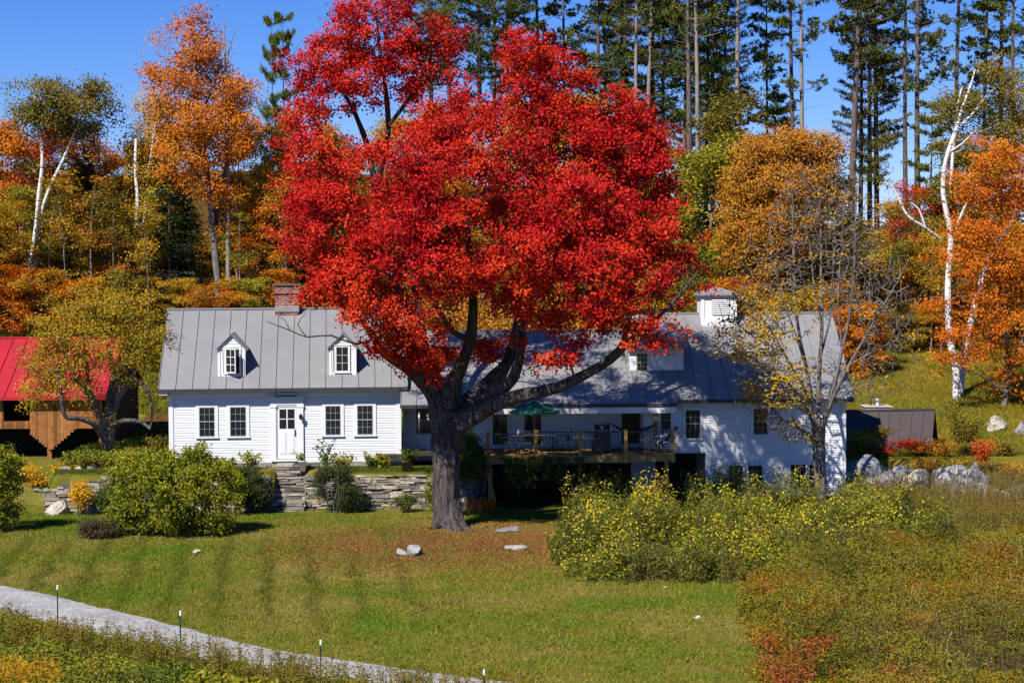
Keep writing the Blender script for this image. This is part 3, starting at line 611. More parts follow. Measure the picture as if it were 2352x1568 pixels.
# gabled dormers
def dormer(px0, px1, pyb, pyt, wpx, open_=False):
    yl = .95; u0, zb = hit(px0, pyb, A_M, yl); u1, _ = hit(px1, pyb, A_M, yl); um = (u0+u1)/2; _, zt = hit((px0+px1)/2, pyt, A_M, yl)
    s = (7.82-4.70)/(4.05+.46); zr = lambda y: 4.70+s*(y+.46)
    yl = (zb-4.70)/s-.46; u0, zb = hit(px0, pyb, A_M, yl); u1, _ = hit(px1, pyb, A_M, yl); um = (u0+u1)/2; _, za = hit((px0+px1)/2, pyt, A_M, yl)
    zb = zr(yl)-.05; hw = (u1-u0)/2; ze = za-hw*.98; ypk = (za-4.70)/s-.46; yen = (ze-4.70)/s-.46
    D = bpy.data.objects.new('dormer', None); COL.objects.link(D); D.parent = HOUSE
    mb = MB(A_M)
    a, zt_ = hit(wpx[0], wpx[2], A_M, yl); b, zb_ = hit(wpx[1], wpx[3], A_M, yl)
    mb.box(u0, a-.1, yl, yl+.05, zb, ze); mb.box(b+.1, u1, yl, yl+.05, zb, ze); mb.box(a-.1, b+.1, yl, yl+.05, zb, zb_-.08); mb.box(a-.1, b+.1, yl, yl+.05, zt_+.1, ze)
    mb.prism([(u0, ze), (u1, ze), (um, za-.04)], 'y', yl, yl+.05)
    for k in range(4):
        z = ze+.05+k*.11; hh = hw*(1-(z-ze)/(za-ze)); mb.box(um-hh*.86, um+hh*.86, yl-.018, yl, z, z+.09) if hh > .12 else None
    mb.box(u0-.015, u0+.09, yl-.025, yl, zb, ze); mb.box(u1-.09, u1+.015, yl-.025, yl, zb, ze); mb.box(u0+.09, u1-.09, yl-.02, yl, ze-.08, ze+.02)
    mb.box(a-.1, b+.1, yl-.03, yl, zb, zb+.07)
    for x in (u0, u1-.05): mb.prism([(yl+.05, zr(yl+.05)-.03), (yl+.05, ze+.02), (yen+.1, ze+.02)], 'x', x, x+.05)
    mb.build('dormer_wall', M['white'], D)
    mb = MB(A_M); o = .11; k = (za-ze)/hw
    for sg in (-1, 1):
        e = um+sg*(hw+o); zz = ze-o*k
        V = [(um, yl-.12, za+.03), (e, yl-.12, zz+.03), (e, (zz-4.70)/s-.46+.1, zz+.03), (um, ypk+.15, za+.03)]
        V2 = [(x, y, z-.05) for x, y, z in V]; mb.add(V+V2, [(0, 1, 2, 3), (7, 6, 5, 4), (0, 4, 5, 1), (1, 5, 6, 2)])
    mb.build('dormer_roof', M['roof'], D)
    window(A_M, D, a, b, zb_, zt_, y=yl-.035, cols=2, rows=3, trim=.06, double=False) if not open_ else None
    if open_:
        mb = MB(A_M); y = yl
        mb.box(a-.07, a, y-.04, y+.02, zb_-.05, zt_+.07); mb.box(b, b+.07, y-.04, y+.02, zb_-.05, zt_+.07); mb.box(a, b, y-.04, y+.02, zt_, zt_+.07); mb.box(a-.08, b+.08, y-.06, y+.02, zb_-.1, zb_-.05)
        f = mb.build('window', M['white'], D)
        g = MB(A_M); g.box(a, b, y+.035, y+.045, zb_-.05, zt_); g.build('pane', M['dark'], f)  # not glass: dark sheet whose colour stands in for the room's shade
        # the casement swung outward on its left side
        R = A_M @ Matrix.Translation((a+.02, y-.03, 0)) @ Matrix.Rotation(radians(-38), 4, 'Z')
        s_ = MB(R); ww = b-a-.03; s_.box(0, .04, -.02, .02, zb_-.03, zt_-.02); s_.box(ww-.04, ww, -.02, .02, zb_-.03, zt_-.02); s_.box(.04, ww-.04, -.02, .02, zt_-.06, zt_-.02); s_.box(.04, ww-.04, -.02, .02, zb_-.03, zb_+.01)
        s_.box(ww/2-.012, ww/2+.012, -.012, .012, zb_+.01, zt_-.06)
        for q in (1, 2): zz = zb_+(zt_-zb_-.05)*q/3; s_.box(.04, ww/2-.012, -.012, .012, zz-.012, zz+.012); s_.box(ww/2+.012, ww-.04, -.012, .012, zz-.012, zz+.012)
        sh = s_.build('open_sash', M['white'], f)
        g = MB(R); g.box(.04, ww-.04, -.003, .003, zb_+.01, zt_-.06); g.build('pane', M['glass'], D)
        p = MB(A_M); x = b+.02; p.tube([(x, y-.05, zt_-.28), (x+.04, y-.2, zt_-.28), (x+.04, y-.2, zb_-.12), (x-.3, y-.12, zb_+.02)], .014, 6); p.build('stay_bar', M['black'], D)
dormer(501, 563, 861, 768, (517, 550, 799, 854), True)
dormer(757, 818, 858, 766, (771, 801, 796, 851))
# chimney on the ridge
cx0, _ = hit(630, 700, A_M, 4.0); cx1, _ = hit(689, 700, A_M, 4.0); _, ctop = hit(660, 652, A_M, 4.0)
mb = MB(A_M); mb.box(cx0+.05, cx1-.05, 3.65, 4.5, 7.2, ctop-.42); mb.box(cx0, cx1, 3.6, 4.55, ctop-.42, ctop-.36); mb.box(cx0+.02, cx1-.02, 3.62, 4.53, ctop-.36, ctop-.06)
ch = mb.build('chimney', M['brick'], HOUSE)
mb = MB(A_M); mb.box(cx0-.05, cx1+.05, 3.55, 4.6, ctop-.06, ctop); mb.build('cap', M['slate'], ch)
mb = MB(A_M); mb.box(cx0+.03, cx1-.03, 3.62, 4.52, 7.70, 7.93); mb.build('flashing', M['conc'], ch)

# ---- middle block with the roof that runs down over the deck
mW = 9.7
mb = MB(B_M); roof_slab(mb, .0, 11.3, -1.85, 4.02, 3.6, 6.78, pitch=.62); mb.build('roof', [M['roof'], M['roofdark']], HOUSE)
hu, _ = hit(1090, 950, B_M, .6)
mb = MB(B_M)
mb.box(0, mW+.6, 7.2, 7.35, 1.3, 4.3); mb.build('rear_wall', M['siding'], HOUSE)
mb = MB(B_M); mb.box(.0, 1.9, 1.2, 1.35, 1.2, 4.5); mb.box(1.9, mW+.6, .9, 1.05, 1.3, 4.6); mb.box(1.8, 1.9, 1.05, 1.2, 1.3, 4.5)
mb.build('wall', M['siding'], HOUSE)
mb = MB(B_M); clap(mb, 1.9, mW+.5, 2.1, 4.0, .9, holes=[]); mb.build('porch_wall', M['siding'], HOUSE)
mb = MB(B_M); mb.box(1.2, 11.25, -1.83, -1.70, 3.62, 3.86); mb.box(1.2, 11.2, -1.70, .9, 3.60, 3.66); mb.build('porch_beam', M['white'], HOUSE)
# dark connector room window & things under the roof
window(B_M, HOUSE, .55, 1.25, 2.6, 3.7, y=1.16, cols=3, rows=2)
for (p0, p1, y0, y1) in ((1131, 1166, 948, 1040), (1204, 1243, 950, 1040), (1428, 1484, 942, 1040)):
    a, zt = hit(p0, y0, B_M, .88); b, zb = hit(p1, y1, B_M, .88)
    mb = MB(B_M); mb.box(a-.09, a, .84, .9, 2.12, zt+.09); mb.box(b, b+.09, .84, .9, 2.12, zt+.09); mb.box(a, b, .84, .9, zt, zt+.09); d_ = mb.build('porch_door', M['white'], HOUSE)
    g = MB(B_M); g.box(a, b, .86, .875, 2.12, zt); g.build('pane', M['glass'], d_)
for px in (1083, 1506):
    u, _ = hit(px, 980, B_M, -1.6)
    mb = MB(B_M); mb.box(u-.08, u+.08, -1.7, -1.54, 2.1, 3.62); mb.build('porch_post', M['deck'], HOUSE)

# ---- east block (right)
eu0, _ = hit(1440, 760, C_M, 4.7); euR, _ = hit(1941, 1000, C_M)
lowL, _ = hit(1621, 1100, C_M)
ewins = []; 
for (a, b, t, bt) in ((1517, 1541, 943, 985), (1574, 1608, 941, 1004), (1730, 1763, 938, 995), (1893, 1921, 938, 995), (1673, 1707, 1068, 1121), (1717, 1751, 1068, 1121), (1815, 1850, 1066, 1120), (1858, 1892, 1066, 1120)):
    u0, zt = hit(a, t, C_M); u1, zb = hit(b, bt, C_M); ewins.append((u0, u1, zb, zt))
ewins = [q for i, q in enumerate(ewins) if i != 3]
holes = [(a-.03, b+.03, c-.04, d+.03) for a, b, c, d in ewins]
mb = MB(C_M); clap(mb, .45, euR, 1.98, 3.82, 0, holes=holes); clap(mb, lowL, euR, .1, 1.98, 0, holes=holes); mb.build('front_wall', M['siding'], HOUSE)
mb = MB(C_M); mb.box(.4, euR, 0, .14, 1.9, 4.1); mb.box(lowL, euR, 0, .14, -.1, 1.9); mb.box(euR-.14, euR, .14, 9.4, -.1, 4.1); mb.box(.4, .54, .14, 9.4, 1.9, 4.1); mb.box(.4, euR, 9.4, 9.54, -.1, 4.1)
mb.box(lowL, lowL+.14, .14, 3.5, -.1, 1.9)
for x in (eu0+.05, euR-.14): mb.prism([(0.1, 4.05), (9.4, 4.05), (4.75, 7.25)], 'x', x, x+.14)
mb.build('wall', M['siding'], HOUSE)
mb = MB(C_M); mb.box(euR-.13, euR+.03, -.045, .2, -.05, 3.84); mb.box(.4, euR+.03, -.05, .03, 3.82, 4.02); mb.box(.2, euR+.3, -.36, .0, 4.0, 4.035); mb.box(lowL-.02, lowL+.12, -.04, .1, 0, 1.9); mb.build('trim', M['white'], HOUSE)
mb = MB(C_M); roof_slab(mb, eu0-.1, euR+.33, -.42, 4.14, 4.75, 7.50, pitch=.62); mb.build('roof', [M['roof'], M['roofdark']], HOUSE)
for a, b, c, d in ewins: window(C_M, HOUSE, a, b, c, d, trim=.10)
# dark recess below the deck side
ru0, _ = hit(1300, 1100, C_M, 3.4)
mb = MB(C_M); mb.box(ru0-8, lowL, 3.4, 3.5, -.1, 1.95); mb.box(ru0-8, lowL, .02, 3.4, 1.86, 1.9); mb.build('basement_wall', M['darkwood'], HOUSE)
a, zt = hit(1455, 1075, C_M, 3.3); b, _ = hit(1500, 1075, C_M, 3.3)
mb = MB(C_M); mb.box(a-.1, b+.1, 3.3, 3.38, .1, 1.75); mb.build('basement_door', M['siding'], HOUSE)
a, _ = hit(1531, 1075, C_M, -1.0)
# shed dormer
yl = 1.30; s = (7.50-4.14)/(4.75+.42); zf = lambda y: 4.14+s*(y+.42)
u0, _ = hit(1447, 858, C_M, yl); u1, _ = hit(1570, 858, C_M, yl); _, zt = hit(1510, 799, C_M, yl); a, wz1 = hit(1462, 811, C_M, yl); b, wz0 = hit(1487, 852, C_M, yl)
D = bpy.data.objects.new('shed_dormer', None); COL.objects.link(D); D.parent = HOUSE
mb = MB(C_M); clap(mb, u0, u1, zf(yl)-.02, zt, yl, .1, holes=[(a-.03, b+.03, wz0-.03, wz1+.03)]); mb.box(u0, u1, yl, yl+.1, zf(yl)-.05, zt)
for x in (u0, u1-.1): mb.prism([(yl+.1, zf(yl+.1)-.04), (yl+.1, zt), (3.45, zf(3.45)-.03)], 'x', x, x+.1)
mb.build('dormer_wall', M['siding'], D)
mb = MB(C_M); mb.prism([(yl-.25, zt-.03), (yl-.25, zt+.07), (3.9, zf(3.9)+.05), (3.9, zf(3.9)-.05)], 'x', u0-.2, u1+.2); mb.build('dormer_roof', M['roof'], D)
window(C_M, D, a, b, wz0, wz1, y=yl-.035, trim=.06, cols=3, rows=2)
# cupola
c0, _ = hit(1609, 740, C_M, 4.2); c1, _ = hit(1690, 740, C_M, 4.2); _, cz0 = hit(1650, 752, C_M, 4.1); _, cz1 = hit(1650, 677, C_M, 4.1); wd = c1-c0; y0 = 4.75-wd/2
CUP = bpy.data.objects.new('cupola', None); COL.objects.link(CUP); CUP.parent = HOUSE
mb = MB(C_M); mb.box(c0, c1, y0, y0+wd, cz0-.3, cz1); mb.box(c0-.04, c1+.04, y0-.04, y0+wd+.04, cz1-.12, cz1-.03)
for x in (c0, c1-.13): mb.box(x-.01, x+.14, y0-.03, y0, cz0-.1, cz1-.12)
mb.box(c0+.13, c1-.13, y0-.03, y0, cz0-.1, cz0+.42); mb.build('cupola_wall', M['white'], CUP)
l0, lz1 = hit(1635, 686, C_M, y0); l1, lz0 = hit(1675, 722, C_M, y0)
mb = MB(C_M); mb.box(l0, l1, y0-.012, y0-.006, lz0, lz1); lou = mb.build('louvre_shade_panel', M['dark'], CUP)  # flat dark panel on the wall, painted as shade behind the louvres
mb = MB(C_M); k = 8
for i in range(k):
    z = lz0+(lz1-lz0)*(i+.15)/k; mb.add([(l0, y0-.05, z), (l1, y0-.05, z), (l1, y0-.015, z+.05), (l0, y0-.015, z+.05), (l0, y0-.05, z-.01), (l1, y0-.05, z-.01)], [(0, 1, 2, 3), (4, 5, 1, 0)])
mb.build('louvres', M['white'], lou)
mb = MB(C_M); o = .16; cm = (c0+c1)/2; ym = 4.75; zz = cz1-.03; hgt = .38
V = [(c0-o, y0-o, zz), (c1+o, y0-o, zz), (c1+o, y0+wd+o, zz), (c0-o, y0+wd+o, zz), (c0-o, y0-o, zz+.05), (c1+o, y0-o, zz+.05), (c1+o, y0+wd+o, zz+.05), (c0-o, y0+wd+o, zz+.05)]
q = .42; V += [(cm-q, ym-q, zz+.24), (cm+q, ym-q, zz+.24), (cm+q, ym+q, zz+.24), (cm-q, ym+q, zz+.24), (cm, ym, zz+hgt)]
mb.add(V, [(3, 2, 1, 0), (0, 1, 5, 4), (1, 2, 6, 5), (2, 3, 7, 6), (3, 0, 4, 7), (4, 5, 9, 8), (5, 6, 10, 9), (6, 7, 11, 10), (7, 4, 8, 11), (8, 9, 12), (9, 10, 12), (10, 11, 12), (11, 8, 12)]); mb.build('cupola_roof', M['roof'], CUP)

# ================================================================== DECK
DECK = thing('wooden_deck', (2.6, 77.6, .05), 'raised timber deck with black balusters along the shaded side of the white house', 'deck')
dx0, dx1 = P(1112, 1050, 77.5).x, P(1549, 1050, 77.5).x; DZ = 2.08; dy = 77.5
mb = MB()
for i in range(21): y = dy+.02+i*.15; mb.box(dx0, dx1, y, y+.14, DZ-.03, DZ, 0, random.random())
mb.build('deck_boards', M['deck'], DECK)
mb = MB(); mb.box(dx0, dx1, dy-.04, dy, DZ-.25, DZ-.01, 0, .7); mb.box(dx0-.04, dx0, dy-.04, dy+3.2, DZ-.25, DZ-.01, 0, .3); mb.box(dx1, dx1+.04, dy-.04, dy+2.4, DZ-.25, DZ-.01, 0, .5)
for i in range(12): x = dx0+.3+i*(dx1-dx0-.6)/11; mb.box(x-.025, x+.025, dy+.02, dy+3.1, DZ-.23, DZ-.04, 0, .2)
mb.build('rim_joists', M['deck'], DECK)
rp = [1121, 1231, 1332, 1437, 1545]; rx = [P(p, 1000, 77.5).x for p in rp]
for i, x in enumerate(rx):
    mb = MB(); w_ = .07; mb.box(x-w_, x+w_, dy-.16, dy-.045, DZ-.28, DZ+1.0, 0, .3+.15*i); mb.box(x-.09, x+.09, dy-.18, dy-.025, DZ+1.0, DZ+1.03, 0, .4); mb.build('rail_post', M['deck'], DECK)
for i in range(4):
    a, b = rx[i]+.07, rx[i+1]-.07; mb = MB(); zt = DZ+.94 if i else DZ+.86
    mb.box(a, b, dy-.12, dy-.08, zt, zt+.035); mb.box(a, b, dy-.12, dy-.08, DZ+.09, DZ+.12); n = int((b-a)/.115)
    for k in range(1, n): x = a+(b-a)*k/n; mb.box(x-.009, x+.009, dy-.109, dy-.091, DZ+.12, zt)
    mb.build('railing', M['black'], DECK)
for px, v in ((1126, .9), (1332, .2), (1531, .4)):
    x = P(px, 1100, 77.6).x; mb = MB(); mb.box(x-.08, x+.08, dy+.02, dy+.18, .05, DZ-.25, 0, v); mb.build('support_post', M['deck'], DECK)
mb = MB(); q0, q1, q2 = P(1114, 1068, 77.5), P(1122, 1095, 77.5), P(1137, 1150, 77.5)
mb.tube([q0, q1, q2], [.12, .09, .05], 5, val=.8, smooth=False); mb.build('slanting_brace', M['deck'], DECK)

# ================================================================== RETAINING WALL + STEPS
def stone_course_wall(mb, x0, x1, y, z0, z1f, depth=.5, face=-1, seed=1, bulge=.10, yf=None, big=1.):
    rnd = random.Random(seed); z = z0; row = 0
    zmax = max(z1f(x0+(x1-x0)*i/20) for i in range(21))
    while z < zmax:
        hh = rnd.choice([.045, .06, .08, .10, .13, .17]); x = x0-rnd.random()*.3
        while x < x1:
            ln = rnd.uniform(.14, .62)*big*(1.2 if hh > .1 else 1); a, b = max(x, x0), min(x+ln, x1); x += ln
            if b-a < .05: continue
            if z+hh*.5 > z1f((a+b)/2): continue
            yy = (yf((a+b)/2) if yf else y)-rnd.uniform(0, bulge); j = lambda s=.02: rnd.uniform(-s, s)
            sp = .012; h2 = hh*rnd.uniform(.7, 1.0)
            V = [(a+sp+j(), yy+j(), z+j()), (b-sp+j(), yy+j(), z+j()), (b-sp+j(), yy+depth, z+j()), (a+sp+j(), yy+depth, z+j()), (a+sp+j(.03), yy+j()+.01, z+h2+j()), (b-sp+j(.03), yy+j()+.01, z+h2+j()), (b-sp, yy+depth, z+h2), (a+sp, yy+depth, z+h2)]
            mb.add(V, [(3, 2, 1, 0), (0, 1, 5, 4), (1, 2, 6, 5), (2, 3, 7, 6), (3, 0, 4, 7), (4, 5, 6, 7)], 0, rnd.random())
        z += hh
sx0, sx1 = P(622, 1120, 77.3).x, P(700, 1120, 77.3).x; yW = 77.3
WALL = thing('dry_stone_wall', (-8, 77.3, 0), 'long dry laid flat stone retaining wall in front of the white house, right of the stone steps', 'stone wall')
mb = MB(); top = lambda x: 1.42; stone_course_wall(mb, sx1, -1.6, yW, -.02, top, seed=3)
# a turn going back under the deck
mb2 = MB(blk(-1.6, 77.3, radians(80))); stone_course_wall(mb2, 0, 2.6, .0, -.02, lambda x: 1.42, seed=9); 
mb.v += mb2.v; off = len(mb.v)-len(mb2.v); mb.val += mb2.val; mb.f += [tuple(i+off for i in f) for f in mb2.f]; mb.m += mb2.m; mb.sm += mb2.sm
mb.box(sx1+.05, -1.7, yW+.12, yW+.45, .0, 1.32, 0, .0); mb.build('stonework', M['stone'], WALL)
WALL2 = thing('dry_stone_wall', (-14, 77.3, 0), 'dry laid stone retaining wall left of the stone steps, partly behind shrubs and ending low at large boulders', 'stone wall')
mb = MB(); wl0 = P(100, 1150, 77.3).x; topl = lambda x: 1.42*min(1, .62+.38*(x-wl0)/2.6) if x < wl0+2.6 else 1.42
stone_course_wall(mb, wl0, sx0, yW-.1, .0, topl, seed=5, depth=.55)
mb3 = MB(blk(sx0, 76.75, radians(90))); stone_course_wall(mb3, 0, .62, 0, 0, lambda x: 1.35, seed=11, depth=.4)
mb.v += mb3.v; off = len(mb.v)-len(mb3.v); mb.val += mb3.val; mb.f += [tuple(i+off for i in f) for f in mb3.f]; mb.m += mb3.m; mb.sm += mb3.sm
stone_course_wall(mb, sx0-.9, sx0, 76.72, 0, lambda x: 1.30, seed=15, depth=.5)
mb.box(wl0+2.7, sx0-.95, yW+.05, yW+.4, 0, 1.3, 0, 0.); mb.box(sx0-.85, sx0-.05, 76.95, yW+.1, 0, 1.2, 0, 0.); mb.build('stonework', M['stone'], WALL2)
STEPS = thing('stone_steps', (-8.9, 77, 0), 'flight of rough flat stone steps climbing through the wall to the white front door', 'steps')
n = 8; 
for i in range(n):
    z0 = i*1.66/n; y0 = 76.72+i*.33; mb = MB(); xb = sx1+.05 if i < 6 else sx1+.4
    stone_course_wall(mb, sx0+.02, xb, y0, z0-.02, lambda x, q=z0: q+1.66/n*.86, depth=.55, seed=60+i, bulge=.07, big=1.7); mb.box(sx0+.03, xb-.02, y0+.09, y0+.5, z0, z0+1.66/n*.8, 0, 0.)
    mb.build('step', M['stone'], STEPS)
mb = MB(); mb.box(sx0, sx1+.4, 76.9, 79.3, 0, .05, 0, 0); mb.build('bedding', M['slate'], STEPS)

# ================================================================== SHED WITH RED ROOF
SH = thing('barn', (-21.5, 85, 1.15), 'small barn with bright red metal roof and orange vertical boards at the left edge', 'barn')
sxR = P(243, 905, 84.6).x; sxL = sxR-9.5; yF = 85.0
mb = MB(); roof_slab(mb, sxL, sxR, 84.6, 4.04, 89, 6.42, pitch=.62, back=1); mb.build('roof', [M['redroof'], M['redroof']], SH)
def boards(mb, x0, x1, zlo, zhi, y, bw=.13, seed=0):
    rnd = random.Random(seed); x = x0
    while x < x1-.02:
        b = min(x+bw*rnd.uniform(.8, 1.2), x1); mb.box(x+.004, b-.004, y-rnd.uniform(0, .012), y+.05, zlo(x), zhi, 0, rnd.random()); x = b
xp = P(112, 1000, 85).x; arch = lambda x: (2.62 if (abs(x-xp) > 1.15) else 2.62-max(0, .98-.86*abs(x-xp)))
ox0, ox1 = P(8, 940, 85).x, P(68, 940, 85).x
mb = MB(); boards(mb, sxL+.2, ox0, arch, 4.0, yF, seed=1); boards(mb, ox0, ox1, lambda x: 2.62, 2.95, yF, seed=2); boards(mb, ox0, ox1, lambda x: 3.95, 4.0, yF, seed=3); boards(mb, ox1, sxR-.25, arch, 4.0, yF, seed=4)
mb.build('board_siding', M['wood'], SH)
for x in (xp, sxR-.33, xp-3.6): mb = MB(); mb.box(x-.09, x+.09, yF+.06, yF+.24, 1.0, 2.7, 0, .4); mb.build('post', M['wood'], SH)
mb = MB(); mb.box(sxL+.2, sxR-.2, 88.8, 88.9, 1, 5.9, 0, .2); mb.box(sxL+.2, sxR-.2, yF+.1, 88.8, 2.66, 2.72, 0, .2)
mb.box(sxL+.2, sxL+.28, yF+.06, 93, 1, 4, 0, .3); mb.box(sxR-.28, sxR-.2, yF+.2, 93, 1, 4, 0, .3); mb.box(sxL+.3, sxR-.3, 92.9, 93, 1, 4, 0, .3)
for x in (sxL+.2, sxR-.28): mb.prism([(85.1, 4.), (92.9, 4.), (89, 6.2)], 'x', x, x+.08, 0, .3)
mb.build('inner_walls', M['darkwood'], SH)
a = P(248, 1010, 85.2).x; b_ = P(287, 1010, 85.2).x
# ================================================================== BROWN ROOFED HUT
HU = thing('outbuilding', (17, 90, 1.2), 'low outbuilding with dark brown metal roof at the right end of the white house', 'outbuilding')
apx = P(2148, 940, 88.5); LW = 9.0; th_ = radians(-17); hx0 = apx.x-LW*cos(th_); zr = apx.z; yr = 88.5-LW*sin(th_)
SHR = Matrix.Identity(4); SHR[2][0] = .035; HM = Matrix.Translation((0, 0, -.035*LW)) @ blk(hx0, yr, th_) @ SHR; ye = 2.5
mb = MB(HM); roof_slab(mb, 0, LW, -ye, zr-ye*.95, 0, zr, pitch=.5, th=.08); mb.build('roof', [M['brownroof'], M['brownroof']], HU)
mb = MB(HM); mb.box(.1, LW-.35, -ye+.3, ye-.3, .0, zr-ye*.95+.1, 0, .3); mb.prism([(-ye+.3, zr-2.3), (ye-.3, zr-2.3), (0, zr-.15)], 'x', LW-.35, LW-.25, 0, .2); mb.build('walls', M['darkwood'], HU)
yr = 90.; zr = zr-.12
a = P(1985, 940, 90).x; b = P(2045, 940, 90).x
mb = MB(); mb.box(a, b, 89.7, 90.9, zr+.02, zr+.14, 0, .9); mb.box(a-.05, b+.05, 89.65, 90.95, zr+.14, zr+.18, 0, .6); mb.build('roof_vent', M['palerock'], HU)
mb = MB(); x = P(2019, 930, 90).x; mb.lathe((x, 90.3, zr+.18), [(.16, 0), (.16, .06), (.1, .08), (.1, .24), (.2, .26), (.2, .3), (0, .32)], 12); mb.build('vent_cap', M['steel'], HU)
mb = MB(); x = P(2002, 925, 90).x; mb.tube([(x, 90.2, zr+.1), (x, 90.2, zr+.6)], .035, 6); mb.build('stove_pipe', M['black'], HU)
# ================================================================== ROCKS
def rock(name, c, dim, seed, m, label, cat='rock', group=None, sub=4, amp=.28, flatb=True, rz=0, plane=0):
    bm = bmesh.new(); bmesh.ops.create_icosphere(bm, subdivisions=sub, radius=1); s = Vector((seed*7.3, seed*1.7, seed*3.1)); R = Matrix.Rotation(rz, 3, 'Z')
    rnd = random.Random(seed); pl = [(Vector((rnd.gauss(0, 1), rnd.gauss(0, 1), rnd.gauss(0, .8))).normalized(), rnd.uniform(.38, .78)) for _ in range(plane or 12)]
    for v in bm.verts:
        p = v.co.copy(); d = p.normalized()
        p = d*(1+amp*mnoise.noise(d*1.1+s)*1.6+.5*amp*mnoise.noise(d*2.6+s)+.18*amp*mnoise.noise(d*7+s))
        for q, t in pl:
            e = p.dot(q)-t
            if e > 0: p -= q*e*.86
        p += d*(.16*amp*mnoise.noise(d*6+s)+.08*amp*mnoise.noise(d*14+s))
        v.co = R @ Vector((p.x*dim[0], p.y*dim[1], p.z*dim[2]))
    me = bpy.data.meshes.new(name); bm.to_mesh(me); bm.free(); me.materials.append(m)
    for f in me.polygons: f.use_smooth = False
    at = me.attributes.new('v', 'FLOAT', 'POINT'); at.data.foreach_set('value', [rnd.random()*.6+.2]*len(me.vertices))
    o = bpy.data.objects.new(name, me); COL.objects.link(o); o.location = c; return tag(o, label, cat, group)
def rock_px(name, px, pyb, d, w, hgt, seed, m, label, cat='rock', depth=None, z=None, **kw):
    x = XD(px, d); g = h(x, d) if z is None else z
    rz_ = hgt*PXI(d)*(.72 if z is None else 1.25)
    return rock(name, (x, d, g+hgt*PXI(d)-rz_), (w*PXI(d)*(.56 if z is None else .74), (depth or w)*PXI(d)*.6, rz_), seed, m, label, cat, **kw)
PXI = lambda d: d/FPX
def gdist(py): return FPX*10/(py-590)
rock_px('lawn_rock', 951, 1277, gdist(1277), 44, 25, 2, M['rock'], 'larger grey rock with a hollow, in the lawn below the red maple')
rock_px('lawn_rock', 919, 1276, gdist(1276), 34, 14, 12, M['rock'], 'low pale rock joined to the left side of the hollowed lawn rock')
rock_px('lawn_rock', 1187, 1264, gdist(1264), 56, 12, 3, M['rock'], 'flat grey rock near the left end of the yellow wildflowers')
rock_px('lawn_rock', 1160, 1222, gdist(1222), 72, 10, 4, M['rock'], 'flat rock half in the shade to the right of the maple roots')
rock_px('lawn_rock', 451, 1268, gdist(1268), 32, 9, 5, M['palerock'], 'small flat pale stone alone on the striped lawn')
rock_px('lawn_rock', 1601, 1428, gdist(1428), 28, 9, 6, M['palerock'], 'small flat stone in the lawn left of the brush')
rock_px('lawn_rock', 1527, 1355, gdist(1355), 14, 5, 8, M['palerock'], 'tiny pale stone in the lawn just below the wildflowers')
rock_px('boulder', 130, 1168, 76.4, 72, 34, 7, M['palerock'], 'big cream boulder at the left end of the stone wall', 'boulder')
rock_px('boulder', 205, 1168, 76.4, 46, 24, 9, M['palerock'], 'pinkish rounded boulder left of the orange shrub by the wall', 'boulder')
rock_px('boulder', 292, 1165, 76.4, 44, 34, 10, M['palerock'], 'pale boulder right of the orange shrub by the wall', 'boulder')
rock_px('boulder', 320, 1172, 76.2, 34, 20, 11, M['rock'], 'low grey boulder nearest the big shrub', 'boulder')
for i, (px, w_, hh, nm) in enumerate([(84, 26, 12, 'leftmost of the small garden stones near the barn'), (112, 22, 10, 'second garden stone from the left near the barn'), (150, 30, 12, 'pale garden stone under the golden shrubs'), (182, 20, 10, 'small garden stone right of the golden shrubs'), (207, 24, 13, 'pale garden stone before the apple tree trunk'), (262, 22, 10, 'small garden stone just right of the apple tree trunk')]):
    rock_px('garden_stone', px, 1092, 79.2, w_, hh, 70+i, M['palerock' if i % 2 else 'rock'], nm, 'rock', sub=3)
# ledge right of the house
rock_px('boulder', 1968, 1082, 81.5, 80, 62, 21, M['rock'], 'rounded grey boulder with orange lichen against the right corner of the house', 'boulder', amp=.2, z=.9)
rock_px('boulder', 2018, 1090, 81.2, 91, 40, 22, M['rock'], 'broken pale ledge just right of the rounded lichen boulder', 'boulder', z=.6)
rock_px('boulder', 2066, 1098, 81.6, 85, 44, 23, M['rock'], 'grey ledge rock in the middle of the row of boulders', 'boulder', z=.55)
rock_px('boulder', 2105, 1110, 80.6, 78, 44, 33, M['palerock'], 'pale ledge behind the dry stalks, left of the tall cleft boulder', 'boulder', z=.3)
rock_px('boulder', 2176, 1110, 80.6, 78, 26, 24, M['rock'], 'flat capped grey slab lying over dry stalks', 'boulder', z=.75)
rock_px('boulder', 2172, 1140, 80.0, 91, 60, 34, M['rock'], 'grey ledge under the flat capped slab', 'boulder', z=.1)
rock_px('boulder', 2216, 1160, 79.6, 85, 100, 25, M['rock'], 'tall upright grey boulder with square top behind dry stalks', 'boulder', z=.1, plane=9)
rock_px('boulder', 2262, 1180, 79.0, 117, 96, 26, M['rock'], 'large sloping grey boulder, biggest of the row on the right', 'boulder', z=-.1)
rock_px('boulder', 2325, 1190, 79.0, 109, 66, 27, M['palerock'], 'smooth tan ledge at the right edge of the photo', 'boulder', z=-.1, amp=.15)
rock_px('boulder', 2288, 1000, 92, 60, 34, 28, M['palerock'], 'white rock on the grass slope near the right edge', 'boulder')
rock_px('boulder', 2345, 1022, 91, 36, 34, 29, M['rock'], 'grey rock on the slope cut by the right edge of the photo', 'boulder')
rock_px('boulder', 1995, 1075, 82.6, 78, 44, 31, M['rock'], 'dark mossy boulder behind the lichen boulder', 'boulder', z=.8)
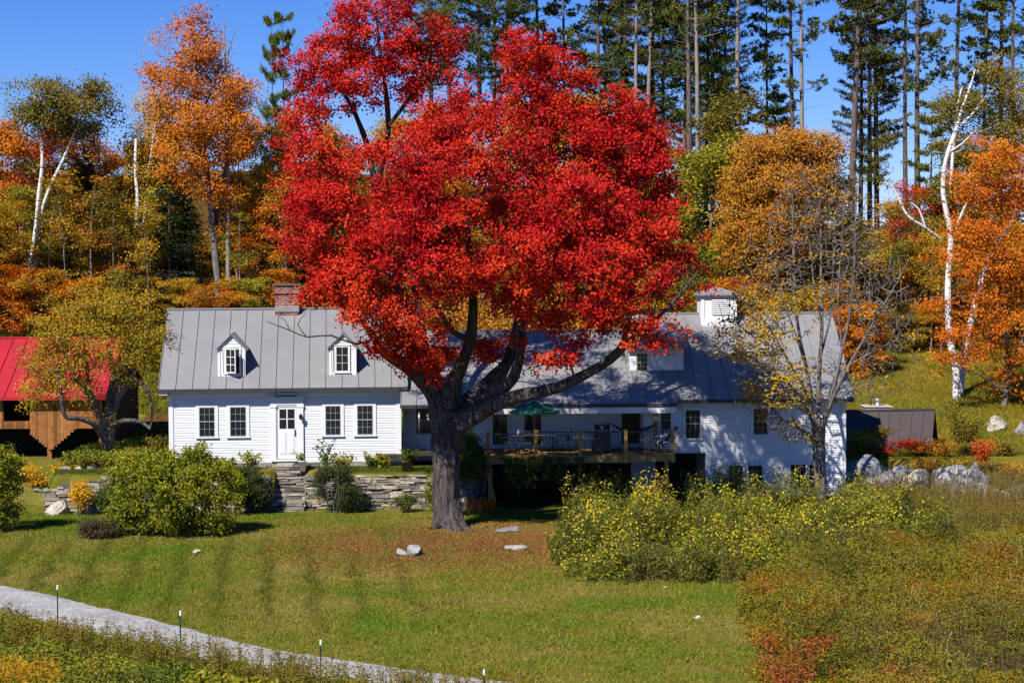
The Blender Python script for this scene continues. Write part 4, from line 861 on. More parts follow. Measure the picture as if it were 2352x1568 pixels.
# old stone wall behind house on the right slope
for i, (px, py) in enumerate(((2060, 782), (2085, 778), (2110, 780), (2140, 776), (2030, 783))):
    d = 117; wl_ = ['left', 'middle', 'right of centre', 'right', 'far left'][i]; rock('field_stone', (XD(px, d), d, h(XD(px, d), d)+.15), (.55, .5, .34), 50+i, M['rock'], 'grey field stone at the %s of the tumbled heap at the wood edge' % wl_, 'rock', 'field stones heaped at the wood edge', sub=3)

# ================================================================== FENCE POSTS
def tpost(px, pyt, pyb, label, thin=False):
    g = GP(px, pyb); top = 10-(pyt-590+(px-1176)*-.005)*g.y/FPX; hh = P(px, pyt, g.y).z
    T = thing('fence_post', (g.x, g.y, 0), label, 'fence post', None if thin else 'metal stakes along the gravel road'); r = .018 if not thin else .008
    mb = MB(); x, y = g.x, g.y
    mb.box(x-r, x+r, y-.006, y+.006, -.2, hh-.12); mb.box(x-.006, x+.006, y+.006, y+.04, -.2, hh-.12)
    if not thin:
        for i in range(int((hh-.2)/.09)): mb.box(x-.012, x+.012, y-.018, y-.006, .1+i*.09, .13+i*.09)
    mb.build('stake', M['postgreen'], T); mb = MB(); mb.box(x-r-.002, x+r+.002, y-.010, y+.042, hh-.12, hh); mb.build('white_tip', M['white'], T)
    return T
tpost(133, 1343, 1437, 'green metal stake with pale tip, leftmost of those along the gravel road')
tpost(415, 1402, 1503, 'green metal stake with pale tip, second from the left beside the gravel road')
tpost(737, 1469, 1568, 'green metal stake with pale tip, third from the left, amid tall dry plants')
tpost(1112, 1537, 1640, 'green metal stake with pale tip, rightmost, rising from the bottom edge')
g = GP(898, 1570); T = thing('thin_stake', (g.x, g.y, 0), 'thin rusty stake between the third and fourth green fence posts', 'stake'); mb = MB(); mb.tube([(g.x, g.y, -.1), (g.x+.01, g.y, P(898, 1514, g.y).z)], .009, 5); mb.build('rod', M['terracotta'], T)

# ================================================================== POTS
def pot(px, pyb, d, rt, rb, hh, m, label, z):
    x = XD(px, d); T = thing('plant_pot', (x, d, z), label, 'plant pot'); mb = MB()
    mb.lathe((x, d, z), [(0, 0), (rb, 0), (rt, hh-.03), (rt+.015, hh-.03), (rt+.015, hh), (rt-.02, hh), (rt-.03, hh-.06), (0, hh-.06)], 18); mb.build('pot', m, T); return T, x, d, z+hh
def sprig(parent, c, n, rad, hh, size, mat_, stems=8, name='plant'):
    cl = Cloud(); c = np.array(c); a = np.repeat(c[None], stems, 0)+RNG.normal(size=(stems, 3))*[rad*.3, rad*.3, 0]; b = c+np.stack([RNG.normal(size=stems)*rad*.7, RNG.normal(size=stems)*rad*.7, RNG.uniform(.5, 1, stems)*hh], 1)
    cl.needles(a, b, .012, 0, RNG.random(stems)*.3); t = RNG.uniform(.2, 1.05, (n, 1)); k = RNG.integers(0, stems, n); p = a[k]*(1-t)+b[k]*t+RNG.normal(size=(n, 3))*[rad*.22, rad*.22, .04]
    cl.leaves(p, size, bias=(-.1, -.4, .6)); return cl.build(name, mat_, parent)
pz = 1.44
T, x, d, z = pot(693, 1082, 78.6, .17, .12, .42, M['white'], 'tall white flower pot with yellow green grass beside the top step', pz-.04); sprig(T, (x, d, z-.05), 160, .2, .4, .09, L['yellowgreen'])
T, x, d, z = pot(934, 1089, 77.9, .23, .20, .42, M['terracotta'], 'brown cylindrical pot with a leafy green plant on the stone wall', pz); sprig(T, (x, d, z-.05), 420, .33, .5, .11, L['green'])

# ================================================================== DECK FURNITURE
FZ = DZ+.002
U = thing('parasol', (XD(1226, 79.0), 79.0, FZ), 'dark green canvas parasol opened over the deck below the eaves', 'parasol')
ux, uy, _ = U.location
mb = MB(); mb.lathe((ux, uy, FZ), [(0, 0), (.26, 0), (.26, .05), (.06, .09), (.03, .1)], 16); mb.tube([(ux, uy, FZ), (ux, uy, FZ+2.25)], .022, 8); mb.build('pole', M['deck'], U)
mb = MB(); za = P(1229, 921, 79).z; ze = P(1229, 944, 79).z; n = 8; R = 1.03
V = [(ux, uy, za)]+[(ux+R*cos(2*pi*i/n+.2), uy+R*sin(2*pi*i/n+.2), ze) for i in range(n)]+[(ux+R*.99*cos(2*pi*i/n+.2), uy+R*.99*sin(2*pi*i/n+.2), ze-.07) for i in range(n)]
Vi = [(x, y, z-.02) for x, y, z in V[:9]]
mb.add(V, [(0, i+1, (i+1) % n+1) for i in range(n)]+[(i+1, i+1+n, (i+1) % n+1+n, (i+1) % n+1) for i in range(n)]); mb.add(Vi, [(0, (i+1) % n+1, i+1) for i in range(n)]); mb.lathe((ux, uy, za-.03), [(.16, 0), (.08, .06), (.02, .1), (0, .12)], 8)
mb.build('canopy', M['green'], U)
def patio_chair(x, y, rz, label, group='metal chairs on the deck', m='black'):
    T = thing('patio_chair', (x, y, FZ), label, 'chair', group); R = blk(x, y, rz) @ Matrix.Translation((0, 0, FZ))
    for sx in (-.24, .24):
        for sy in (-.22, .22): mb = MB(R); mb.tube([(sx, sy, 0), (sx*.95, sy*.9, .43)], .014, 6); mb.build('leg', M[m], T)
    mb = MB(R); mb.box(-.26, .26, -.24, .24, .42, .445); 
    mb.build('seat', M['sling'], T); mb = MB(R)
    mb.tube([(-.25, .23, .43), (-.26, .30, .9), (-.2, .31, .95), (.2, .31, .95), (.26, .30, .9), (.25, .23, .43)], .014, 6)
    for i in range(6): x_ = -.18+i*.072; mb.tube([(x_, .235, .45), (x_, .305, .94)], .007, 4)
    for z_ in (.6, .75): mb.tube([(-.25, .26, z_), (.25, .26, z_)], .007, 4)
    mb.build('backrest', M[m], T)
    for s in (-1, 1): mb = MB(R); mb.tube([(s*.26, .27, .66), (s*.28, -.1, .66), (s*.27, -.2, .62), (s*.25, -.22, .43)], .013, 6); mb.build('armrest', M[m], T)
    return T
def table(x, y, rx_, ry_, label, hh=.73):
    T = thing('patio_table', (x, y, FZ), label, 'table'); mb = MB(); mb.box(x-rx_, x+rx_, y-ry_, y+ry_, FZ+hh-.03, FZ+hh); mb.build('table_top', M['steel'], T)
    for sx in (-1, 1):
        for sy in (-1, 1): mb = MB(); mb.tube([(x+sx*(rx_-.08), y+sy*(ry_-.08), FZ), (x+sx*(rx_-.1), y+sy*(ry_-.1), FZ+hh-.03)], .02, 6); mb.build('leg', M['black'], T)
    return T
X5 = lambda px: XD(px, 79)
table(X5(1225), 79.0, .85, .45, 'long metal table under the green parasol')
patio_chair(X5(1160), 78.6, pi/2+.3, 'black metal chair at the left end of the parasol table')
patio_chair(X5(1205), 78.3, pi+.1, 'black metal chair on the near side of the parasol table, left of the other')
patio_chair(X5(1255), 78.3, pi-.15, 'black metal chair on the near side of the parasol table, right of the other')
patio_chair(X5(1290), 79.0, -pi/2-.2, 'black metal chair at the right end of the parasol table')
# small table with cups
table(X5(1340), 78.7, .42, .3, 'small metal side table between the parasol set and the grill', .62)
for i, (px, m) in enumerate(((1190, 'white'), (1228, 'steel'), (1262, 'white'))):
    x = X5(px); T = thing('jug', (x, 78.95, FZ+.732), ('white jug at the left end of the parasol table', 'metal jug in the middle of the parasol table', 'white jug at the right of the parasol table')[i], 'jug')
    mb = MB(); mb.lathe((x, 78.95, FZ+.732), [(0, 0), (.05, 0), (.07, .06), (.05, .15), (.06, .19), (.05, .19), (.04, .14), (0, .13)], 12); mb.build('body', M[m], T); mb = MB(); mb.tube([(x+.05, 78.95, FZ+.9), (x+.1, 78.95, FZ+.87), (x+.06, 78.95, FZ+.79)], .008, 6); mb.build('handle', M[m], T)
# grill
gx = X5(1380); G_ = thing('grill', (gx, 78.6, FZ), 'black gas grill with a round thermometer on its lid, by the deck railing', 'grill')
mb = MB(); mb.box(gx-.34, gx+.34, 78.35, 78.85, FZ+.12, FZ+.78); mb.box(gx-.62, gx-.34, 78.4, 78.8, FZ+.80, FZ+.83); mb.box(gx+.34, gx+.62, 78.4, 78.8, FZ+.80, FZ+.83)
for sx in (-.3, .3):
    for sy in (78.4, 78.8): mb.box(gx+sx-.03, gx+sx+.03, sy-.03, sy+.03, FZ, FZ+.12)
mb.build('cabinet', M['black'], G_)
mb = MB(); mb.prism([(78.33, FZ+.80), (78.33, FZ+.98), (78.42, FZ+1.10), (78.6, FZ+1.16), (78.78, FZ+1.10), (78.87, FZ+.98), (78.87, FZ+.80)], 'x', gx-.33, gx+.33); lid = mb.build('lid', M['black'], G_)
mb = MB(); mb.tube([(gx-.24, 78.29, FZ+.93), (gx+.24, 78.29, FZ+.93)], .014, 8); mb.box(gx-.35, gx-.33, 78.32, 78.88, FZ+.8, FZ+1.1); mb.box(gx+.33, gx+.35, 78.32, 78.88, FZ+.8, FZ+1.1); mb.build('handle', M['steel'], lid)
mb = MB(); mb.tube([(gx, 78.31, FZ+1.04), (gx, 78.36, FZ+1.04)], .045, 14, smooth=False); mb.build('thermometer', M['white'], lid)
# hammock
hx0_, hx1_ = X5(1402), X5(1508); HA = thing('hammock', ((hx0_+hx1_)/2, 79.3, FZ), 'dark hammock slung along the right half of the deck', 'hammock')
nn = 14; V = []; F_ = []
for i in range(nn+1):
    t = i/nn; x = hx0_+(hx1_-hx0_)*t; s_ = 4*t*(1-t); z = FZ+1.12-.42*s_; w2 = .06+.34*sin(pi*t)**.6
    for k in range(5): q = (k-2)/2; V.append((x, 79.3+q*w2, z+.10*q*q*s_+.02*k % .03))
for i in range(nn):
    for k in range(4): F_.append((i*5+k, (i+1)*5+k, (i+1)*5+k+1, i*5+k+1))
mb = MB(); mb.add(V, F_, smooth=True); hb = mb.build('bed', M['sling'], HA); sd = hb.modifiers.new('thick', 'SOLIDIFY'); sd.thickness = .02
mb = MB(); mb.tube([(hx0_-.35, 79.3, FZ), (hx0_-.3, 79.3, FZ+1.2), (hx0_, 79.3, FZ+1.12)], .02, 6, smooth=False); mb.tube([(hx1_+.3, 79.3, FZ), (hx1_+.25, 79.3, FZ+1.2), (hx1_, 79.3, FZ+1.12)], .02, 6, smooth=False); mb.tube([(hx0_-.35, 79.3, FZ+.03), (hx1_+.3, 79.3, FZ+.03)], .02, 6); mb.build('stand', M['black'], HA)
# two reclining chairs at the right end
def recliner(px, y, rz, label):
    x = XD(px, y); T = thing('reclining_chair', (x, y, FZ), label, 'reclining chair', 'reclining chairs at the right end of the deck'); R = blk(x, y, rz) @ Matrix.Translation((0, 0, FZ))
    mb = MB(R); mb.tube([(-.26, -.7, .5), (-.26, -.1, .36), (-.26, .35, .55), (-.26, .8, 1.08)], .016, 6); mb.tube([(.26, -.7, .5), (.26, -.1, .36), (.26, .35, .55), (.26, .8, 1.08)], .016, 6); mb.tube([(-.26, .8, 1.08), (.26, .8, 1.08)], .016, 6); mb.tube([(-.26, -.7, .5), (.26, -.7, .5)], .016, 6); mb.build('frame', M['steel'], T)
    for s in (-1, 1): mb = MB(R); mb.tube([(s*.29, -.45, 0), (s*.29, .3, .62)], .015, 6); mb.tube([(s*.29, .5, 0), (s*.29, -.2, .62)], .015, 6); mb.build('leg', M['steel'], T); mb = MB(R); mb.tube([(s*.3, -.25, .63), (s*.3, .35, .66)], .022, 6); mb.build('armrest', M['white'], T)
    V = []; 
    for (yy, zz) in ((-.7, .5), (-.4, .43), (-.1, .34), (.1, .42), (.35, .54), (.8, 1.07)): V += [(-.24, yy, zz), (.24, yy, zz)]
    V += [(a, b, c-.02) for a, b, c in V]; F_ = [(2*i, 2*i+1, 2*i+3, 2*i+2) for i in range(5)]+[(12+2*i+2, 12+2*i+3, 12+2*i+1, 12+2*i) for i in range(5)]
    mb = MB(R); mb.add(V, F_); mb.build('sling', M['sling'], T); return T
recliner(1512, 78.6, -pi/2-.5, 'pale framed reclining chair at the right end of the deck, nearer to the hammock')
recliner(1530, 79.3, -pi/2-.2, 'pale framed reclining chair behind the right corner post of the deck')
# bird feeder & wind chime
x = XD(983, 79.2); F0 = thing('bird_feeder', (x, 79.2, P(983, 955, 79.2).z), 'small yellow bird feeder hanging in the dark corner left of the maple trunk', 'bird feeder')
mb = MB(); z = P(983, 955, 79.2).z; mb.box(x-.05, x+.05, 79.15, 79.25, z-.16, z); mb.prism([(x-.09, z), (x+.09, z), (x, z+.09)], 'y', 79.1, 79.3); mb.build('body', M['palerock'], F0); mb = MB(); mb.tube([(x, 79.2, z+.08), (x, 79.2, 3.93)], .005, 4); mb.build('wire', M['black'], F0)
x = XD(962, 79.2); F0 = thing('wind_chime', (x, 79.2, P(962, 925, 79.2).z), 'slender pale wind chime hanging left of the bird feeder', 'wind chime'); zt = 3.9
mb = MB(); 
for k in range(5): a = k*2*pi/5; mb.tube([(x+.03*cos(a), 79.2+.03*sin(a), zt-.15), (x+.03*cos(a), 79.2+.03*sin(a), zt-.9-.05*k)], .008, 5)
mb.build('tubes', M['steel'], F0); mb = MB(); mb.lathe((x, 79.2, zt-.15), [(0, 0), (.05, 0), (.05, .02), (0, .02)], 10); mb.tube([(x, 79.2, zt-.13), (x, 79.2, zt+.05)], .004, 4); mb.build('top_plate', M['darkwood'], F0)
# ================================================================== THE RED MAPLE
def low_orange(c, v): return np.clip(v*.92+.55*np.clip((10.2-c[:, 2])/5, 0, 1), 0, 1)
def custom_tree(name, label, cat, d, px, limbs, lobes, ncl, per, crad, lsize, bark, lm, twig=.012, shell=.5, extra=None, wob=.12, minfrac=.12, sides=10, group=None, flat=.6, upb=.15, z0=None, filt=None, bias=(-.15, -.35, .6), nobare=0, spray=.05, vfun=None):
    x = XD(px, d); g = h(x, d) if z0 is None else z0
    T = thing(name, (x, d, g), label, cat, group)
    LB = []
    for i, l in enumerate(limbs):
        p, r = pxlimb(d, l)
        if i == 0: p[0].z = g-.15
        LB.append((p, r))
    c, dr, idx = sample_lobes([pxlobe(d, l) for l in lobes], ncl, shell)
    if spray: c2, d2, _ = sample_lobes([pxlobe(d, l) for l in lobes], int(ncl*spray), 1.); c2 = c2+d2*RNG.uniform(.15, .75, (len(c2), 1)); c = np.concatenate([c, c2]); dr = np.concatenate([dr, d2])
    if filt is not None: k = filt(c); c, dr = c[k], dr[k]
    lc = c; ld = dr
    if nobare: kk = nobare(c); lc = c[kk]; ld = dr[kk]
    grow(T, LB, c, twig=twig, bark=bark, wob=wob, minfrac=minfrac, sides=sides, up=upb)
    crown(T, lc, ld, per, crad, lsize, lm, flat=flat, bias=bias, vfun=vfun)
    return T
MAPLE_L = [
 [(1030, 1222, 0, 38), (1029, 1200, 0, 34), (1027, 1175, 0, 31), (1025, 1140, 0, 29), (1025, 1060, 0, 29.5), (1028, 1000, 0, 32), (1028, 955, 0, 37), (1022, 915, .1, 30)],
 [(1012, 945, -.1, 26), (1000, 905, -.3, 22), (968, 868, -.6, 17), (925, 838, -1., 13), (885, 812, -1.4, 11), (862, 780, -1.7, 8.5), (835, 740, -2., 6), (800, 690, -2.5, 4)],
 [(1015, 925, .4, 24), (1000, 880, .8, 19), (985, 840, 1.2, 15), (972, 800, 1.6, 13), (962, 740, 2., 11.5), (950, 640, 2.6, 9), (935, 520, 3, 7), (925, 420, 3, 5)],
 [(1040, 930, -.4, 24), (1042, 880, -.8, 18), (1060, 840, -1.1, 14), (1080, 780, -1.4, 12), (1087, 700, -1.6, 10), (1082, 620, -1.7, 8.5), (1075, 540, -1.8, 7), (1085, 450, -1.8, 5)],
 [(1050, 955, .3, 27), (1085, 915, .6, 21), (1130, 872, 1.0, 17), (1162, 838, 1.2, 14), (1180, 790, 1.4, 12), (1192, 720, 1.5, 10.5), (1194, 650, 1.6, 9), (1205, 560, 1.8, 7), (1225, 440, 2, 5.5), (1235, 330, 2, 4)],
 [(1055, 970, -.7, 26), (1110, 942, -1.2, 18), (1170, 915, -1.8, 15), (1230, 903, -2.4, 13.5), (1290, 885, -2.8, 12.5), (1350, 858, -3.1, 11), (1405, 822, -3.3, 10), (1432, 790, -3.4, 9), (1443, 740, -3.4, 7), (1452, 680, -3.2, 5)],
 [(1100, 930, -.6, 20), (1150, 895, -1.2, 14), (1180, 860, -1.6, 12.5), (1196, 810, -1.7, 11), (1205, 740, -1.6, 8), (1240, 660, -1.6, 6), (1290, 560, -1.5, 5)],
 [(1432, 790, -3.4, 7), (1475, 760, -3.6, 5.5), (1530, 710, -3.8, 4.5), (1575, 660, -4, 3.2), (1605, 620, -4.1, 2)],
 [(1000, 880, .8, 12), (972, 850, 2, 10), (930, 790, 3, 8), (880, 700, 4, 7), (820, 600, 5, 5)],
 [(962, 740, 2., 10), (900, 640, 3.2, 8.5), (868, 520, 4, 8), (862, 430, 4.3, 8), (845, 340, 4.4, 6.5), (815, 260, 4.5, 5), (770, 180, 4.5, 3.5)],
 [(862, 430, 4.3, 8), (880, 360, 4.4, 7), (892, 290, 4.5, 6.5), (885, 200, 4.5, 5), (870, 100, 4.5, 4), (865, 20, 4.5, 2.5)],
 [(892, 290, 4.5, 5), (950, 210, 4.2, 4.5), (985, 130, 4, 3)],
 [(1205, 560, 1.8, 6), (1300, 430, 2.4, 5.5), (1360, 330, 2.6, 4.5), (1400, 250, 2.7, 3)],
 [(1080, 780, -1.4, 9), (1040, 760, -2.4, 6), (1000, 700, -3, 5), (960, 610, -3.4, 4)],
 [(1192, 720, 1.5, 8), (1260, 650, 2.4, 7), (1330, 560, 3, 6), (1400, 480, 3.4, 4.5)],
 [(1015, 870, -.8, 7), (1032, 905, -1.0, 14), (1040, 925, -.9, 18)],
 [(880, 770, -2.2, 3), (820, 790, -3, 2.6), (760, 770, -3.3, 2.2), (705, 774, -3.5, 1.9), (665, 758, -3.6, 1.4), (612, 738, -3.7, .8)], [(705, 774, -3.5, 1.4), (684, 745, -3.5, 1.1), (700, 722, -3.4, .7)], [(665, 758, -3.6, 1), (655, 735, -3.6, .8), (640, 728, -3.7, .5)],
 [(1036, 1150, 0, 22), (1044, 1188, -.25, 19), (1062, 1210, -.7, 11), (1086, 1219, -1.2, 3)],
 [(1016, 1150, 0, 22), (1008, 1190, -.2, 16), (998, 1208, -.5, 9), (986, 1214, -.7, 3)],
 [(1028, 1150, -.1, 24), (1030, 1196, -.4, 20), (1034, 1217, -.9, 10), (1040, 1226, -1.4, 3)],
 [(1032, 1150, -.1, 22), (1042, 1196, -.5, 15), (1052, 1216, -1.0, 9), (1062, 1226, -1.5, 3)],
]
MAPLE_C = [  # px, py, rx, ry, depth offset, depth radius(m), weight
 (765, 520, 105, 120, -1, 3.0), (695, 545, 55, 72, -1, 2.0, 1.1), (772, 640, 72, 75, -2, 2.4), (808, 722, 60, 30, -3, 1.8, .9), (862, 790, 40, 26, -3, 1.2, .7), (700, 460, 50, 40, -.5, 1.6),
 (860, 660, 140, 80, -3, 2.6), (900, 560, 130, 110, -3.5, 3), (950, 750, 95, 42, -2.5, 1.8, .8),
 (750, 170, 85, 95, 4.2, 2.5, .85), (705, 275, 60, 50, 3.8, 1.8, .7), (860, 70, 120, 95, 4.2, 2.8), (960, 130, 100, 110, 4, 2.8), (1010, 215, 66, 70, 3.5, 2.2, .8), (830, 180, 70, 80, 3.2, 2, .8),
 (740, 370, 90, 80, 2, 2.6, .9), (925, 20, 60, 55, 4.2, 2), 
 (950, 400, 150, 120, -1, 3.2), (1050, 300, 110, 90, 0, 2.8), (1050, 440, 130, 130, -3, 3), (1020, 600, 130, 110, -4, 2.6),
 (1215, 130, 62, 85, 1.5, 2.2), (1200, 230, 62, 60, 1.2, 2), (1275, 190, 75, 100, 1.5, 2.4), (1340, 220, 66, 60, 1.4, 2.2), (1300, 330, 120, 100, .5, 3), (1400, 300, 95, 110, 1, 2.6), (1455, 350, 75, 110, 1, 2.2), (1490, 420, 62, 110, .6, 2.2),
 (1180, 420, 110, 120, -1, 3), (1330, 480, 150, 120, -2, 3.2), (1480, 520, 90, 110, -.5, 2.6), (1545, 590, 58, 72, -2, 1.8), (1570, 670, 42, 40, -3.4, 1.4, .8), (1200, 590, 140, 110, -4, 2.8), (1360, 620, 130, 90, -4, 2.6), (1460, 650, 90, 70, -3.5, 2.2),
 (1240, 700, 120, 55, -3.5, 2, .8), (1370, 715, 90, 36, -4, 1.6, .8), (1495, 745, 55, 30, -4, 1.2, .9), (1520, 785, 36, 22, -4.2, .8, .8), (1180, 770, 60, 26, -2, 1.2, .35),
 (1275, 822, 64, 28, -3.2, .9, 1.0), (1320, 745, 45, 25, -3.4, .9, .6), (1000, 822, 60, 34, -2, 1.2, 1.3), (925, 800, 60, 34, -2, 1.2, 1.2), (1120, 805, 60, 30, 1, 1.2, .7), (1340, 775, 50, 26, -3.4, .9, .7), (1010, 870, 24, 20, -1, .5, .6), (1090, 800, 50, 28, 1.5, 1, .6), (1460, 790, 30, 16, -4, .6, .5),
]
def clump_gap(c):
    keep = np.array([mnoise.noise(Vector(q)*.5+Vector((3, 9, 1))) > -.24 and mnoise.noise(Vector(q)*1.15+Vector((5, 2, 8))) > -.12 for q in c]); return keep
def maple_gap(c):
    return np.array([mnoise.noise(Vector(q)*.5+Vector((3, 9, 1))) > -.22 and mnoise.noise(Vector(q)*1.1+Vector((5, 2, 8))) > -.09 and mnoise.noise(Vector(q)*2.3+Vector((1, 4, 2))) > -.06 for q in c])
custom_tree('maple_tree', 'huge old maple in full red leaf with thick spreading trunk on the lawn', 'tree', 72, 1030,
    MAPLE_L, [(a, b, c*.93, e*.93)+tuple(r) for a, b, c, e, *r in MAPLE_C], 9500, 62, .33, .125, M['maplebark'], L['red'], twig=.010, shell=.40, wob=.2, sides=36, spray=.10, vfun=low_orange, filt=maple_gap, flat=.7, minfrac=.06)

# ================================================================== APPLE TREE, BARE TREE, BIRCHES
custom_tree('apple_tree', 'gnarled apple tree with sparse olive and gold leaves in front of the red roofed barn', 'tree', 82.3, 240,
 [[(240, 1072, 0, 16), (246, 1035, 0, 14), (250, 1000, 0, 14), (252, 965, 0, 13)],
  [(246, 1000, -.1, 10), (225, 945, -.4, 9), (205, 905, -.7, 7.5), (175, 870, -1, 5.5), (150, 820, -1.3, 4), (135, 770, -1.5, 3)],
  [(240, 1010, -.3, 8), (215, 975, -1, 6.5), (180, 960, -1.5, 6), (150, 955, -1.8, 5), (140, 905, -2, 4), (132, 850, -2, 3)],
  [(252, 965, 0, 11), (256, 920, .3, 9), (262, 870, .6, 7), (250, 800, .9, 5), (235, 740, 1, 3.5)],
  [(254, 960, .2, 9), (275, 910, .1, 7.5), (290, 885, .0, 6.5), (315, 875, -.2, 5.5), (340, 900, -.4, 4), (350, 945, -.5, 3), (345, 980, -.5, 2.2)],
  [(255, 975, -.2, 7), (290, 965, -.6, 5.5), (325, 970, -.9, 4.5), (345, 985, -1, 3)],
  [(290, 885, .0, 5), (320, 840, .3, 4), (345, 790, .5, 3)], [(262, 870, .6, 5), (300, 800, 1, 4), (315, 730, 1.2, 3)], [(205, 905, -.7, 5), (200, 850, -.3, 4), (190, 780, 0, 3)]],
 [(130, 760, 62, 55, -1, 1.6), (200, 710, 90, 52, 0, 2.2), (280, 720, 95, 52, 0, 2.2), (340, 790, 55, 66, 0, 1.6, .8), (240, 790, 110, 60, -1, 2, .9), (100, 850, 50, 66, -1.2, 1.2, 1.0), (75, 900, 28, 46, -1.2, .8, .7), (170, 840, 60, 50, -1, 1.2, .8), (160, 900, 60, 50, -1.6, 1.2, .45), (350, 880, 42, 60, 0, 1.2, .6), (210, 960, 24, 36, -.8, .6, .3), (280, 850, 60, 40, -1, 1, .3), (250, 670, 60, 24, 0, 1.4)],
 560, 40, .34, .10, M['applebark'], L['apple'], twig=.007, shell=.3, wob=.2, upb=.1)
tip = lambda px, py: (px, py)
custom_tree('bare_tree', 'nearly bare grey limbed tree with few gold leaves before the right end of the house', 'tree', 77, 1884,
 [[(1884, 1165, 0, 16), (1884, 1120, 0, 15), (1882, 1060, 0, 15), (1880, 1000, 0, 16), (1878, 960, 0, 15)],
  [(1876, 985, 0, 5.58), (1862, 930, .1, 5.27), (1855, 860, .2, 4.65), (1838, 780, .2, 4.03), (1826, 690, .3, 3.41), (1822, 560, .3, 2.48), (1820, 440, .3, 1.55)],
  [(1880, 970, .3, 5.27), (1880, 900, .5, 4.96), (1884, 820, .6, 4.34), (1888, 740, .7, 3.72), (1886, 640, .8, 3.10), (1885, 520, .9, 2.17), (1882, 420, .9, 1.24)],
  [(1884, 990, -.2, 5.27), (1903, 930, -.5, 4.96), (1920, 870, -.7, 4.34), (1935, 800, -.8, 3.72), (1952, 720, -.9, 3.10), (1962, 620, -1, 2.48), (1965, 500, -1, 1.86), (1968, 430, -1, 1.24)],
  [(1890, 980, -.3, 4.96), (1915, 910, -.8, 4.34), (1950, 840, -1.2, 3.72), (1990, 770, -1.5, 3.10), (2030, 700, -1.8, 2.48), (2065, 640, -2, 1.55), (2090, 590, -2, 0.99)],
  [(1862, 930, .1, 3.72), (1840, 880, -.4, 3.41), (1800, 810, -.9, 2.79), (1765, 750, -1.2, 2.17), (1720, 700, -1.5, 1.55), (1690, 680, -1.6, 0.99)],
  [(1872, 1010, -.3, 4.96), (1840, 985, -.8, 3.72), (1800, 965, -1.2, 3.10), (1770, 935, -1.5, 2.17), (1730, 915, -1.6, 1.24)],
  [(1866, 970, -.5, 3.72), (1845, 920, -1.2, 3.10), (1800, 870, -1.8, 2.48), (1740, 830, -2.2, 1.86), (1670, 790, -2.4, 1.24)],
  [(1855, 860, .2, 3.10), (1835, 790, -.2, 2.79), (1800, 690, -.5, 2.17), (1775, 590, -.6, 1.55), (1765, 480, -.6, 0.99)],
  [(1884, 820, .6, 3.10), (1905, 740, 1, 2.48), (1912, 640, 1.2, 1.98), (1918, 520, 1.3, 1.24)],
  [(1935, 800, -.8, 2.79), (1925, 700, -.6, 2.48), (1930, 600, -.5, 1.86), (1940, 470, -.4, 1.12)],
  [(1950, 840, -1.2, 2.48), (2000, 810, -1.6, 1.86), (2060, 780, -2, 1.24)], [(1903, 930, -.5, 3.10), (1950, 900, -1, 2.17), (2000, 880, -1.2, 1.24)],
  [(1888, 740, .7, 2.48), (1870, 660, .9, 1.98), (1860, 560, 1, 1.24)], [(1800, 810, -.9, 1.86), (1740, 780, -1.2, 1.49), (1690, 740, -1.4, 0.99)]],
 [(1760, 660, 90, 120, 0, 2.5), (1850, 500, 90, 120, .5, 2.5), (1930, 500, 80, 110, 0, 2.5), (1990, 620, 80, 100, -1, 2.5), (2040, 730, 80, 90, -1.5, 2.2), (1720, 780, 100, 70, -1.5, 2.2), (1900, 640, 100, 100, 0, 2.5), (2060, 850, 70, 60, -1, 1.8, .6), (1780, 880, 90, 60, -1.6, 1.6), (1990, 860, 60, 60, -1, 1.6), (1800, 960, 70, 36, -1.2, 1.2, .5), (1840, 1000, 60, 30, -.8, 1, .4)],
 3000, 12, .28, .12, M['barebark'], L['gold'], twig=.0135, shell=.1, wob=.12, upb=.0, minfrac=.22,
 nobare=lambda c: np.array([(q[0] < P(1880, 800, 77).x and q[2] < 8.5 and random.random() < .40) or random.random() < .03 for q in c]))
def birch(label, d, px, limbs, lobes, n, per, rad, ls, lm, **kw):
    return custom_tree('birch_tree', label, 'tree', d, px, limbs, [(a, b, c*.86, e*.86)+tuple(r) for a, b, c, e, *r in lobes], int(n*1.35), per, rad, ls, M['birchbark'], lm, twig=.010, group=None, minfrac=.4, spray=.12, filt=clump_gap, **kw)
birch('double stemmed white birch with olive crown, one stem leaning far right', 113, 58,
 [[(55, 695, 0, 5.5), (66, 620, 0, 5.2), (80, 540, 0, 5), (90, 440, 0, 4.5), (97, 380, 0, 4.2), (94, 320, 0, 3), (85, 260, 0, 2), (80, 220, 0, 1.5)],
  [(70, 690, .3, 5), (78, 640, .3, 4.8), (84, 560, .3, 4.6), (92, 500, .2, 4.4), (115, 430, 0, 4.2), (146, 365, 0, 3.6), (165, 320, 0, 3), (182, 280, 0, 2.4), (200, 230, 0, 1.6)],
  [(97, 330, 0, 2), (70, 310, -.5, 1.6), (50, 300, -1, 1)], [(182, 280, 0, 2), (150, 270, 0, 1.8), (128, 290, -.3, 1.2)], [(200, 250, 0, 1.4), (230, 265, 0, 1.5), (262, 245, 0, 1)]],
 [(70, 255, 45, 45, 0, 2), (110, 215, 60, 42, 0, 2.2), (175, 240, 60, 48, 0, 2.2), (215, 205, 34, 30, 0, 1.4), (250, 245, 34, 22, 0, 1.2, .8), (120, 290, 50, 40, .5, 2, .8), (190, 300, 42, 42, .5, 1.6, .8), (95, 370, 30, 50, 1, 1.6, .5)],
 240, 80, .62, .15, L['olive'], sides=8, shell=.2)
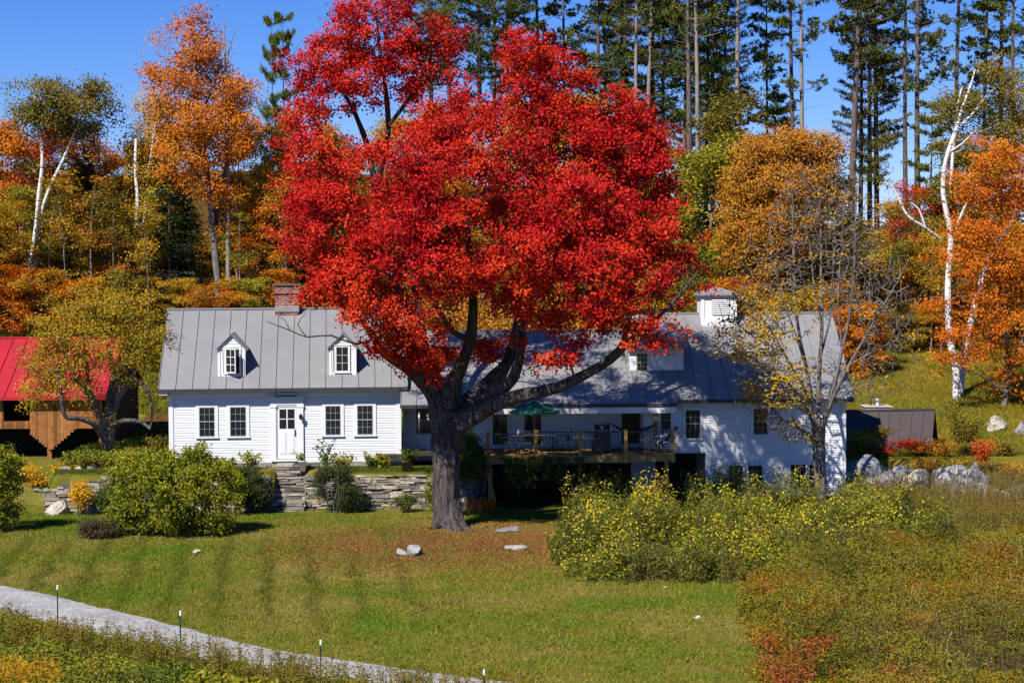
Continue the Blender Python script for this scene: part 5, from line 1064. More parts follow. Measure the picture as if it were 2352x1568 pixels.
birch('white birch with a broken bare top standing straight up left of the tall orange maple', 113, 320,
 [[(326, 712, 0, 5.5), (320, 640, 0, 5), (312, 560, 0, 4.6), (316, 460, 0, 4.2), (311, 390, 0, 4), (313, 318, 0, 3.4)], [(312, 545, -.3, 1.4), (330, 500, -.5, 1.0), (340, 470, -.5, .6)]],
 [(330, 560, 30, 60, 0, 1.5), (300, 600, 30, 50, 0, 1.5)], 30, 50, .6, .15, L['olive'], sides=8)
birch('slender leaning birch with gold crown just right of the broken topped birch', 114, 335,
 [[(332, 705, .3, 3), (328, 600, 0, 3), (330, 520, 0, 3), (340, 410, 0, 3), (352, 320, 0, 2.8), (360, 270, 0, 2), (366, 230, 0, 1.3)], [(356, 290, 0, 1.5), (375, 268, 0, 1.2), (400, 262, 0, .7)]],
 [(350, 250, 46, 50, 0, 1.8), (320, 320, 38, 50, .5, 1.5), (385, 300, 40, 40, .5, 1.5), (325, 400, 35, 60, .5, 1.5), (360, 470, 40, 60, .5, 1.5)], 190, 76, .62, .15, L['gold'], sides=8, shell=.2)
birch('tall white birch with forked top against the sky before the orange maple', 100, 2195,
 [[(2197, 1010, 0, 11), (2198, 940, 0, 10.5), (2195, 850, 0, 9), (2180, 760, 0, 8), (2178, 640, 0, 7), (2184, 540, 0, 6.5), (2172, 480, 0, 6), (2166, 430, 0, 5.5), (2172, 370, 0, 5), (2192, 310, 0, 5), (2210, 250, 0, 3.6), (2228, 200, 0, 2.6), (2240, 160, 0, 1.6)],
  [(2184, 425, 0, 4), (2190, 330, 0, 3.6), (2195, 290, .2, 3), (2200, 240, .2, 2.4), (2210, 200, .2, 1.6)], [(2205, 290, 0, 2.6), (2240, 255, -.3, 2.2), (2270, 215, -.5, 1.5), (2285, 205, -.5, 1)], [(2180, 350, 0, 2.2), (2210, 330, -.4, 2), (2240, 300, -.6, 1.2)],
  [(2160, 548, 0, 3.5), (2120, 520, -.4, 3.2), (2090, 500, -.6, 3), (2075, 480, -.6, 2.5), (2062, 450, -.6, 2), (2050, 425, -.6, 1.2)], [(2125, 520, -.4, 2.2), (2110, 480, -.4, 1.8), (2090, 465, -.4, 1.2)], [(2188, 560, .2, 3.5), (2205, 500, .6, 3.2), (2225, 460, .8, 2.6), (2245, 420, 1, 1.8)]],
 [(2260, 170, 50, 40, .5, 1.8), (2300, 210, 40, 45, .5, 1.8), (2220, 240, 50, 40, .8, 1.6), (2180, 260, 34, 40, .8, 1.3, .6), (2300, 280, 40, 40, .8, 1.6), (2240, 320, 60, 40, 1, 1.6, .8), (2320, 170, 30, 40, 1, 1.4, .7)],
 200, 70, .55, .125, L['olive'], sides=10, shell=.2)
birch('second white birch at the right, its trunk leaning right and half hidden by orange leaves', 101, 2210,
 [[(2210, 990, .5, 9), (2205, 930, .5, 8.5), (2212, 830, .5, 8), (2230, 740, .6, 7), (2250, 660, .6, 6.5), (2275, 590, .6, 6.5), (2310, 530, .6, 6), (2330, 490, .6, 5), (2342, 440, .6, 4), (2350, 380, .6, 3)], [(2290, 560, .4, 3), (2292, 510, .4, 2.5), (2300, 480, .4, 1.6)]],
 [(2330, 320, 40, 60, 1, 1.8), (2360, 250, 40, 60, 1, 1.8)], 70, 70, .55, .125, L['gold'], sides=10)
custom_tree('maple_tree', 'bright orange maple filling the right edge around the white birches', 'tree', 98, 2300,
 [[(2300, 1020, 0, 7), (2305, 940, 0, 6.5), (2315, 850, 0, 6), (2310, 740, 0, 5), (2290, 620, 0, 4), (2280, 500, 0, 3), (2275, 420, 0, 2)], [(2312, 860, 0, 4), (2350, 780, -.5, 3.5), (2380, 690, -.6, 3)], [(2310, 740, 0, 3), (2260, 690, -.8, 2.6), (2200, 680, -1.2, 1.8)], [(2305, 900, -.3, 3), (2250, 860, -1, 2), (2190, 840, -1.4, 1.4)]],
 [(2280, 380, 66, 44, 0, 2), (2230, 430, 42, 40, -.5, 1.6), (2310, 470, 70, 66, 0, 2.2), (2220, 520, 60, 44, -1, 2), (2280, 590, 80, 50, -1, 2.2), (2200, 600, 50, 30, -1.2, 1.5), (2340, 650, 60, 70, 0, 2), (2220, 680, 80, 26, -1.2, 1.8), (2280, 740, 80, 36, -1, 2), (2180, 760, 60, 20, -1.5, 1.4), (2200, 820, 60, 20, -1.5, 1.4, .8), (2320, 830, 50, 60, 0, 1.8, .8), (2260, 800, 50, 24, -.5, 1.4, .7), (2150, 700, 40, 16, -1.4, 1.2, .6), (2370, 420, 50, 80, 0, 2)],
 620, 76, .50, .125, M['greybark'], L['brightorange'], shell=.2, spray=.2, filt=clump_gap, flat=.5, wob=.1)
custom_tree('maple_tree', 'tallest orange maple of the left wood, high against the sky on a thick trunk', 'tree', 112, 500,
 [[(506, 712, 0, 9), (500, 640, 0, 8.5), (492, 560, 0, 8), (486, 490, 0, 8), (482, 440, 0, 7), (470, 360, 0, 6), (455, 270, 0, 5), (450, 180, 0, 4), (445, 90, 0, 2.5), (440, 30, 0, 1.2)],
  [(490, 540, .4, 6), (502, 470, .6, 5.5), (520, 380, .6, 4), (540, 300, .6, 3)], [(482, 440, 0, 5), (440, 380, -.5, 4), (400, 310, -.8, 3), (370, 230, -.8, 2)], [(455, 270, 0, 3), (490, 200, 0, 2.5), (510, 140, 0, 1.6)]],
 [(430, 45, 42, 36, 0, 1.6, .7), (420, 110, 62, 48, 0, 2.2, .9), (480, 110, 42, 40, 0, 1.8), (400, 170, 62, 48, 0, 2.4), (480, 180, 66, 50, 0, 2.4), (390, 240, 66, 48, -.5, 2.4), (460, 270, 80, 60, -1, 2.6), (550, 230, 46, 46, 0, 2), (560, 290, 40, 44, 0, 2), (500, 340, 70, 50, -1, 2.4), (430, 350, 70, 60, -1, 2.4), (450, 420, 50, 40, -1, 2, .7), (500, 440, 55, 30, -1, 2, .6), (520, 510, 40, 40, -1, 1.6, .4)],
 560, 90, .62, .15, M['greybark'], L['orange'], shell=.3, wob=.1, filt=clump_gap)
custom_tree('dead_tree', 'bare grey topped snag with a white forked tip beside the tallest orange maple', 'tree', 111.5, 526,
 [[(527, 712, 0, 6), (524, 600, 0, 5.5), (524, 480, 0, 5), (522, 350, 0, 4.2), (521, 240, 0, 3.2), (518, 150, 0, 2.4), (516, 100, 0, 1.5), (515, 52, 0, .8)], [(519, 150, 0, 1.8), (530, 100, 0, 1.3), (546, 55, 0, .7)], [(518, 115, 0, 1.2), (508, 90, 0, .8), (504, 62, 0, .5)]],
 [(521, 200, 20, 60, 0, .6)], 10, 1, .2, .1, M['palepine'], L['brown'], sides=8)
def branchy(*a, **k): pass

# ================================================================== REPEATED FOREST TREES
def gen_broadleaf(seed, hgt=12., lobes=9, spread=2.6, base=.28, n=120, per=78, crad=.58, ls=.165, trunk=.14, lm='gold', bark='greybark', name='broadleaf_tree', shell=.3):
    st = np.random.get_state(); r = np.random.default_rng(seed); T = thing(name, (0, 0, 0), 'x', 'tree')
    lx, ly = r.normal(size=2)*.35; pts = [Vector((lx*t*t*1.5+.1*sin(t*7+seed), ly*t*t, hgt*t*.92-.2*(t == 0))) for t in (0, .15, .3, .45, .6, .75, .9, 1)]; rs = [trunk*(1-.88*t) for t in (0, .15, .3, .45, .6, .75, .9, 1)]; rs[0] *= 1.3
    lb = []
    for i in range(lobes):
        t = base+(1-base)*(i+.5)/lobes; a = i*2.4+seed; rad = spread*sin(pi*min(1, .18+.82*(1-t)/(1-base)))**.7*.6
        p = pts[0].lerp(pts[-1], t); k = r.uniform(.7, 1.15)
        lb.append((Vector((p.x+rad*cos(a), p.y+rad*sin(a), hgt*t)), spread*.52*k, spread*.52*k, hgt*(1-base)/lobes*1.15*k, 1))
    lb.append((Vector((pts[-1].x, pts[-1].y, hgt*.93)), spread*.32, spread*.32, hgt*.08, 1))
    c, d, _ = sample_lobes(lb, int(n*1.5), shell, r); kp = np.array([mnoise.noise(Vector(q)*.7+Vector((seed, 0, 0))) > -.12 for q in c]); c, d = c[kp], d[kp]; grow(T, [(pts, rs)], c, twig=.012, bark=M[bark], sides=8, minfrac=base*.75, seg=1.0); crown(T, c, d, per, crad, ls, L[lm], flat=.6); return T
def gen_spruce(seed, hgt=12., rad=2.3, lm='spruce', name='spruce_tree'):
    r = np.random.default_rng(seed); T = thing(name, (0, 0, 0), 'x', 'tree'); mb = MB(); mb.tube([(0, 0, -.2), (0, 0, hgt*.5), (.05, 0, hgt)], [.17, .10, .015], 8); mb.build('trunk', M['darkbark'], T)
    cl = Cloud(); A, B = [], []
    for i in range(int(hgt*9)):
        z = hgt*(.06+.93*(i/(hgt*9))); R = rad*(1-z/hgt)**.8*r.uniform(.65, 1.1)+.12; a = r.uniform(0, 2*pi); e = np.array([cos(a)*R, sin(a)*R, -R*.28+.1]); p0 = np.array([0, 0, z])
        n = int(8+R*26); t = r.uniform(.12, 1, (n, 1)); side = np.array([-sin(a), cos(a), 0]); q = p0+e*t+side*r.normal(size=(n, 1))*.22*R*(1.1-t*.6)+np.array([0, 0, 1])*(.12*R*t*t)
        dr = e/np.linalg.norm(e)*.5+side*r.normal(size=(n, 1))*.5+np.array([0, 0, -.35]); A.append(q); B.append(q+unit(dr)*r.uniform(.16, .34, (n, 1)))
    cl.needles(np.concatenate(A), np.concatenate(B), .085); cl.build('crown', L[lm], T); return T
def gen_pine(seed, hgt=30., z0=12., z1=30., kind='sparse', trunk=.19, bark='pinebark', lm='pine', rad=3.4, dens=1.0):
    r = np.random.default_rng(seed); T = thing('pine_tree', (0, 0, 0), 'x', 'tree'); mb = MB(); ph = r.uniform(0, 6)
    tp = lambda z: Vector((.25*sin(z*.13+ph)*z/hgt, .2*cos(z*.11+ph)*z/hgt, z)); ts = np.linspace(0, 1, 9); mb.tube([tp(hgt*t-(.3 if t == 0 else 0)) for t in ts], [trunk*(1.12-.95*t) for t in ts], 8, wob=.06, sub=2, cap=False)
    cl = Cloud(); BA, BB, RA = [], [], []; z = z0
    while z < z1:
        k = (z-z0)/(hgt-z0); nb = r.integers(3, 6) if kind == 'dense' else r.integers(2, 4)
        for b in range(nb):
            if k < .12 and r.random() < .3 and kind != 'dense': pass
            a = r.uniform(0, 2*pi); R = rad*r.uniform(.5, 1.1)*(1-.55*k)*(.55+.45*min(1, k*5+.3)); rise = r.uniform(-.05, .35) if kind != 'dense' else r.uniform(-.08, .18)
            c0 = np.array(tp(z+r.uniform(-.2, .2))); dirv = np.array([cos(a), sin(a), rise]); side = np.array([-sin(a), cos(a), 0.]); pts = [c0+dirv*R*t+np.array([0, 0, .22*R*t*t])+side*.15*R*sin(t*3+a) for t in np.linspace(0, 1, 5)]
            for i in range(4): BA.append(pts[i]); BB.append(pts[i+1]); RA.append(.045*(1-i*.2)*trunk/.19)
            if kind == 'sparse':
                bare = r.random() < .22*(1-k)
                for j in range(0 if bare else int(r.integers(5, 11)*dens)):
                    t = r.uniform(.4, 1.02); q = c0+dirv*R*t+np.array([0, 0, .22*R*t*t]); e = q+side*r.normal()*.5*(1.2-t*.4)*.9+np.array([0, 0, r.uniform(.05, .4)]); BA.append(q); BB.append(e); RA.append(.014)
                    m = int(r.integers(3, 6)); sub = e+r.normal(size=(m, 3))*[.16, .16, .12]
                    for s_ in sub:
                        u = unit(r.normal(size=(13, 3))+[0, 0, .5]); cl.needles(np.repeat(s_[None], 13, 0), s_+u*r.uniform(.13, .24, (13, 1)), .06)
            else:
                m = int((26+R*36)*dens); t = r.uniform(.22, 1.03, (m, 1)); q = c0+dirv*R*t+np.array([0, 0, 1.])*(.22*R*t*t)+side*r.normal(size=(m, 1))*.24*R*(1.15-t*.7)+np.array([0, 0, 1])*r.uniform(-.02, .12, (m, 1))
                for _ in range(3): u = unit(r.normal(size=(m, 3))+[0, 0, .55]+dirv*.5); cl.needles(q, q+u*r.uniform(.14, .27, (m, 1)), .05)
        z += r.uniform(.45, 1.0) if kind == 'dense' else r.uniform(.7, 1.4)
    A = np.array(BA); B = np.array(BB); R_ = np.array(RA)*.55; v, f = frustums(A, B, R_, R_*.8, 4)
    # short dead stubs low on the stem
    S0, S1 = [], []
    for i in range(16): z = r.uniform(z0*.45, z0+3); a = r.uniform(0, 6.28); c0 = np.array(tp(z)); S0.append(c0); S1.append(c0+np.array([cos(a), sin(a), r.uniform(0, .5)])*r.uniform(.3, .9))
    v2, f2 = frustums(np.array(S0), np.array(S1), np.full(16, .014), np.full(16, .006), 4); v0 = np.array([tuple(q) for q in mb.v]); f0 = np.array(mb.f); npmesh('trunk', np.concatenate([v0, v, v2]), np.concatenate([f0, f+len(v0), f2+len(v0)+len(v)]), M[bark], parent=T, smooth=True)
    cl.build('crown', L[lm], T); return T
def place(proto, px, d, top=None, hgt=12., label='', group=None, wscale=1., leaf=None, rz=None, base=None, used=set(), lean=0):
    x = XD(px, d); g = h(x, d) if base is None else base
    s = 1.
    if top is not None: s = (P(px, top, d).z-g)/hgt
    o = proto if id(proto) not in used else copy_tree(proto); used.add(id(proto))
    o.location = (x, d, g-.05); o.rotation_euler = (0, lean, random.uniform(0, 6.28) if rz is None else rz); w_ = (s**.75)*wscale; o.scale = (w_, w_, s); tag(o, label, 'tree', group)
    if leaf is not None:
        for c in o.children:
            if c.name.startswith('crown'): c.material_slots[0].link = 'OBJECT'; c.material_slots[0].material = L[leaf]
    return o
BL = [gen_broadleaf(11, 12, 9, 2.6, .25, 150), gen_broadleaf(12, 12, 10, 2.3, .2, 150), gen_broadleaf(13, 12, 8, 3.0, .35, 150), gen_broadleaf(14, 12, 12, 2.0, .12, 170), gen_broadleaf(15, 12, 10, 2.9, .10, 220)]
SAP = [gen_broadleaf(16, 6, 7, 1.7, .08, 100, 60, .42, .14, .06), gen_broadleaf(17, 6, 8, 2.0, .05, 120, 60, .42, .14, .06)]
SPR = [gen_spruce(21), gen_spruce(22, 12, 2.8)]
# (px, d, top py, variant, leaf kind, width scale, label)
Fo = [
 (10, 116, 290, 1, 'orange', 1.1, 'orange and yellow tree cut by the left edge of the photo, above the grass'),
 (58, 121, 325, 0, 'crimson', 1., 'red maple in the gap left of the two birch stems'),
 (-20, 110, 470, 4, 'gold', 1., 'gold tree at the left edge below the orange one'),
 (130, 122, 300, 3, 'crimson', 1., 'red tree behind the fork of the double birch'),
 (250, 119, 320, 2, 'orange', 1., 'orange crowned tree between the double birch and the broken birch'),
 (215, 117, 380, 1, 'rust', .9, 'thin rusty tree right of the leaning birch stem'),
 (290, 121, 350, 0, 'olive', 1., 'olive tree just left of the broken topped birch'),
 (110, 115, 470, 4, 'gold', 1., 'gold green tree right behind the foot of the double birch'),
 (175, 116, 520, 0, 'yellowgreen', 1., 'yellow green tree low in the middle of the left wood'),
 (235, 114.5, 560, 3, 'brightorange', .55, 'small vivid orange tree with thin stem behind the apple tree'),
 (355, 120, 300, 1, 'gold', 1., 'gold tree behind the slender leaning birch'),
 (410, 118, 420, 2, 'olive', 1., 'olive gold tree left of the dark spruce'),
 (560, 120, 250, 1, 'orange', .9, 'orange tree right of the grey snag'),
 (590, 118, 420, 4, 'yellowgreen', .95, 'yellow green tree right of the grey snag and above the grey roof'),
 (640, 117, 290, 2, 'gold', 1., 'golden tree left of the upper part of the big red maple'),
 (680, 119, 380, 0, 'orange', 1., 'orange tree half hidden by the left side of the red maple'),
 (620, 114, 520, 3, 'yellowgreen', 1., 'yellow green tree behind the brick chimney'),
 (540, 113.5, 580, 4, 'gold', .8, 'low gold tree behind the ridge right of the thick grey trunk'),
 (460, 114, 600, 2, 'yellowgreen', .8, 'low yellow green tree behind the left end of the ridge'),
 (390, 122, 330, 0, 'gold', 1., 'gold tree far back left of the tallest orange maple'),
 (770, 122, 300, 1, 'orange', 1., 'orange tree glimpsed through the upper left gap of the red maple'),
 (830, 120, 330, 2, 'rust', 1., 'rusty tree glimpsed behind the red maple high forks'),
 (930, 121, 260, 0, 'gold', 1., 'gold tree glimpsed behind the middle of the red maple'),
 (1060, 119, 420, 4, 'gold', 1., 'gold tree behind the red maple above the middle roof'),
 (1000, 114, 620, 2, 'olive', 1., 'olive tree low behind the red maple, left of its centre'),
 (1170, 119, 250, 1, 'orange', 1., 'orange tree in the notch between the two tops of the red maple'),
 (1190, 114, 600, 4, 'yellowgreen', 1., 'yellow green tree low behind the centre of the red maple'),
 (1300, 118, 430, 0, 'gold', 1., 'gold tree behind the right half of the red maple'),
 (1400, 116, 560, 2, 'olive', 1., 'olive tree low behind the right half of the red maple'),
 (1480, 120, 420, 1, 'gold', 1., 'gold tree behind the right edge of the red maple crown'),
 (1530, 115, 560, 4, 'rust', 1., 'rusty tree just left of the cupola'),
 (1565, 121, 360, 3, 'yellowgreen', 1.1, 'narrow yellow green tree at the right edge of the red maple crown'),
 (1625, 118, 325, 1, 'yellowgreen', 1.25, 'rounded yellow green tree between the red maple and the orange oak'),
 (1600, 114, 600, 2, 'rust', 1.1, 'rusty leaved tree directly behind the cupola'),
 (1690, 124, 230, 3, 'olive', 1.2, 'dark olive tree high behind the rounded yellow green one'),
 (1680, 114, 610, 4, 'rust', 1., 'rusty tree behind the roof right of the cupola'),
 (1790, 114.5, 560, 2, 'gold', 1., 'gold tree behind the bare tree, above the right roof'),
 (1740, 120, 420, 0, 'gold', 1., 'golden tree low in front of the orange oak'),
 (1890, 118, 420, 4, 'olive', 1., 'olive green tree behind the top of the bare tree'),
 (1900, 113.5, 620, 0, 'orange', 1., 'orange tree behind the right end of the grey roof'),
 (1975, 120, 500, 1, 'olive', 1.1, 'olive tree right of the bare tree below the open sky'),
 (2040, 117, 560, 2, 'yellowgreen', 1.1, 'yellow green tree at the wood edge above the grass slope'),
 (2010, 113, 660, 4, 'rust', .9, 'low rusty tree above the grass slope, right of the bare tree'),
 (2100, 122, 420, 0, 'crimson', 1., 'dark red tree left of the forked birch'),
 (2120, 116, 540, 4, 'gold', 1., 'gold tree at the wood edge left of the forked birch'),
 (2050, 124, 470, 3, 'rust', 1., 'thin rusty tree far back above the grass slope'),
 (2160, 121, 400, 2, 'olive', 1.1, 'olive tree behind the forked birch'),
 (2240, 120, 330, 1, 'olive', 1.1, 'olive tree behind the orange maple at the right'),
 (2310, 118, 330, 3, 'gold', 1., 'gold tree behind the second birch at the right edge'),
 (2160, 112, 690, 4, 'orange', .8, 'low orange tree at the wood edge behind the forked birch'),
 (2350, 112, 560, 2, 'rust', 1., 'rusty tree cut by the right edge behind the orange maple'),
 (1440, 113, 640, 3, 'orange', 1., 'orange tree behind the ridge between trunk limbs and cupola'),
 (880, 115, 560, 3, 'olive', 1., 'olive tree low behind the left half of the red maple'),
 (760, 115, 560, 4, 'gold', 1., 'gold tree low behind the left side of the red maple'),
 (20, 111.5, 600, 3, 'olive', .8, 'low olive tree left of the foot of the double birch'),
 (1240, 122, 230, 4, 'gold', 1.2, 'gold tree behind the red maple, just right of its middle'), (1350, 122, 260, 4, 'orange', 1.2, 'orange tree behind the upper right half of the red maple'), (1440, 123, 270, 4, 'olive', 1.2, 'olive tree behind the right shoulder of the red maple'), (1010, 123, 260, 4, 'orange', 1.1, 'orange tree behind the centre left of the red maple'), (1110, 118, 420, 1, 'rust', 1.2, 'rusty tree behind the very middle of the red maple'),
]
for px, d, top, v, lf, ws, lab in Fo: place(BL[v], px, d, top, 12, lab, 'broadleaved trees of the autumn wood', ws, lf)
custom_tree('oak_tree', 'broad orange brown oak with rounded crown behind the bare tree at the right', 'tree', 110, 1810,
 [[(1815, 760, 0, 9), (1815, 680, 0, 8), (1812, 600, 0, 7), (1808, 500, 0, 5), (1805, 400, 0, 3), (1803, 330, 0, 2)], [(1813, 640, 0, 5), (1770, 560, 0, 4), (1730, 460, 0, 3), (1715, 400, 0, 2)], [(1813, 640, 0, 5), (1860, 560, 0, 4), (1900, 460, 0, 3), (1910, 380, 0, 2)]],
 [(1800, 330, 62, 42, 0, 2.4), (1740, 370, 56, 50, 0, 2.4), (1700, 440, 42, 60, 0, 2), (1860, 340, 50, 42, 0, 2.2), (1905, 350, 36, 44, 0, 1.8), (1900, 430, 44, 60, 0, 2), (1800, 420, 90, 60, -1, 2.6), (1740, 520, 70, 60, -1, 2.2), (1690, 560, 40, 60, 0, 1.8), (1850, 520, 60, 60, -1, 2, .6), (1780, 600, 80, 50, -1, 2, .7)],
 460, 90, .6, .15, M['greybark'], L['rust'], shell=.35, wob=.1)
# saplings and undergrowth along the wood edge
Un = [(30, 109.5, 610, 'brightorange'), (95, 110, 620, 'gold'), (140, 110.5, 640, 'rust'), (185, 110, 640, 'brightorange'), (225, 111, 640, 'gold'), (265, 111, 620, 'olive'), (345, 111, 640, 'gold'), (480, 109, 650, 'rust'), (430, 110, 640, 'gold'), (560, 109, 640, 'gold'), (600, 108.5, 640, 'yellowgreen'), (520, 109, 660, 'orange'),
      (640, 109, 620, 'orange'), (1560, 109, 640, 'olive'), (1635, 109, 660, 'rust'), (1700, 109, 640, 'orange'), (1755, 108.5, 650, 'rust'), (1830, 108, 660, 'gold'), (1880, 107.5, 680, 'orange'), (1950, 108.5, 650, 'rust'), (1985, 106, 700, 'orange'), (2060, 112.5, 690, 'olive'), (2110, 112.5, 700, 'gold'), (1590, 109, 680, 'gold'), (1500, 108, 640, 'gold')]
Mid = [(15, 113, 520, 'rust'), (50, 114, 430, 'yellowgreen'), (120, 113, 540, 'yellowgreen'), (150, 114, 450, 'olive'), (205, 113, 500, 'gold'), (245, 113, 440, 'olive'), (275, 114, 470, 'gold'), (300, 113, 540, 'olive'), (350, 112.5, 520, 'gold'), (375, 113, 440, 'yellowgreen'), (450, 112.5, 540, 'olive'), (560, 112.5, 480, 'orange'), (590, 112, 560, 'yellowgreen'), (625, 113, 440, 'orange'), (655, 112, 570, 'gold'), (545, 113, 400, 'gold'),
       (1590, 112, 560, 'olive'), (1655, 112, 560, 'yellowgreen'), (1720, 112, 600, 'gold'), (1850, 112, 580, 'yellowgreen'), (1930, 112, 560, 'gold'), (1990, 114, 600, 'olive'), (2080, 115, 600, 'orange'), (2130, 114.5, 600, 'olive')]
mw = ['at the far left under the orange one', 'left of the double birch stems', 'right of the double birch foot', 'right of the leaning stem', 'in the middle of the left wood, low', 'in the middle of the left wood, high', 'left of the broken birch, taller', 'left of the broken birch, lower', 'right of the slender birch, low', 'right of the slender birch, high', 'left of the thick grey trunk', 'right of the grey snag', 'between snag and chimney', 'left of the red maple, upper', 'directly above the chimney', 'right of the snag, high',
      'left of the cupola, high', 'above the cupola', 'above the ridge below the oak', 'behind the bare tree, middle', 'behind the bare tree, right', 'right of the bare tree, tall', 'left of the dark small spruce', 'below the spreading birch branch']
MIDP = [gen_broadleaf(18, 9, 9, 1.5, .35, 80, 56, .45, .15, .08, bark='palepine'), gen_broadleaf(19, 9, 8, 1.8, .40, 80, 56, .45, .15, .07, bark='palepine')]
for i, (px, d, top, lf) in enumerate(Mid): place(MIDP[i % 2], px, d, top, 9, 'slim %s leaved tree %s' % ({'yellowgreen': 'yellow green'}.get(lf, lf), mw[i]), 'slim trees along the wood edge', 1.1, lf)
POLE = gen_broadleaf(41, 11, 6, 1.3, .45, 34, 50, .5, .15, .075, bark='palepine'); POLE2 = gen_broadleaf(42, 11, 5, 1.1, .6, 22, 46, .5, .15, .06, bark='greybark')
for i, (px, d, top, lf, wh) in enumerate([(160, 111, 400, 'gold', 'just right of the double birch'), (212, 111.5, 380, 'rust', 'in the left wood, middle'), (272, 111, 430, 'olive', 'left of the broken birch, leafy at top'), (282, 111.6, 520, 'brightorange', 'left of the broken birch, short'), (345, 110, 470, 'gold', 'right of the slender birch'), (555, 110.5, 470, 'yellowgreen', 'right of the grey snag'), (640, 111, 400, 'gold', 'rising behind the chimney'), (663, 110.6, 440, 'orange', 'right behind the chimney'), (584, 111, 540, 'orange', 'midway from snag to chimney'), (118, 112, 430, 'olive', 'between the two birch stems'), (1700, 111, 480, 'gold', 'above the roof right of the cupola'), (1770, 111, 520, 'rust', 'left behind the bare tree'), (1940, 110, 420, 'olive', 'right behind the bare tree'), (1990, 111, 440, 'gold', 'over the grass slope, left'), (2070, 113, 470, 'olive', 'over the grass slope, right'), (2135, 112, 520, 'gold', 'left of the forked birch')]):
    place(POLE if i % 2 else POLE2, px, d, top, 11, 'thin pale stemmed %s leaved tree %s' % ({'brightorange': 'bright orange', 'yellowgreen': 'yellow green'}.get(lf, lf), wh), 'thin stemmed trees at the wood edge', 1.2, lf, lean=random.uniform(-.05, .05))
where = ['low at the left edge above the grass', 'just right of the double birch foot', 'between the birches, left', 'behind the top of the apple tree, left', 'behind the top of the apple tree, middle', 'behind the top of the apple tree, right', 'at the foot of the broken birch', 'under the tallest maple, left of its trunk', 'above the left end of the grey ridge', 'right of the thick grey trunk', 'above the ridge left of the chimney', 'between the thick trunk and the snag',
      'right behind the chimney', 'left of the cupola', 'just behind the cupola roof', 'right of the cupola', 'above the ridge right of the cupola', 'behind the lower bare tree limbs', 'behind the right end of the ridge', 'just right of the ridge end', 'above the grass slope beside the roof end', 'at the wood edge above the field stones', 'at the wood edge right of the field stones', 'close behind the cupola, low', 'behind the red maple lower right edge']
for i, (px, d, top, lf) in enumerate(Un): place(SAP[i % 2], px, d, top, 6, 'young %s leaved tree %s' % ({'brightorange': 'bright orange', 'yellowgreen': 'yellow green'}.get(lf, lf), where[i]), 'young trees along the wood edge', 1.3, lf)
for i, (px, d, top, v, lab) in enumerate([(5, 112, 440, 0, 'dark spruce at the left edge in deep shade'), (200, 116, 330, 1, 'dark spruce behind the crown of the double birch'), (165, 119, 290, 0, 'tall dark conifer between the two stems of the double birch'), (395, 112, 360, 1, 'large black green spruce between the broken birch and the thick trunk'), (430, 115, 420, 0, 'dark spruce just left of the thick grey trunk'), (650, 118, 420, 0, 'dark spruce behind the golden tree left of the red maple'), (1650, 126, 420, 1, 'dark fir behind the yellow green tree right of the red maple'), (2290, 122, 380, 0, 'dark conifer behind the second birch'), (1750, 128, 340, 0, 'dark fir behind the left shoulder of the orange oak'), (820, 118, 420, 1, 'dark spruce glimpsed through the red maple, left'), (2140, 113.5, 620, 0, 'dark small spruce in the shade behind the right birches')]):
    place(SPR[v], px, d, top, 12, lab, 'dark conifers of the wood', 1.15)
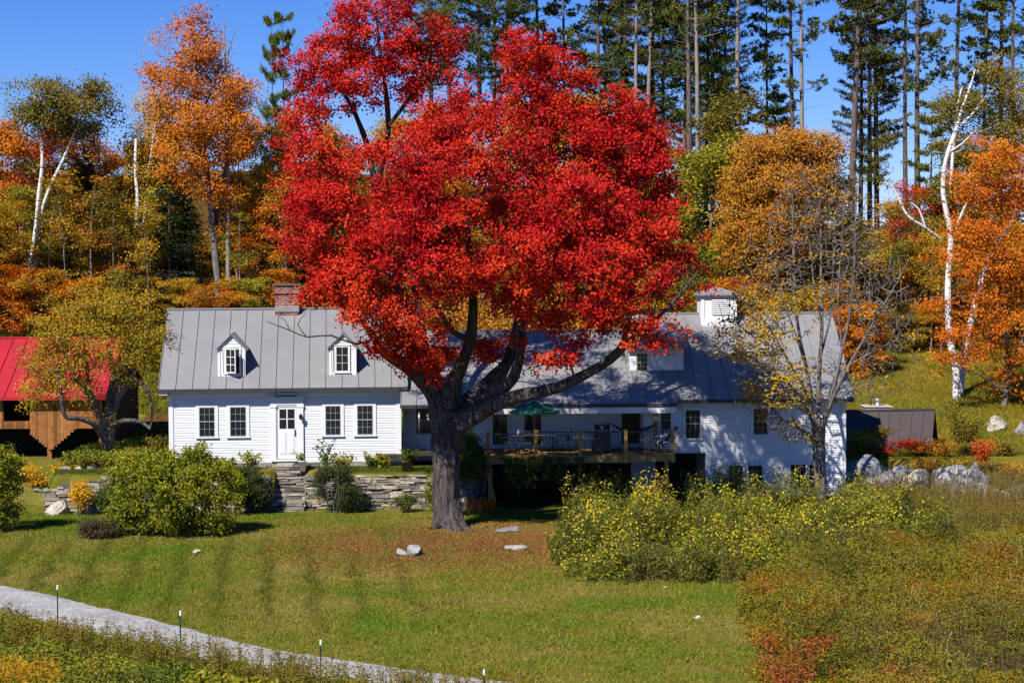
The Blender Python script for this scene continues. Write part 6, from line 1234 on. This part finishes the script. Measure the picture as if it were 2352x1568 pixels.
# pines: prototypes differ in where the crown begins
PN = {'a': gen_pine(31, 30, 13, 30, 'sparse'), 'b': gen_pine(32, 30, 17, 30, 'sparse', bark='palepine'), 'c': gen_pine(33, 30, 11, 30, 'dense', lm='pine', rad=3.2, dens=.62), 'd': gen_pine(34, 30, 8, 30, 'dense', lm='pineyellow', rad=3.2, dens=.8), 'e': gen_pine(35, 30, 15, 30, 'sparse', trunk=.24), 'f': gen_pine(36, 30, 9.5, 30, 'sparse', rad=3.2, dens=1.25), 'g': gen_pine(37, 12, 1.5, 12, 'dense', trunk=.12, rad=2.4, lm='pine')}
Pi = [(1000, 132, 'c', 1., 'pine just left of the notch in the red maple, thickly needled'), (1038, 138, 'f', 1., 'pine behind the gap left of the notch, farther back'), (1105, 134, 'c', 1.1, 'dark thick trunked pine standing in the notch between the maple tops'), (1130, 142, 'f', .95, 'thinner pine right behind the notch of the red maple'),
 (1172, 136, 'c', .95, 'pine above the left top of the maple right half'), (1240, 140, 'f', 1., 'pine whose foliage spreads over the right maple top'), (1300, 145, 'f', .9, 'pale distant pine above the dip of the maple right half'),
 (1375, 137, 'f', 1., 'pine with drooping clumps left of the pair of pale stems'), (1400, 144, 'c', .9, 'pine set back beside the drooping one'), (1458, 133, 'b', 1., 'pale stemmed pine, left of a close pair above the maple'), (1481, 134, 'b', 1.03, 'pale stemmed pine, right of a close pair above the maple'),
 (1522, 139, 'c', 1., 'bushy pine above the right shoulder of the maple'), (1562, 136, 'c', 1.05, 'dense dark pine left of the tall pale thin stem'), (1585, 131, 'e', 1., 'thick grey trunked pine directly left of the tall pale thin stem'), (1603, 126, 'b', 1.05, 'tall thin pale stem running down beside the red maple right edge'),
 (1640, 135, 'c', 1., 'dark pine right of the tall pale thin stem'), (1698, 128, 'b', 1.1, 'slim pale pine alone left of the open sky'), (1500, 140, 'd', 1., 'yellow green pine above the right shoulder of the maple, far back'), (1430, 138, 'd', .95, 'yellow green pine left of the pale stemmed pair'), (1620, 140, 'd', .95, 'yellow green pine right behind the tall pale thin stem'), (1672, 143, 'c', .9, 'smaller pine behind the slim pale one'),
 (1822, 130, 'a', 1., 'reddish trunked pine with wide open branches above the oak, left of two'), (1846, 129, 'b', 1., 'grey trunked pine above the oak, right of two'), (1948, 131, 'e', 1.08, 'dark straight pine at the right border of the open sky'),
 (1973, 140, 'a', .95, 'thin pine close behind the dark straight one'), (1995, 133, 'd', 1.0, 'yellowish green densely needled pine in the middle of the right group'), (2012, 137, 'f', 1.1, 'dark trunk right behind the yellowish pine'), (2078, 132, 'a', 1., 'slender pine left of two leaning dark ones'),
 (2106, 130, 'e', .95, 'dark pine leaning slightly to the right of the slender one'), (2188, 131, 'a', 1.05, 'pine rising behind the forked birch'), (2252, 136, 'f', .95, 'pine with crown above the gold birch leaves'), (2325, 133, 'a', 1., 'pine at the right edge of the photo'), (2290, 142, 'e', .95, 'pine set back between the last two at the right'), (1760, 146, 'f', .8, 'small distant pine in front of the open sky')]
for px, d, k, s, lab in Pi:
    o = place(PN[k], px, d, None, 30, lab, 'tall pines on the hilltop', 1., None); o.scale = (s, s, s)
    o.rotation_euler[1] = radians({2106: 1.2, 2078: .6, 1603: -.6, 1846: .9}.get(px, random.uniform(-1.5, 1.5)))
place(PN['g'], 2130, 128, 235, 12, 'young blue green pine tree between the slender pines and the birch', 'tall pines on the hilltop'); place(PN['g'], 1775, 133, 215, 12, 'young round topped pine just left of the reddish trunked pine', 'tall pines on the hilltop', 1.2)
place(PN['g'], 636, 122, 40, 12, 'tall narrow pine left of the upper red maple, the left of two', 'tall pines on the hilltop', .42); place(PN['g'], 662, 123, 32, 12, 'tall narrow pine left of the upper red maple, the right of two', 'tall pines on the hilltop', .5)

# ================================================================== SHRUBS
def shrub(px, pyb, d, lobes, n, per, crad, ls, lm, label, stems=7, bark='applebark', z=None, name='shrub', size_up=.4, twig=.006, shell=.2):
    x = XD(px, d); g = h(x, d) if z is None else z; T = thing(name, (x, d, g), label, 'shrub'); LB = []
    LL = [pxlobe(d, l) for l in lobes]
    for i in range(stems):
        c = LL[i % len(LL)][0]; a = random.uniform(0, 6.28); b = Vector((x+(c.x-x)*.55+random.uniform(-.25, .25), d+random.uniform(-.2, .2), g-.05)); e = Vector(c)+Vector((random.uniform(-.2, .2), random.uniform(-.2, .2), 0)); LB.append(([b, b.lerp(e, .5)+Vector((0, 0, .1)), e], [.028, .02, .01]))
    c, dr, _ = sample_lobes(LL, int(n*(1.6 if n > 250 else 1)), shell)
    if n > 250: kp = np.array([mnoise.noise(Vector(q)*1.6+Vector((2, 2, 7))) > -.06 for q in c]); c, dr = c[kp], dr[kp]
    c[:, 2] = np.maximum(c[:, 2], g+.06); grow(T, LB, c, twig=twig, bark=M[bark], sides=6, wob=.05, name='stems', minfrac=.1); crown(T, c, dr, per, crad, ls, L[lm], flat=.8, name='foliage'); return T
shrub(400, 1235, 70.5, [(300, 1110, 55, 66, 0, 1.2), (360, 1080, 60, 50, 0, 1.3), (430, 1090, 66, 60, 0, 1.3), (490, 1120, 46, 66, 0, 1.1), (330, 1170, 56, 52, -.3, 1.1), (420, 1180, 70, 50, -.5, 1.2), (490, 1190, 42, 40, -.2, 1), (465, 1045, 22, 22, 0, .5, .6), (390, 1130, 80, 60, -1, 1), (275, 1190, 34, 36, 0, .7)], 760, 44, .20, .095, 'bush', 'big rounded yellow green shrub on the lawn left of the stone steps', 14)
shrub(228, 1240, 69.6, [(225, 1215, 38, 26, 0, .6), (250, 1225, 28, 18, 0, .5), (200, 1210, 20, 14, 0, .4)], 120, 40, .16, .065, 'purplebush', 'low purple brown shrub at the left foot of the big shrub', 5)
shrub(20, 1208, 71.5, [(10, 1090, 44, 60, 0, 1.2), (-30, 1100, 50, 70, 0, 1.2), (15, 1160, 34, 50, 0, 1), (-10, 1040, 40, 30, 0, .8)], 300, 44, .2, .095, 'bush', 'tall shrub cut by the left edge of the photo', 8)
shrub(188, 1168, 75.9, [(188, 1135, 24, 30, 0, .4)], 60, 40, .16, .08, 'goldbright', 'small orange gold shrub before the left end of the stone wall', 4)
shrub(270, 1168, 76.2, [(265, 1130, 34, 40, 0, .6), (235, 1150, 20, 22, 0, .4)], 120, 40, .18, .08, 'green', 'green shrub right of the orange one, against the stone wall', 5)
shrub(590, 1168, 76.1, [(575, 1120, 34, 44, 0, .6), (600, 1140, 22, 32, 0, .4), (560, 1090, 20, 22, 0, .4)], 180, 46, .18, .07, 'darkgreen', 'dark green shrub just left of the stone steps', 6)
shrub(545, 1168, 75.6, [(545, 1125, 20, 46, 0, .5), (530, 1100, 22, 30, 0, .4)], 110, 44, .18, .08, 'bush', 'light green shrub between the big shrub and the dark one by the steps', 5)
shrub(765, 1168, 76.2, [(750, 1120, 34, 42, 0, .6), (790, 1130, 34, 38, 0, .6), (770, 1095, 40, 24, 0, .5), (822, 1145, 18, 24, 0, .3)], 260, 46, .18, .06, 'darkgreen', 'grey green feathery shrub just right of the stone steps', 8)
shrub(933, 1170, 76.3, [(933, 1152, 22, 18, 0, .3)], 36, 30, .14, .08, 'green', 'small green shrub at the foot of the stone wall near the maple', 3)
shrub(985, 1168, 76.6, [(988, 1130, 12, 36, 0, .25)], 36, 30, .12, .07, 'yellowgreen', 'climbing green plant on the stone wall beside the maple trunk', 3)
shrub(1075, 1150, 76.9, [(1075, 1035, 34, 40, 0, .6), (1095, 1060, 24, 36, 0, .5), (1062, 1075, 16, 30, 0, .4)], 140, 38, .2, .10, 'green', 'dark green climber at the left corner post of the deck', 5)
shrub(1110, 1172, 75.8, [(1105, 1160, 34, 14, 0, .4)], 36, 30, .16, .08, 'orange', 'low rusty orange plant right behind the maple trunk', 3)
# terrace plants against the house
for px, pt, pb, w_, lf, lab in ((462, 1015, 1075, 20, 'green', 'leafy plant in front of the house under the left pair of windows'), (575, 1040, 1078, 20, 'yellowgreen', 'spindly plant by the house wall just left of the door'), (740, 1015, 1075, 16, 'green', 'tall upright green plant right of the front door'), (780, 1045, 1078, 26, 'yellowgreen', 'pale flowering plant below the right pair of windows'), (880, 1040, 1080, 26, 'yellowgreen', 'spindly plant with red flowers near the right corner of the white wall'), (855, 1058, 1085, 18, 'green', 'small low green plant on the terrace right of the windows'), (700, 1070, 1088, 14, 'green', 'tiny leafy plant beside the white pot'), (520, 1058, 1080, 24, 'bush', 'low yellow green plant below the left windows'), (420, 1052, 1082, 20, 'bush', 'low shrub at the left corner of the white house'),
      (142, 1062, 1092, 34, 'goldbright', 'golden low shrub before the barn post'), (78, 1045, 1092, 34, 'goldbright', 'golden shrub left of the barn post'), (330, 1040, 1075, 40, 'olive', 'olive shrub between apple tree and house'), (370, 1010, 1075, 26, 'olive', 'taller olive shrub against the left end of the house'), (290, 1050, 1078, 24, 'bush', 'low shrub right of the apple trunk')):
    d = 79.0 if px > 400 else (79.8 if 'golden' in lab else 82); c = (XD(px, d), d, h(XD(px, d), d)); T = thing('garden_plant', c, lab, 'plant'); k = PXI(d); hh = (pb-pt)*k; sprig(T, c, int(130+w_*18), w_*k, hh*1.15, .10, L[lf], 9, 'foliage')
# vine curtains hanging from the deck
for i, (px, w_, pb) in enumerate(((1185, 26, 1140), (1215, 18, 1120), (1255, 20, 1100), (1290, 18, 1110), (1330, 14, 1150), (1165, 14, 1100))):
    d = 77.35; x = XD(px, d); T = thing('hanging_vine', (x, d, DZ-.1), ['broad vine curtain under the left part of the deck', 'vine strand right of the broad curtain', 'short vine strand under the deck middle, left', 'short vine strand under the deck middle, right', 'leafy vine running down the middle deck post', 'short vine tuft at the left end of the deck rim'][i], 'vine')
    zb = P(px, pb, d).z; n = int(w_*14); cl = Cloud(); z = DZ-.05-RNG.random(n)**1.5*(DZ-zb); xx = x+RNG.normal(size=n)*w_*PXI(d)*.5; cl.leaves(np.stack([xx, d-.06+RNG.normal(size=n)*.06, z], 1), .10, bias=(-.2, -1, .3))
    s = max(3, w_//4); a = np.stack([x+RNG.normal(size=s)*w_*PXI(d)*.4, np.full(s, d-.03), np.full(s, DZ-.02)], 1); b = a.copy(); b[:, 2] = zb+RNG.random(s)*.4; cl.needles(a, b, .015, 0, RNG.random(s)*.3); cl.build('leaves', L['green'], T)
# shrubs on the right slope
for px, py, w_, hh, lf, lab in ((1975, 1035, 40, 60, 'yellowgreen', 'yellow green shrub in front of the brown roof, left end'), (2015, 1020, 40, 55, 'olive', 'olive sapling before the brown roof'), (2030, 1050, 40, 26, 'crimson', 'reddish shrub below the brown roof'), (2075, 1035, 36, 28, 'crimson', 'red shrub at the middle foot of the brown roof'), (2110, 1045, 46, 34, 'brightorange', 'orange red shrub at the right foot of the brown roof'), (2150, 1055, 36, 36, 'rust', 'rusty shrub right of the brown roofed building'), (2215, 1040, 60, 100, 'olive', 'tall olive shrub at the foot of the forked birch'), (2255, 1075, 30, 56, 'crimson', 'dark red shrub right of the birch foot'), (2300, 1060, 40, 40, 'olive', 'olive shrub near the white rock at the right'), (1990, 1090, 34, 60, 'darkgreen', 'dark green shrub in the shade below the rounded boulder'), (2130, 1090, 46, 26, 'rust', 'low rusty bramble above the boulders'), (2200, 1085, 44, 22, 'gold', 'low gold bramble above the upright boulder'), (2330, 1120, 40, 40, 'rust', 'rusty bramble above the tan ledge')):
    d = 85.5 if py > 1030 else 86.5
    if py > 1065: d = 82.6
    x = XD(px, d); g = 10-(py-590+(px-1176)*-.005)*PXI(d); g = max(g-.05, h(x, d)-.3); T = thing('shrub', (x, d, g), lab, 'shrub'); k = PXI(d); sprig(T, (x, d, g), int(w_*hh*.34)+160, w_*k*.8, hh*k*(.7 if py < 1052 and px < 2160 else 1.1), .10, L[lf], 16, 'foliage')
for px, d, pyt, lab in ((2330, 92, 700, 'dark dead sapling with bare branches at the right edge'), ):
    pass

# ================================================================== GRASS, MEADOW, WILDFLOWERS
def gp(l, z=0): return [(GP(*q, z).x, GP(*q, z).y) for q in l]
def inpoly(x, y, poly):
    c = np.zeros(len(x), bool); n = len(poly)
    for i in range(n):
        x1, y1 = poly[i]; x2, y2 = poly[(i+1) % n]; t = ((y1 > y) != (y2 > y)) & (x < (x2-x1)*(y-y1)/(y2-y1+1e-12)+x1); c ^= t
    return c
def scatter(poly, n, rng=RNG):
    p = np.array(poly); lo, hi = p.min(0), p.max(0); out = []
    tot = 0
    while tot < n:
        q = rng.uniform(lo, hi, (n*2, 2)); k = inpoly(q[:, 0], q[:, 1], poly); out.append(q[k]); tot += k.sum()
    return np.concatenate(out)[:n]
def tufts(name, pts, hh, wd, m, blades=3, lean=.5, z=None, label=None, cat=None, val=None):
    n = len(pts); g = H(pts[:, 0], pts[:, 1]) if z is None else z; a = np.repeat(np.stack([pts[:, 0], pts[:, 1], g], 1), blades, 0)+RNG.normal(size=(n*blades, 3))*[.03, .03, 0]; ht = np.repeat(np.broadcast_to(hh, (n,)), blades)*RNG.uniform(.5, 1.2, n*blades)
    b = a+np.stack([RNG.normal(size=n*blades)*lean*ht, RNG.normal(size=n*blades)*lean*ht, ht], 1); cl = Cloud(); cl.needles(a-[0, 0, .01], b, wd, 0, val if val is None else np.repeat(val, blades)); o = cl.build(name, m); return tag(o, label, cat, kind='stuff')
dens = lambda x, y: np.array([.5+mnoise.noise(Vector((a*.5, b*.5, 0))) for a, b in zip(x, y)])
lp = [(-17, 57.5), (-9, 50), (0, 45.2), (9, 44.5), (9.5, 58), (6, 60), (1, 64), (-1, 75.5), (-19, 76.3), (-24, 76), (-20, 60)]
pts = scatter(lp, 110000); pts = pts[pts[:, 1] > road_y_upper(pts[:, 0])+.05]
tufts('grass', pts, .07, .014, M['lawn'], 2, .6, z=H(pts[:, 0], pts[:, 1])+.01, label='short mown striped grass of the lawn below the house', cat='grass')
pts = scatter([(-18.5, 77.6), (-2, 77.6), (-2, 79.4), (-18.5, 79.4)], 5000); pts = pts[~((pts[:, 0] > -10.2) & (pts[:, 0] < -7.8))]; tufts('grass', pts, .11, .014, L['green'], 3, .5, label='grass and weeds on the terrace above the stone wall', cat='grass')
# fallen leaves
n = 9000; ang = RNG.uniform(0, 2*pi, n); rr = np.sqrt(RNG.random(n)); fx = -1.0+ang*0+rr*7.6*np.cos(ang); fy = 67.0+rr*7.2*np.sin(ang); k = (fy < 76.8) & (fx < 3.2) & (dens(fx, fy)*1.3 > RNG.random(n)*.9); fx, fy = fx[k], fy[k]
cl = Cloud(); cl.leaves(np.stack([fx, fy, H(fx, fy)+.045], 1), .075, bias=(0, 0, 2.5)); tag(cl.build('fallen_leaves', L['fallen']), 'fallen red and brown maple leaves strewn over the lawn under the tree', 'leaves', kind='stuff')
n = 5000; q = scatter(lp, n); cl = Cloud(); q = q[q[:, 1] > road_y_upper(q[:, 0])+.1]; cl.leaves(np.stack([q[:, 0], q[:, 1], H(q[:, 0], q[:, 1])+.05], 1), .05, bias=(0, 0, 2.)); tag(cl.build('scattered_leaves', L['gold']), 'small yellow leaves scattered thinly over the whole lawn', 'leaves', kind='stuff')
q = scatter(gp([(1000, 1400), (1650, 1380), (1700, 1560), (1000, 1560)]), 900); q = q[dens(q[:, 0]*1.6, q[:, 1]*1.6) > .55]; tufts('lawn_weeds', q, .08, .03, L['meadow'], 6, .8, label='coarser green weeds growing in the lower right lawn', cat='weeds')
def plants(name, pts, hgt, leafm, stemm, nleaf, lsz, wd, label, cat, lean=.12, flower=None, nfl=0, fsz=.05, droop=0, spread=.16, start=.15, z=None, fprob=1., stemw=.012, along_up=.3, patch=.0):
    n = len(pts); g = (H(pts[:, 0], pts[:, 1]) if z is None else z); a = np.stack([pts[:, 0], pts[:, 1], g-.02], 1); ht = np.broadcast_to(hgt, (n,))*RNG.uniform(.7, 1.15, n); b = a+np.stack([RNG.normal(size=n)*lean*ht, RNG.normal(size=n)*lean*ht, ht], 1)
    pv = np.array([.5+patch*mnoise.noise(Vector((q[0]*.45, q[1]*.45, 7))) for q in pts]) if patch else np.full(n, .5)
    cl = Cloud(); cl.needles(a, b, stemw, 1, RNG.random(n)); k = np.repeat(np.arange(n), nleaf); t = RNG.uniform(start, 1.0, len(k))[:, None]; p = a[k]*(1-t)+b[k]*t; ang = RNG.uniform(0, 2*pi, len(k)); o = np.stack([np.cos(ang), np.sin(ang), along_up-droop*RNG.random(len(k))], 1); p = p+o*spread*RNG.uniform(.3, 1, (len(k), 1))
    cl.leaves(p, lsz, 0, np.clip(pv[k]+RNG.normal(size=len(k))*.28, 0, 1), bias=(-.1, -.3, .5), width=wd, along=o)
    if flower:
        f = np.where(RNG.random(n) < fprob*np.array([np.clip(.5+2.2*mnoise.noise(Vector((q[0]*.5, q[1]*.5, 3))), .05, 2) for q in pts]))[0]; k = np.repeat(f, nfl); p = b[k]+RNG.normal(size=(len(k), 3))*[.11, .11, .13]-[0, 0, .05]; cl.leaves(p, fsz, 2, width=1., bias=(-.2, -.6, .8))
    ms = [leafm, stemm]+([flower] if flower else []); return tag(cl.build(name, ms), label, cat, kind='stuff')
# yellow wildflower mass in front of the right wing
fp = gp([(1250, 1278), (1300, 1335), (1420, 1342), (1560, 1340), (1700, 1345), (1840, 1325), (2010, 1290), (2200, 1270), (2170, 1215), (2000, 1190), (1700, 1186), (1430, 1190), (1310, 1210)])
pts = scatter(fp, 3600); xx, yy = pts[:, 0], pts[:, 1]
mc = scatter(fp, 46); mr = RNG.uniform(.7, 1.25, 46); mh = RNG.uniform(.55, 1.0, 46)
dd = np.sqrt(((pts[:, None]-mc[None])**2).sum(2)); mo = (mh*np.clip(1.12-(dd/mr/1.15)**2, 0, 1)).max(1); mo = np.clip(mo, .18, 1)
kk = mo > RNG.random(len(mo))*.5; pts, xx, yy, mo = pts[kk], xx[kk], yy[kk], mo[kk]
hmap = .35+mo*1.55+0*1.28+.75*np.array([mnoise.noise(Vector((a*.55, b*.4, 2))) for a, b in pts])+.25*np.clip((70-yy)/10, 0, 1); hmap = (.35+mo*1.55)*np.where(xx < 1.6, .8, 1)*np.where(xx > 13, .72, 1)*(1+.22*np.clip((yy-64)/8, 0, 1))
plants('wildflowers', pts, hmap, L['flowerstem'], L['drystem'], 44, .20, .17, 'dense mass of tall yellow flowering plants before the right wing of the house', 'flowers', lean=.12, flower=L['petal'], nfl=8, fsz=.066, droop=1.9, spread=.20, fprob=.42, start=.05, patch=.6)
bp = gp([(1705, 1345), (1850, 1318), (2020, 1285), (2230, 1262), (2380, 1240), (2480, 1400), (2560, 1700), (1760, 1700), (1700, 1600), (1745, 1500), (1690, 1430)])
pts = scatter(bp, 15000); nz = lambda f, k, P_: np.array([mnoise.noise(Vector((a*f, b*f, k))) for a, b in P_]); left_e = np.interp(pts[:, 1], [45, 50, 54, 58.5], [6.2, 6.4, 6.9, 6.9])
ed = np.clip((pts[:, 0]-left_e+1.2*nz(.5, 9, pts)+.3)/2.2, 0, 1); pts = pts[RNG.random(len(pts)) < .2+ed]; ed = np.clip((pts[:, 0]-np.interp(pts[:, 1], [45, 50, 54, 58.5], [6.2, 6.4, 6.9, 6.9])+.2)/2.0, 0, 1)
hm = (.55+.75*np.clip(nz(.42, 5, pts)+.15, -.3, 1)+.35*nz(1.2, 6, pts))*(.45+.55*ed); hm = np.clip(hm, .2, 1.5)
plants('brush', pts, hm, L['brush'], L['drystem'], 24, .085, .5, 'tangle of olive and brown brush covering the lower right corner', 'undergrowth', lean=.2, spread=.16, patch=.9)
pts = scatter(gp([(1740, 1520), (1900, 1470), (2060, 1540), (2200, 1600), (1780, 1620)]), 600); pts = pts[nz(.9, 12, pts) > .1]; plants('red_undergrowth', pts, .68, L['redbrush'], L['drystem'], 20, .10, .5, 'patches of red leaved undergrowth at the bottom right', 'undergrowth', lean=.2)
pts = scatter(bp, 2600); pts = pts[(nz(.35, 20, pts) > .16) & (pts[:, 0] > 7.6)]; plants('straw_grass', pts, .8, L['brush'], L['straw'], 5, .07, .3, 'pale straw grass stalks standing among the brush at the right', 'grass', lean=.22, spread=.05, stemw=.02)
pts = scatter(gp([(1720, 1360), (2330, 1290), (2340, 1450), (1800, 1460)]), 45); plants('red_undergrowth', pts, .72, L['redbrush'], L['drystem'], 16, .10, .5, 'scattered red tinged stems in the olive brush', 'undergrowth', lean=.2)
pts = scatter(gp([(1980, 1500), (2380, 1420), (2450, 1620), (2000, 1640)]), 1300); pts = pts[nz(.7, 31, pts) > -.05]; plants('dry_stalks', pts, 1.0+.5*nz(1.1, 33, pts), L['purplebush'], L['drystem'], 12, .07, .4, 'brown purple dry stalks at the bottom right', 'dry plants', lean=.2, spread=.09)
pts = scatter(bp, 620); pts = pts[(pts[:, 0] > 7.6) & (nz(.5, 40, pts) > -.1)]; plants('tall_weeds', pts, 1.15+.3*nz(.8, 41, pts), L['brush'], L['drystem'], 70, .075, .4, 'taller feathery weeds rising out of the brush at the right', 'undergrowth', lean=.16, spread=.22, patch=.8)
pts = scatter([(13.2, 73), (15.5, 70.5), (21.5, 68), (24, 80), (20, 83), (14.3, 80.5)], 3800); plants('dry_stalks', pts, .85, L['brush'], L['drystem'], 12, .09, .3, 'tall dry golden stalks in front of the grey boulders', 'dry plants', lean=.10, spread=.09, stemw=.016, patch=.6)
pts = scatter([(13.9, 76), (17.5, 74), (22, 73), (22, 79), (14.5, 80)], 260); plants('dry_stalks', pts, 1.55, L['drystem'], L['drystem'], 8, .06, .4, 'sparse tall dark dead stalks standing before the boulders', 'dry plants', lean=.05, spread=.04, stemw=.022)
# meadow in the lower left
mp = [(-17.5, 57.2), (-14.9, 55.0), (-12.6, 52.3), (-8.2, 48.4), (-5.2, 45.9), (-2, 43.6), (3, 41.5), (3, 36), (-18, 36)]
pts = scatter(mp, 9500); pts = pts[(pts[:, 1] > 43.5)]
plants('meadow', pts, .30+.12*np.array([mnoise.noise(Vector((a*.6, b*.6, 1))) for a, b in pts]), L['meadow'], L['drystem'], 16, .085, .6, 'rough green and brown meadow growth below the gravel road', 'meadow plants', lean=.3, spread=.14, patch=1.0)
el = [(-16.5, 54.0), (-12.5, 50.6), (-8.2, 47.3), (-5.2, 45.2), (-1, 42.8)]; ex = [p[0] for p in el]; ey = [p[1] for p in el]
x = RNG.uniform(-15, 0.5, 1500); k = RNG.random(1500) < np.clip((x+15)/9+.3, 0, 1)*(np.array([mnoise.noise(Vector((q*1.1, 0, 4))) for q in x])+.62); x = x[k]; pts = np.stack([x, np.interp(x, ex, ey)+RNG.uniform(-1.1, .35, len(x))], 1)
plants('dry_stalks', pts, .85, L['brush'], L['drystem'], 26, .075, .35, 'tall brown weeds along the lower edge of the gravel road', 'dry plants', lean=.10, spread=.08, stemw=.014)
pts = scatter([(-12.9, 47.2), (-11.0, 46.3), (-10.6, 44.6), (-13, 44.4)], 420); plants('tall_grass', pts, .5, L['gold'], L['gold'], 5, .22, .08, 'golden blurred tall grass at the bottom left corner', 'grass', lean=.3, spread=.08, stemw=.02)
pts = scatter([(-7.5, 45.5), (-3, 44.0), (-2.5, 43.2), (-7.5, 43.6)], 260); plants('meadow', pts, .34, L['yellowgreen'], L['meadow'], 10, .12, .9, 'broad pale yellow green leaves at the bottom edge', 'meadow plants', lean=.3, spread=.14)
# hillside grass
pts = scatter([(-29, 97), (-29, 117), (-18, 117), (-17, 96)], 9000); tufts('hill_grass', pts, .32, .03, L['meadow'], 3, .35, label='long grass of the small hillside field behind the barn', cat='grass')
pts = scatter([(13.8, 85), (15, 85), (34, 87), (36, 121), (16, 119), (13.8, 100)], 26000); tufts('hill_grass', pts, .16, .022, L['brush'], 3, .5, label='rough autumn grass of the slope at the right', cat='grass')
# wood floor
pts = scatter([(-34, 111.5), (-18, 111), (-12, 96), (12, 96), (17, 112), (38, 121), (40, 132), (-38, 130)], 8000); plants('undergrowth', pts, 1.1, L['rust'], L['drystem'], 14, .22, .6, 'low leafy undergrowth on the floor of the autumn wood', 'undergrowth', lean=.25, spread=.35, patch=.8)
pts = scatter([(-14.3, 90), (13, 90), (13, 97), (-14.3, 97)], 2500); plants('undergrowth', pts, .8, L['meadow'], L['drystem'], 14, .16, .6, 'weeds growing behind the white house', 'undergrowth', lean=.25, spread=.25)
pts = scatter([(-18.8, 79), (-14.3, 80), (-14.3, 92), (-17.5, 92)], 2600); plants('undergrowth', pts, .55, L['meadow'], L['drystem'], 14, .13, .6, 'weedy ground between the barn and the white house', 'undergrowth', lean=.25, spread=.2, patch=.8)
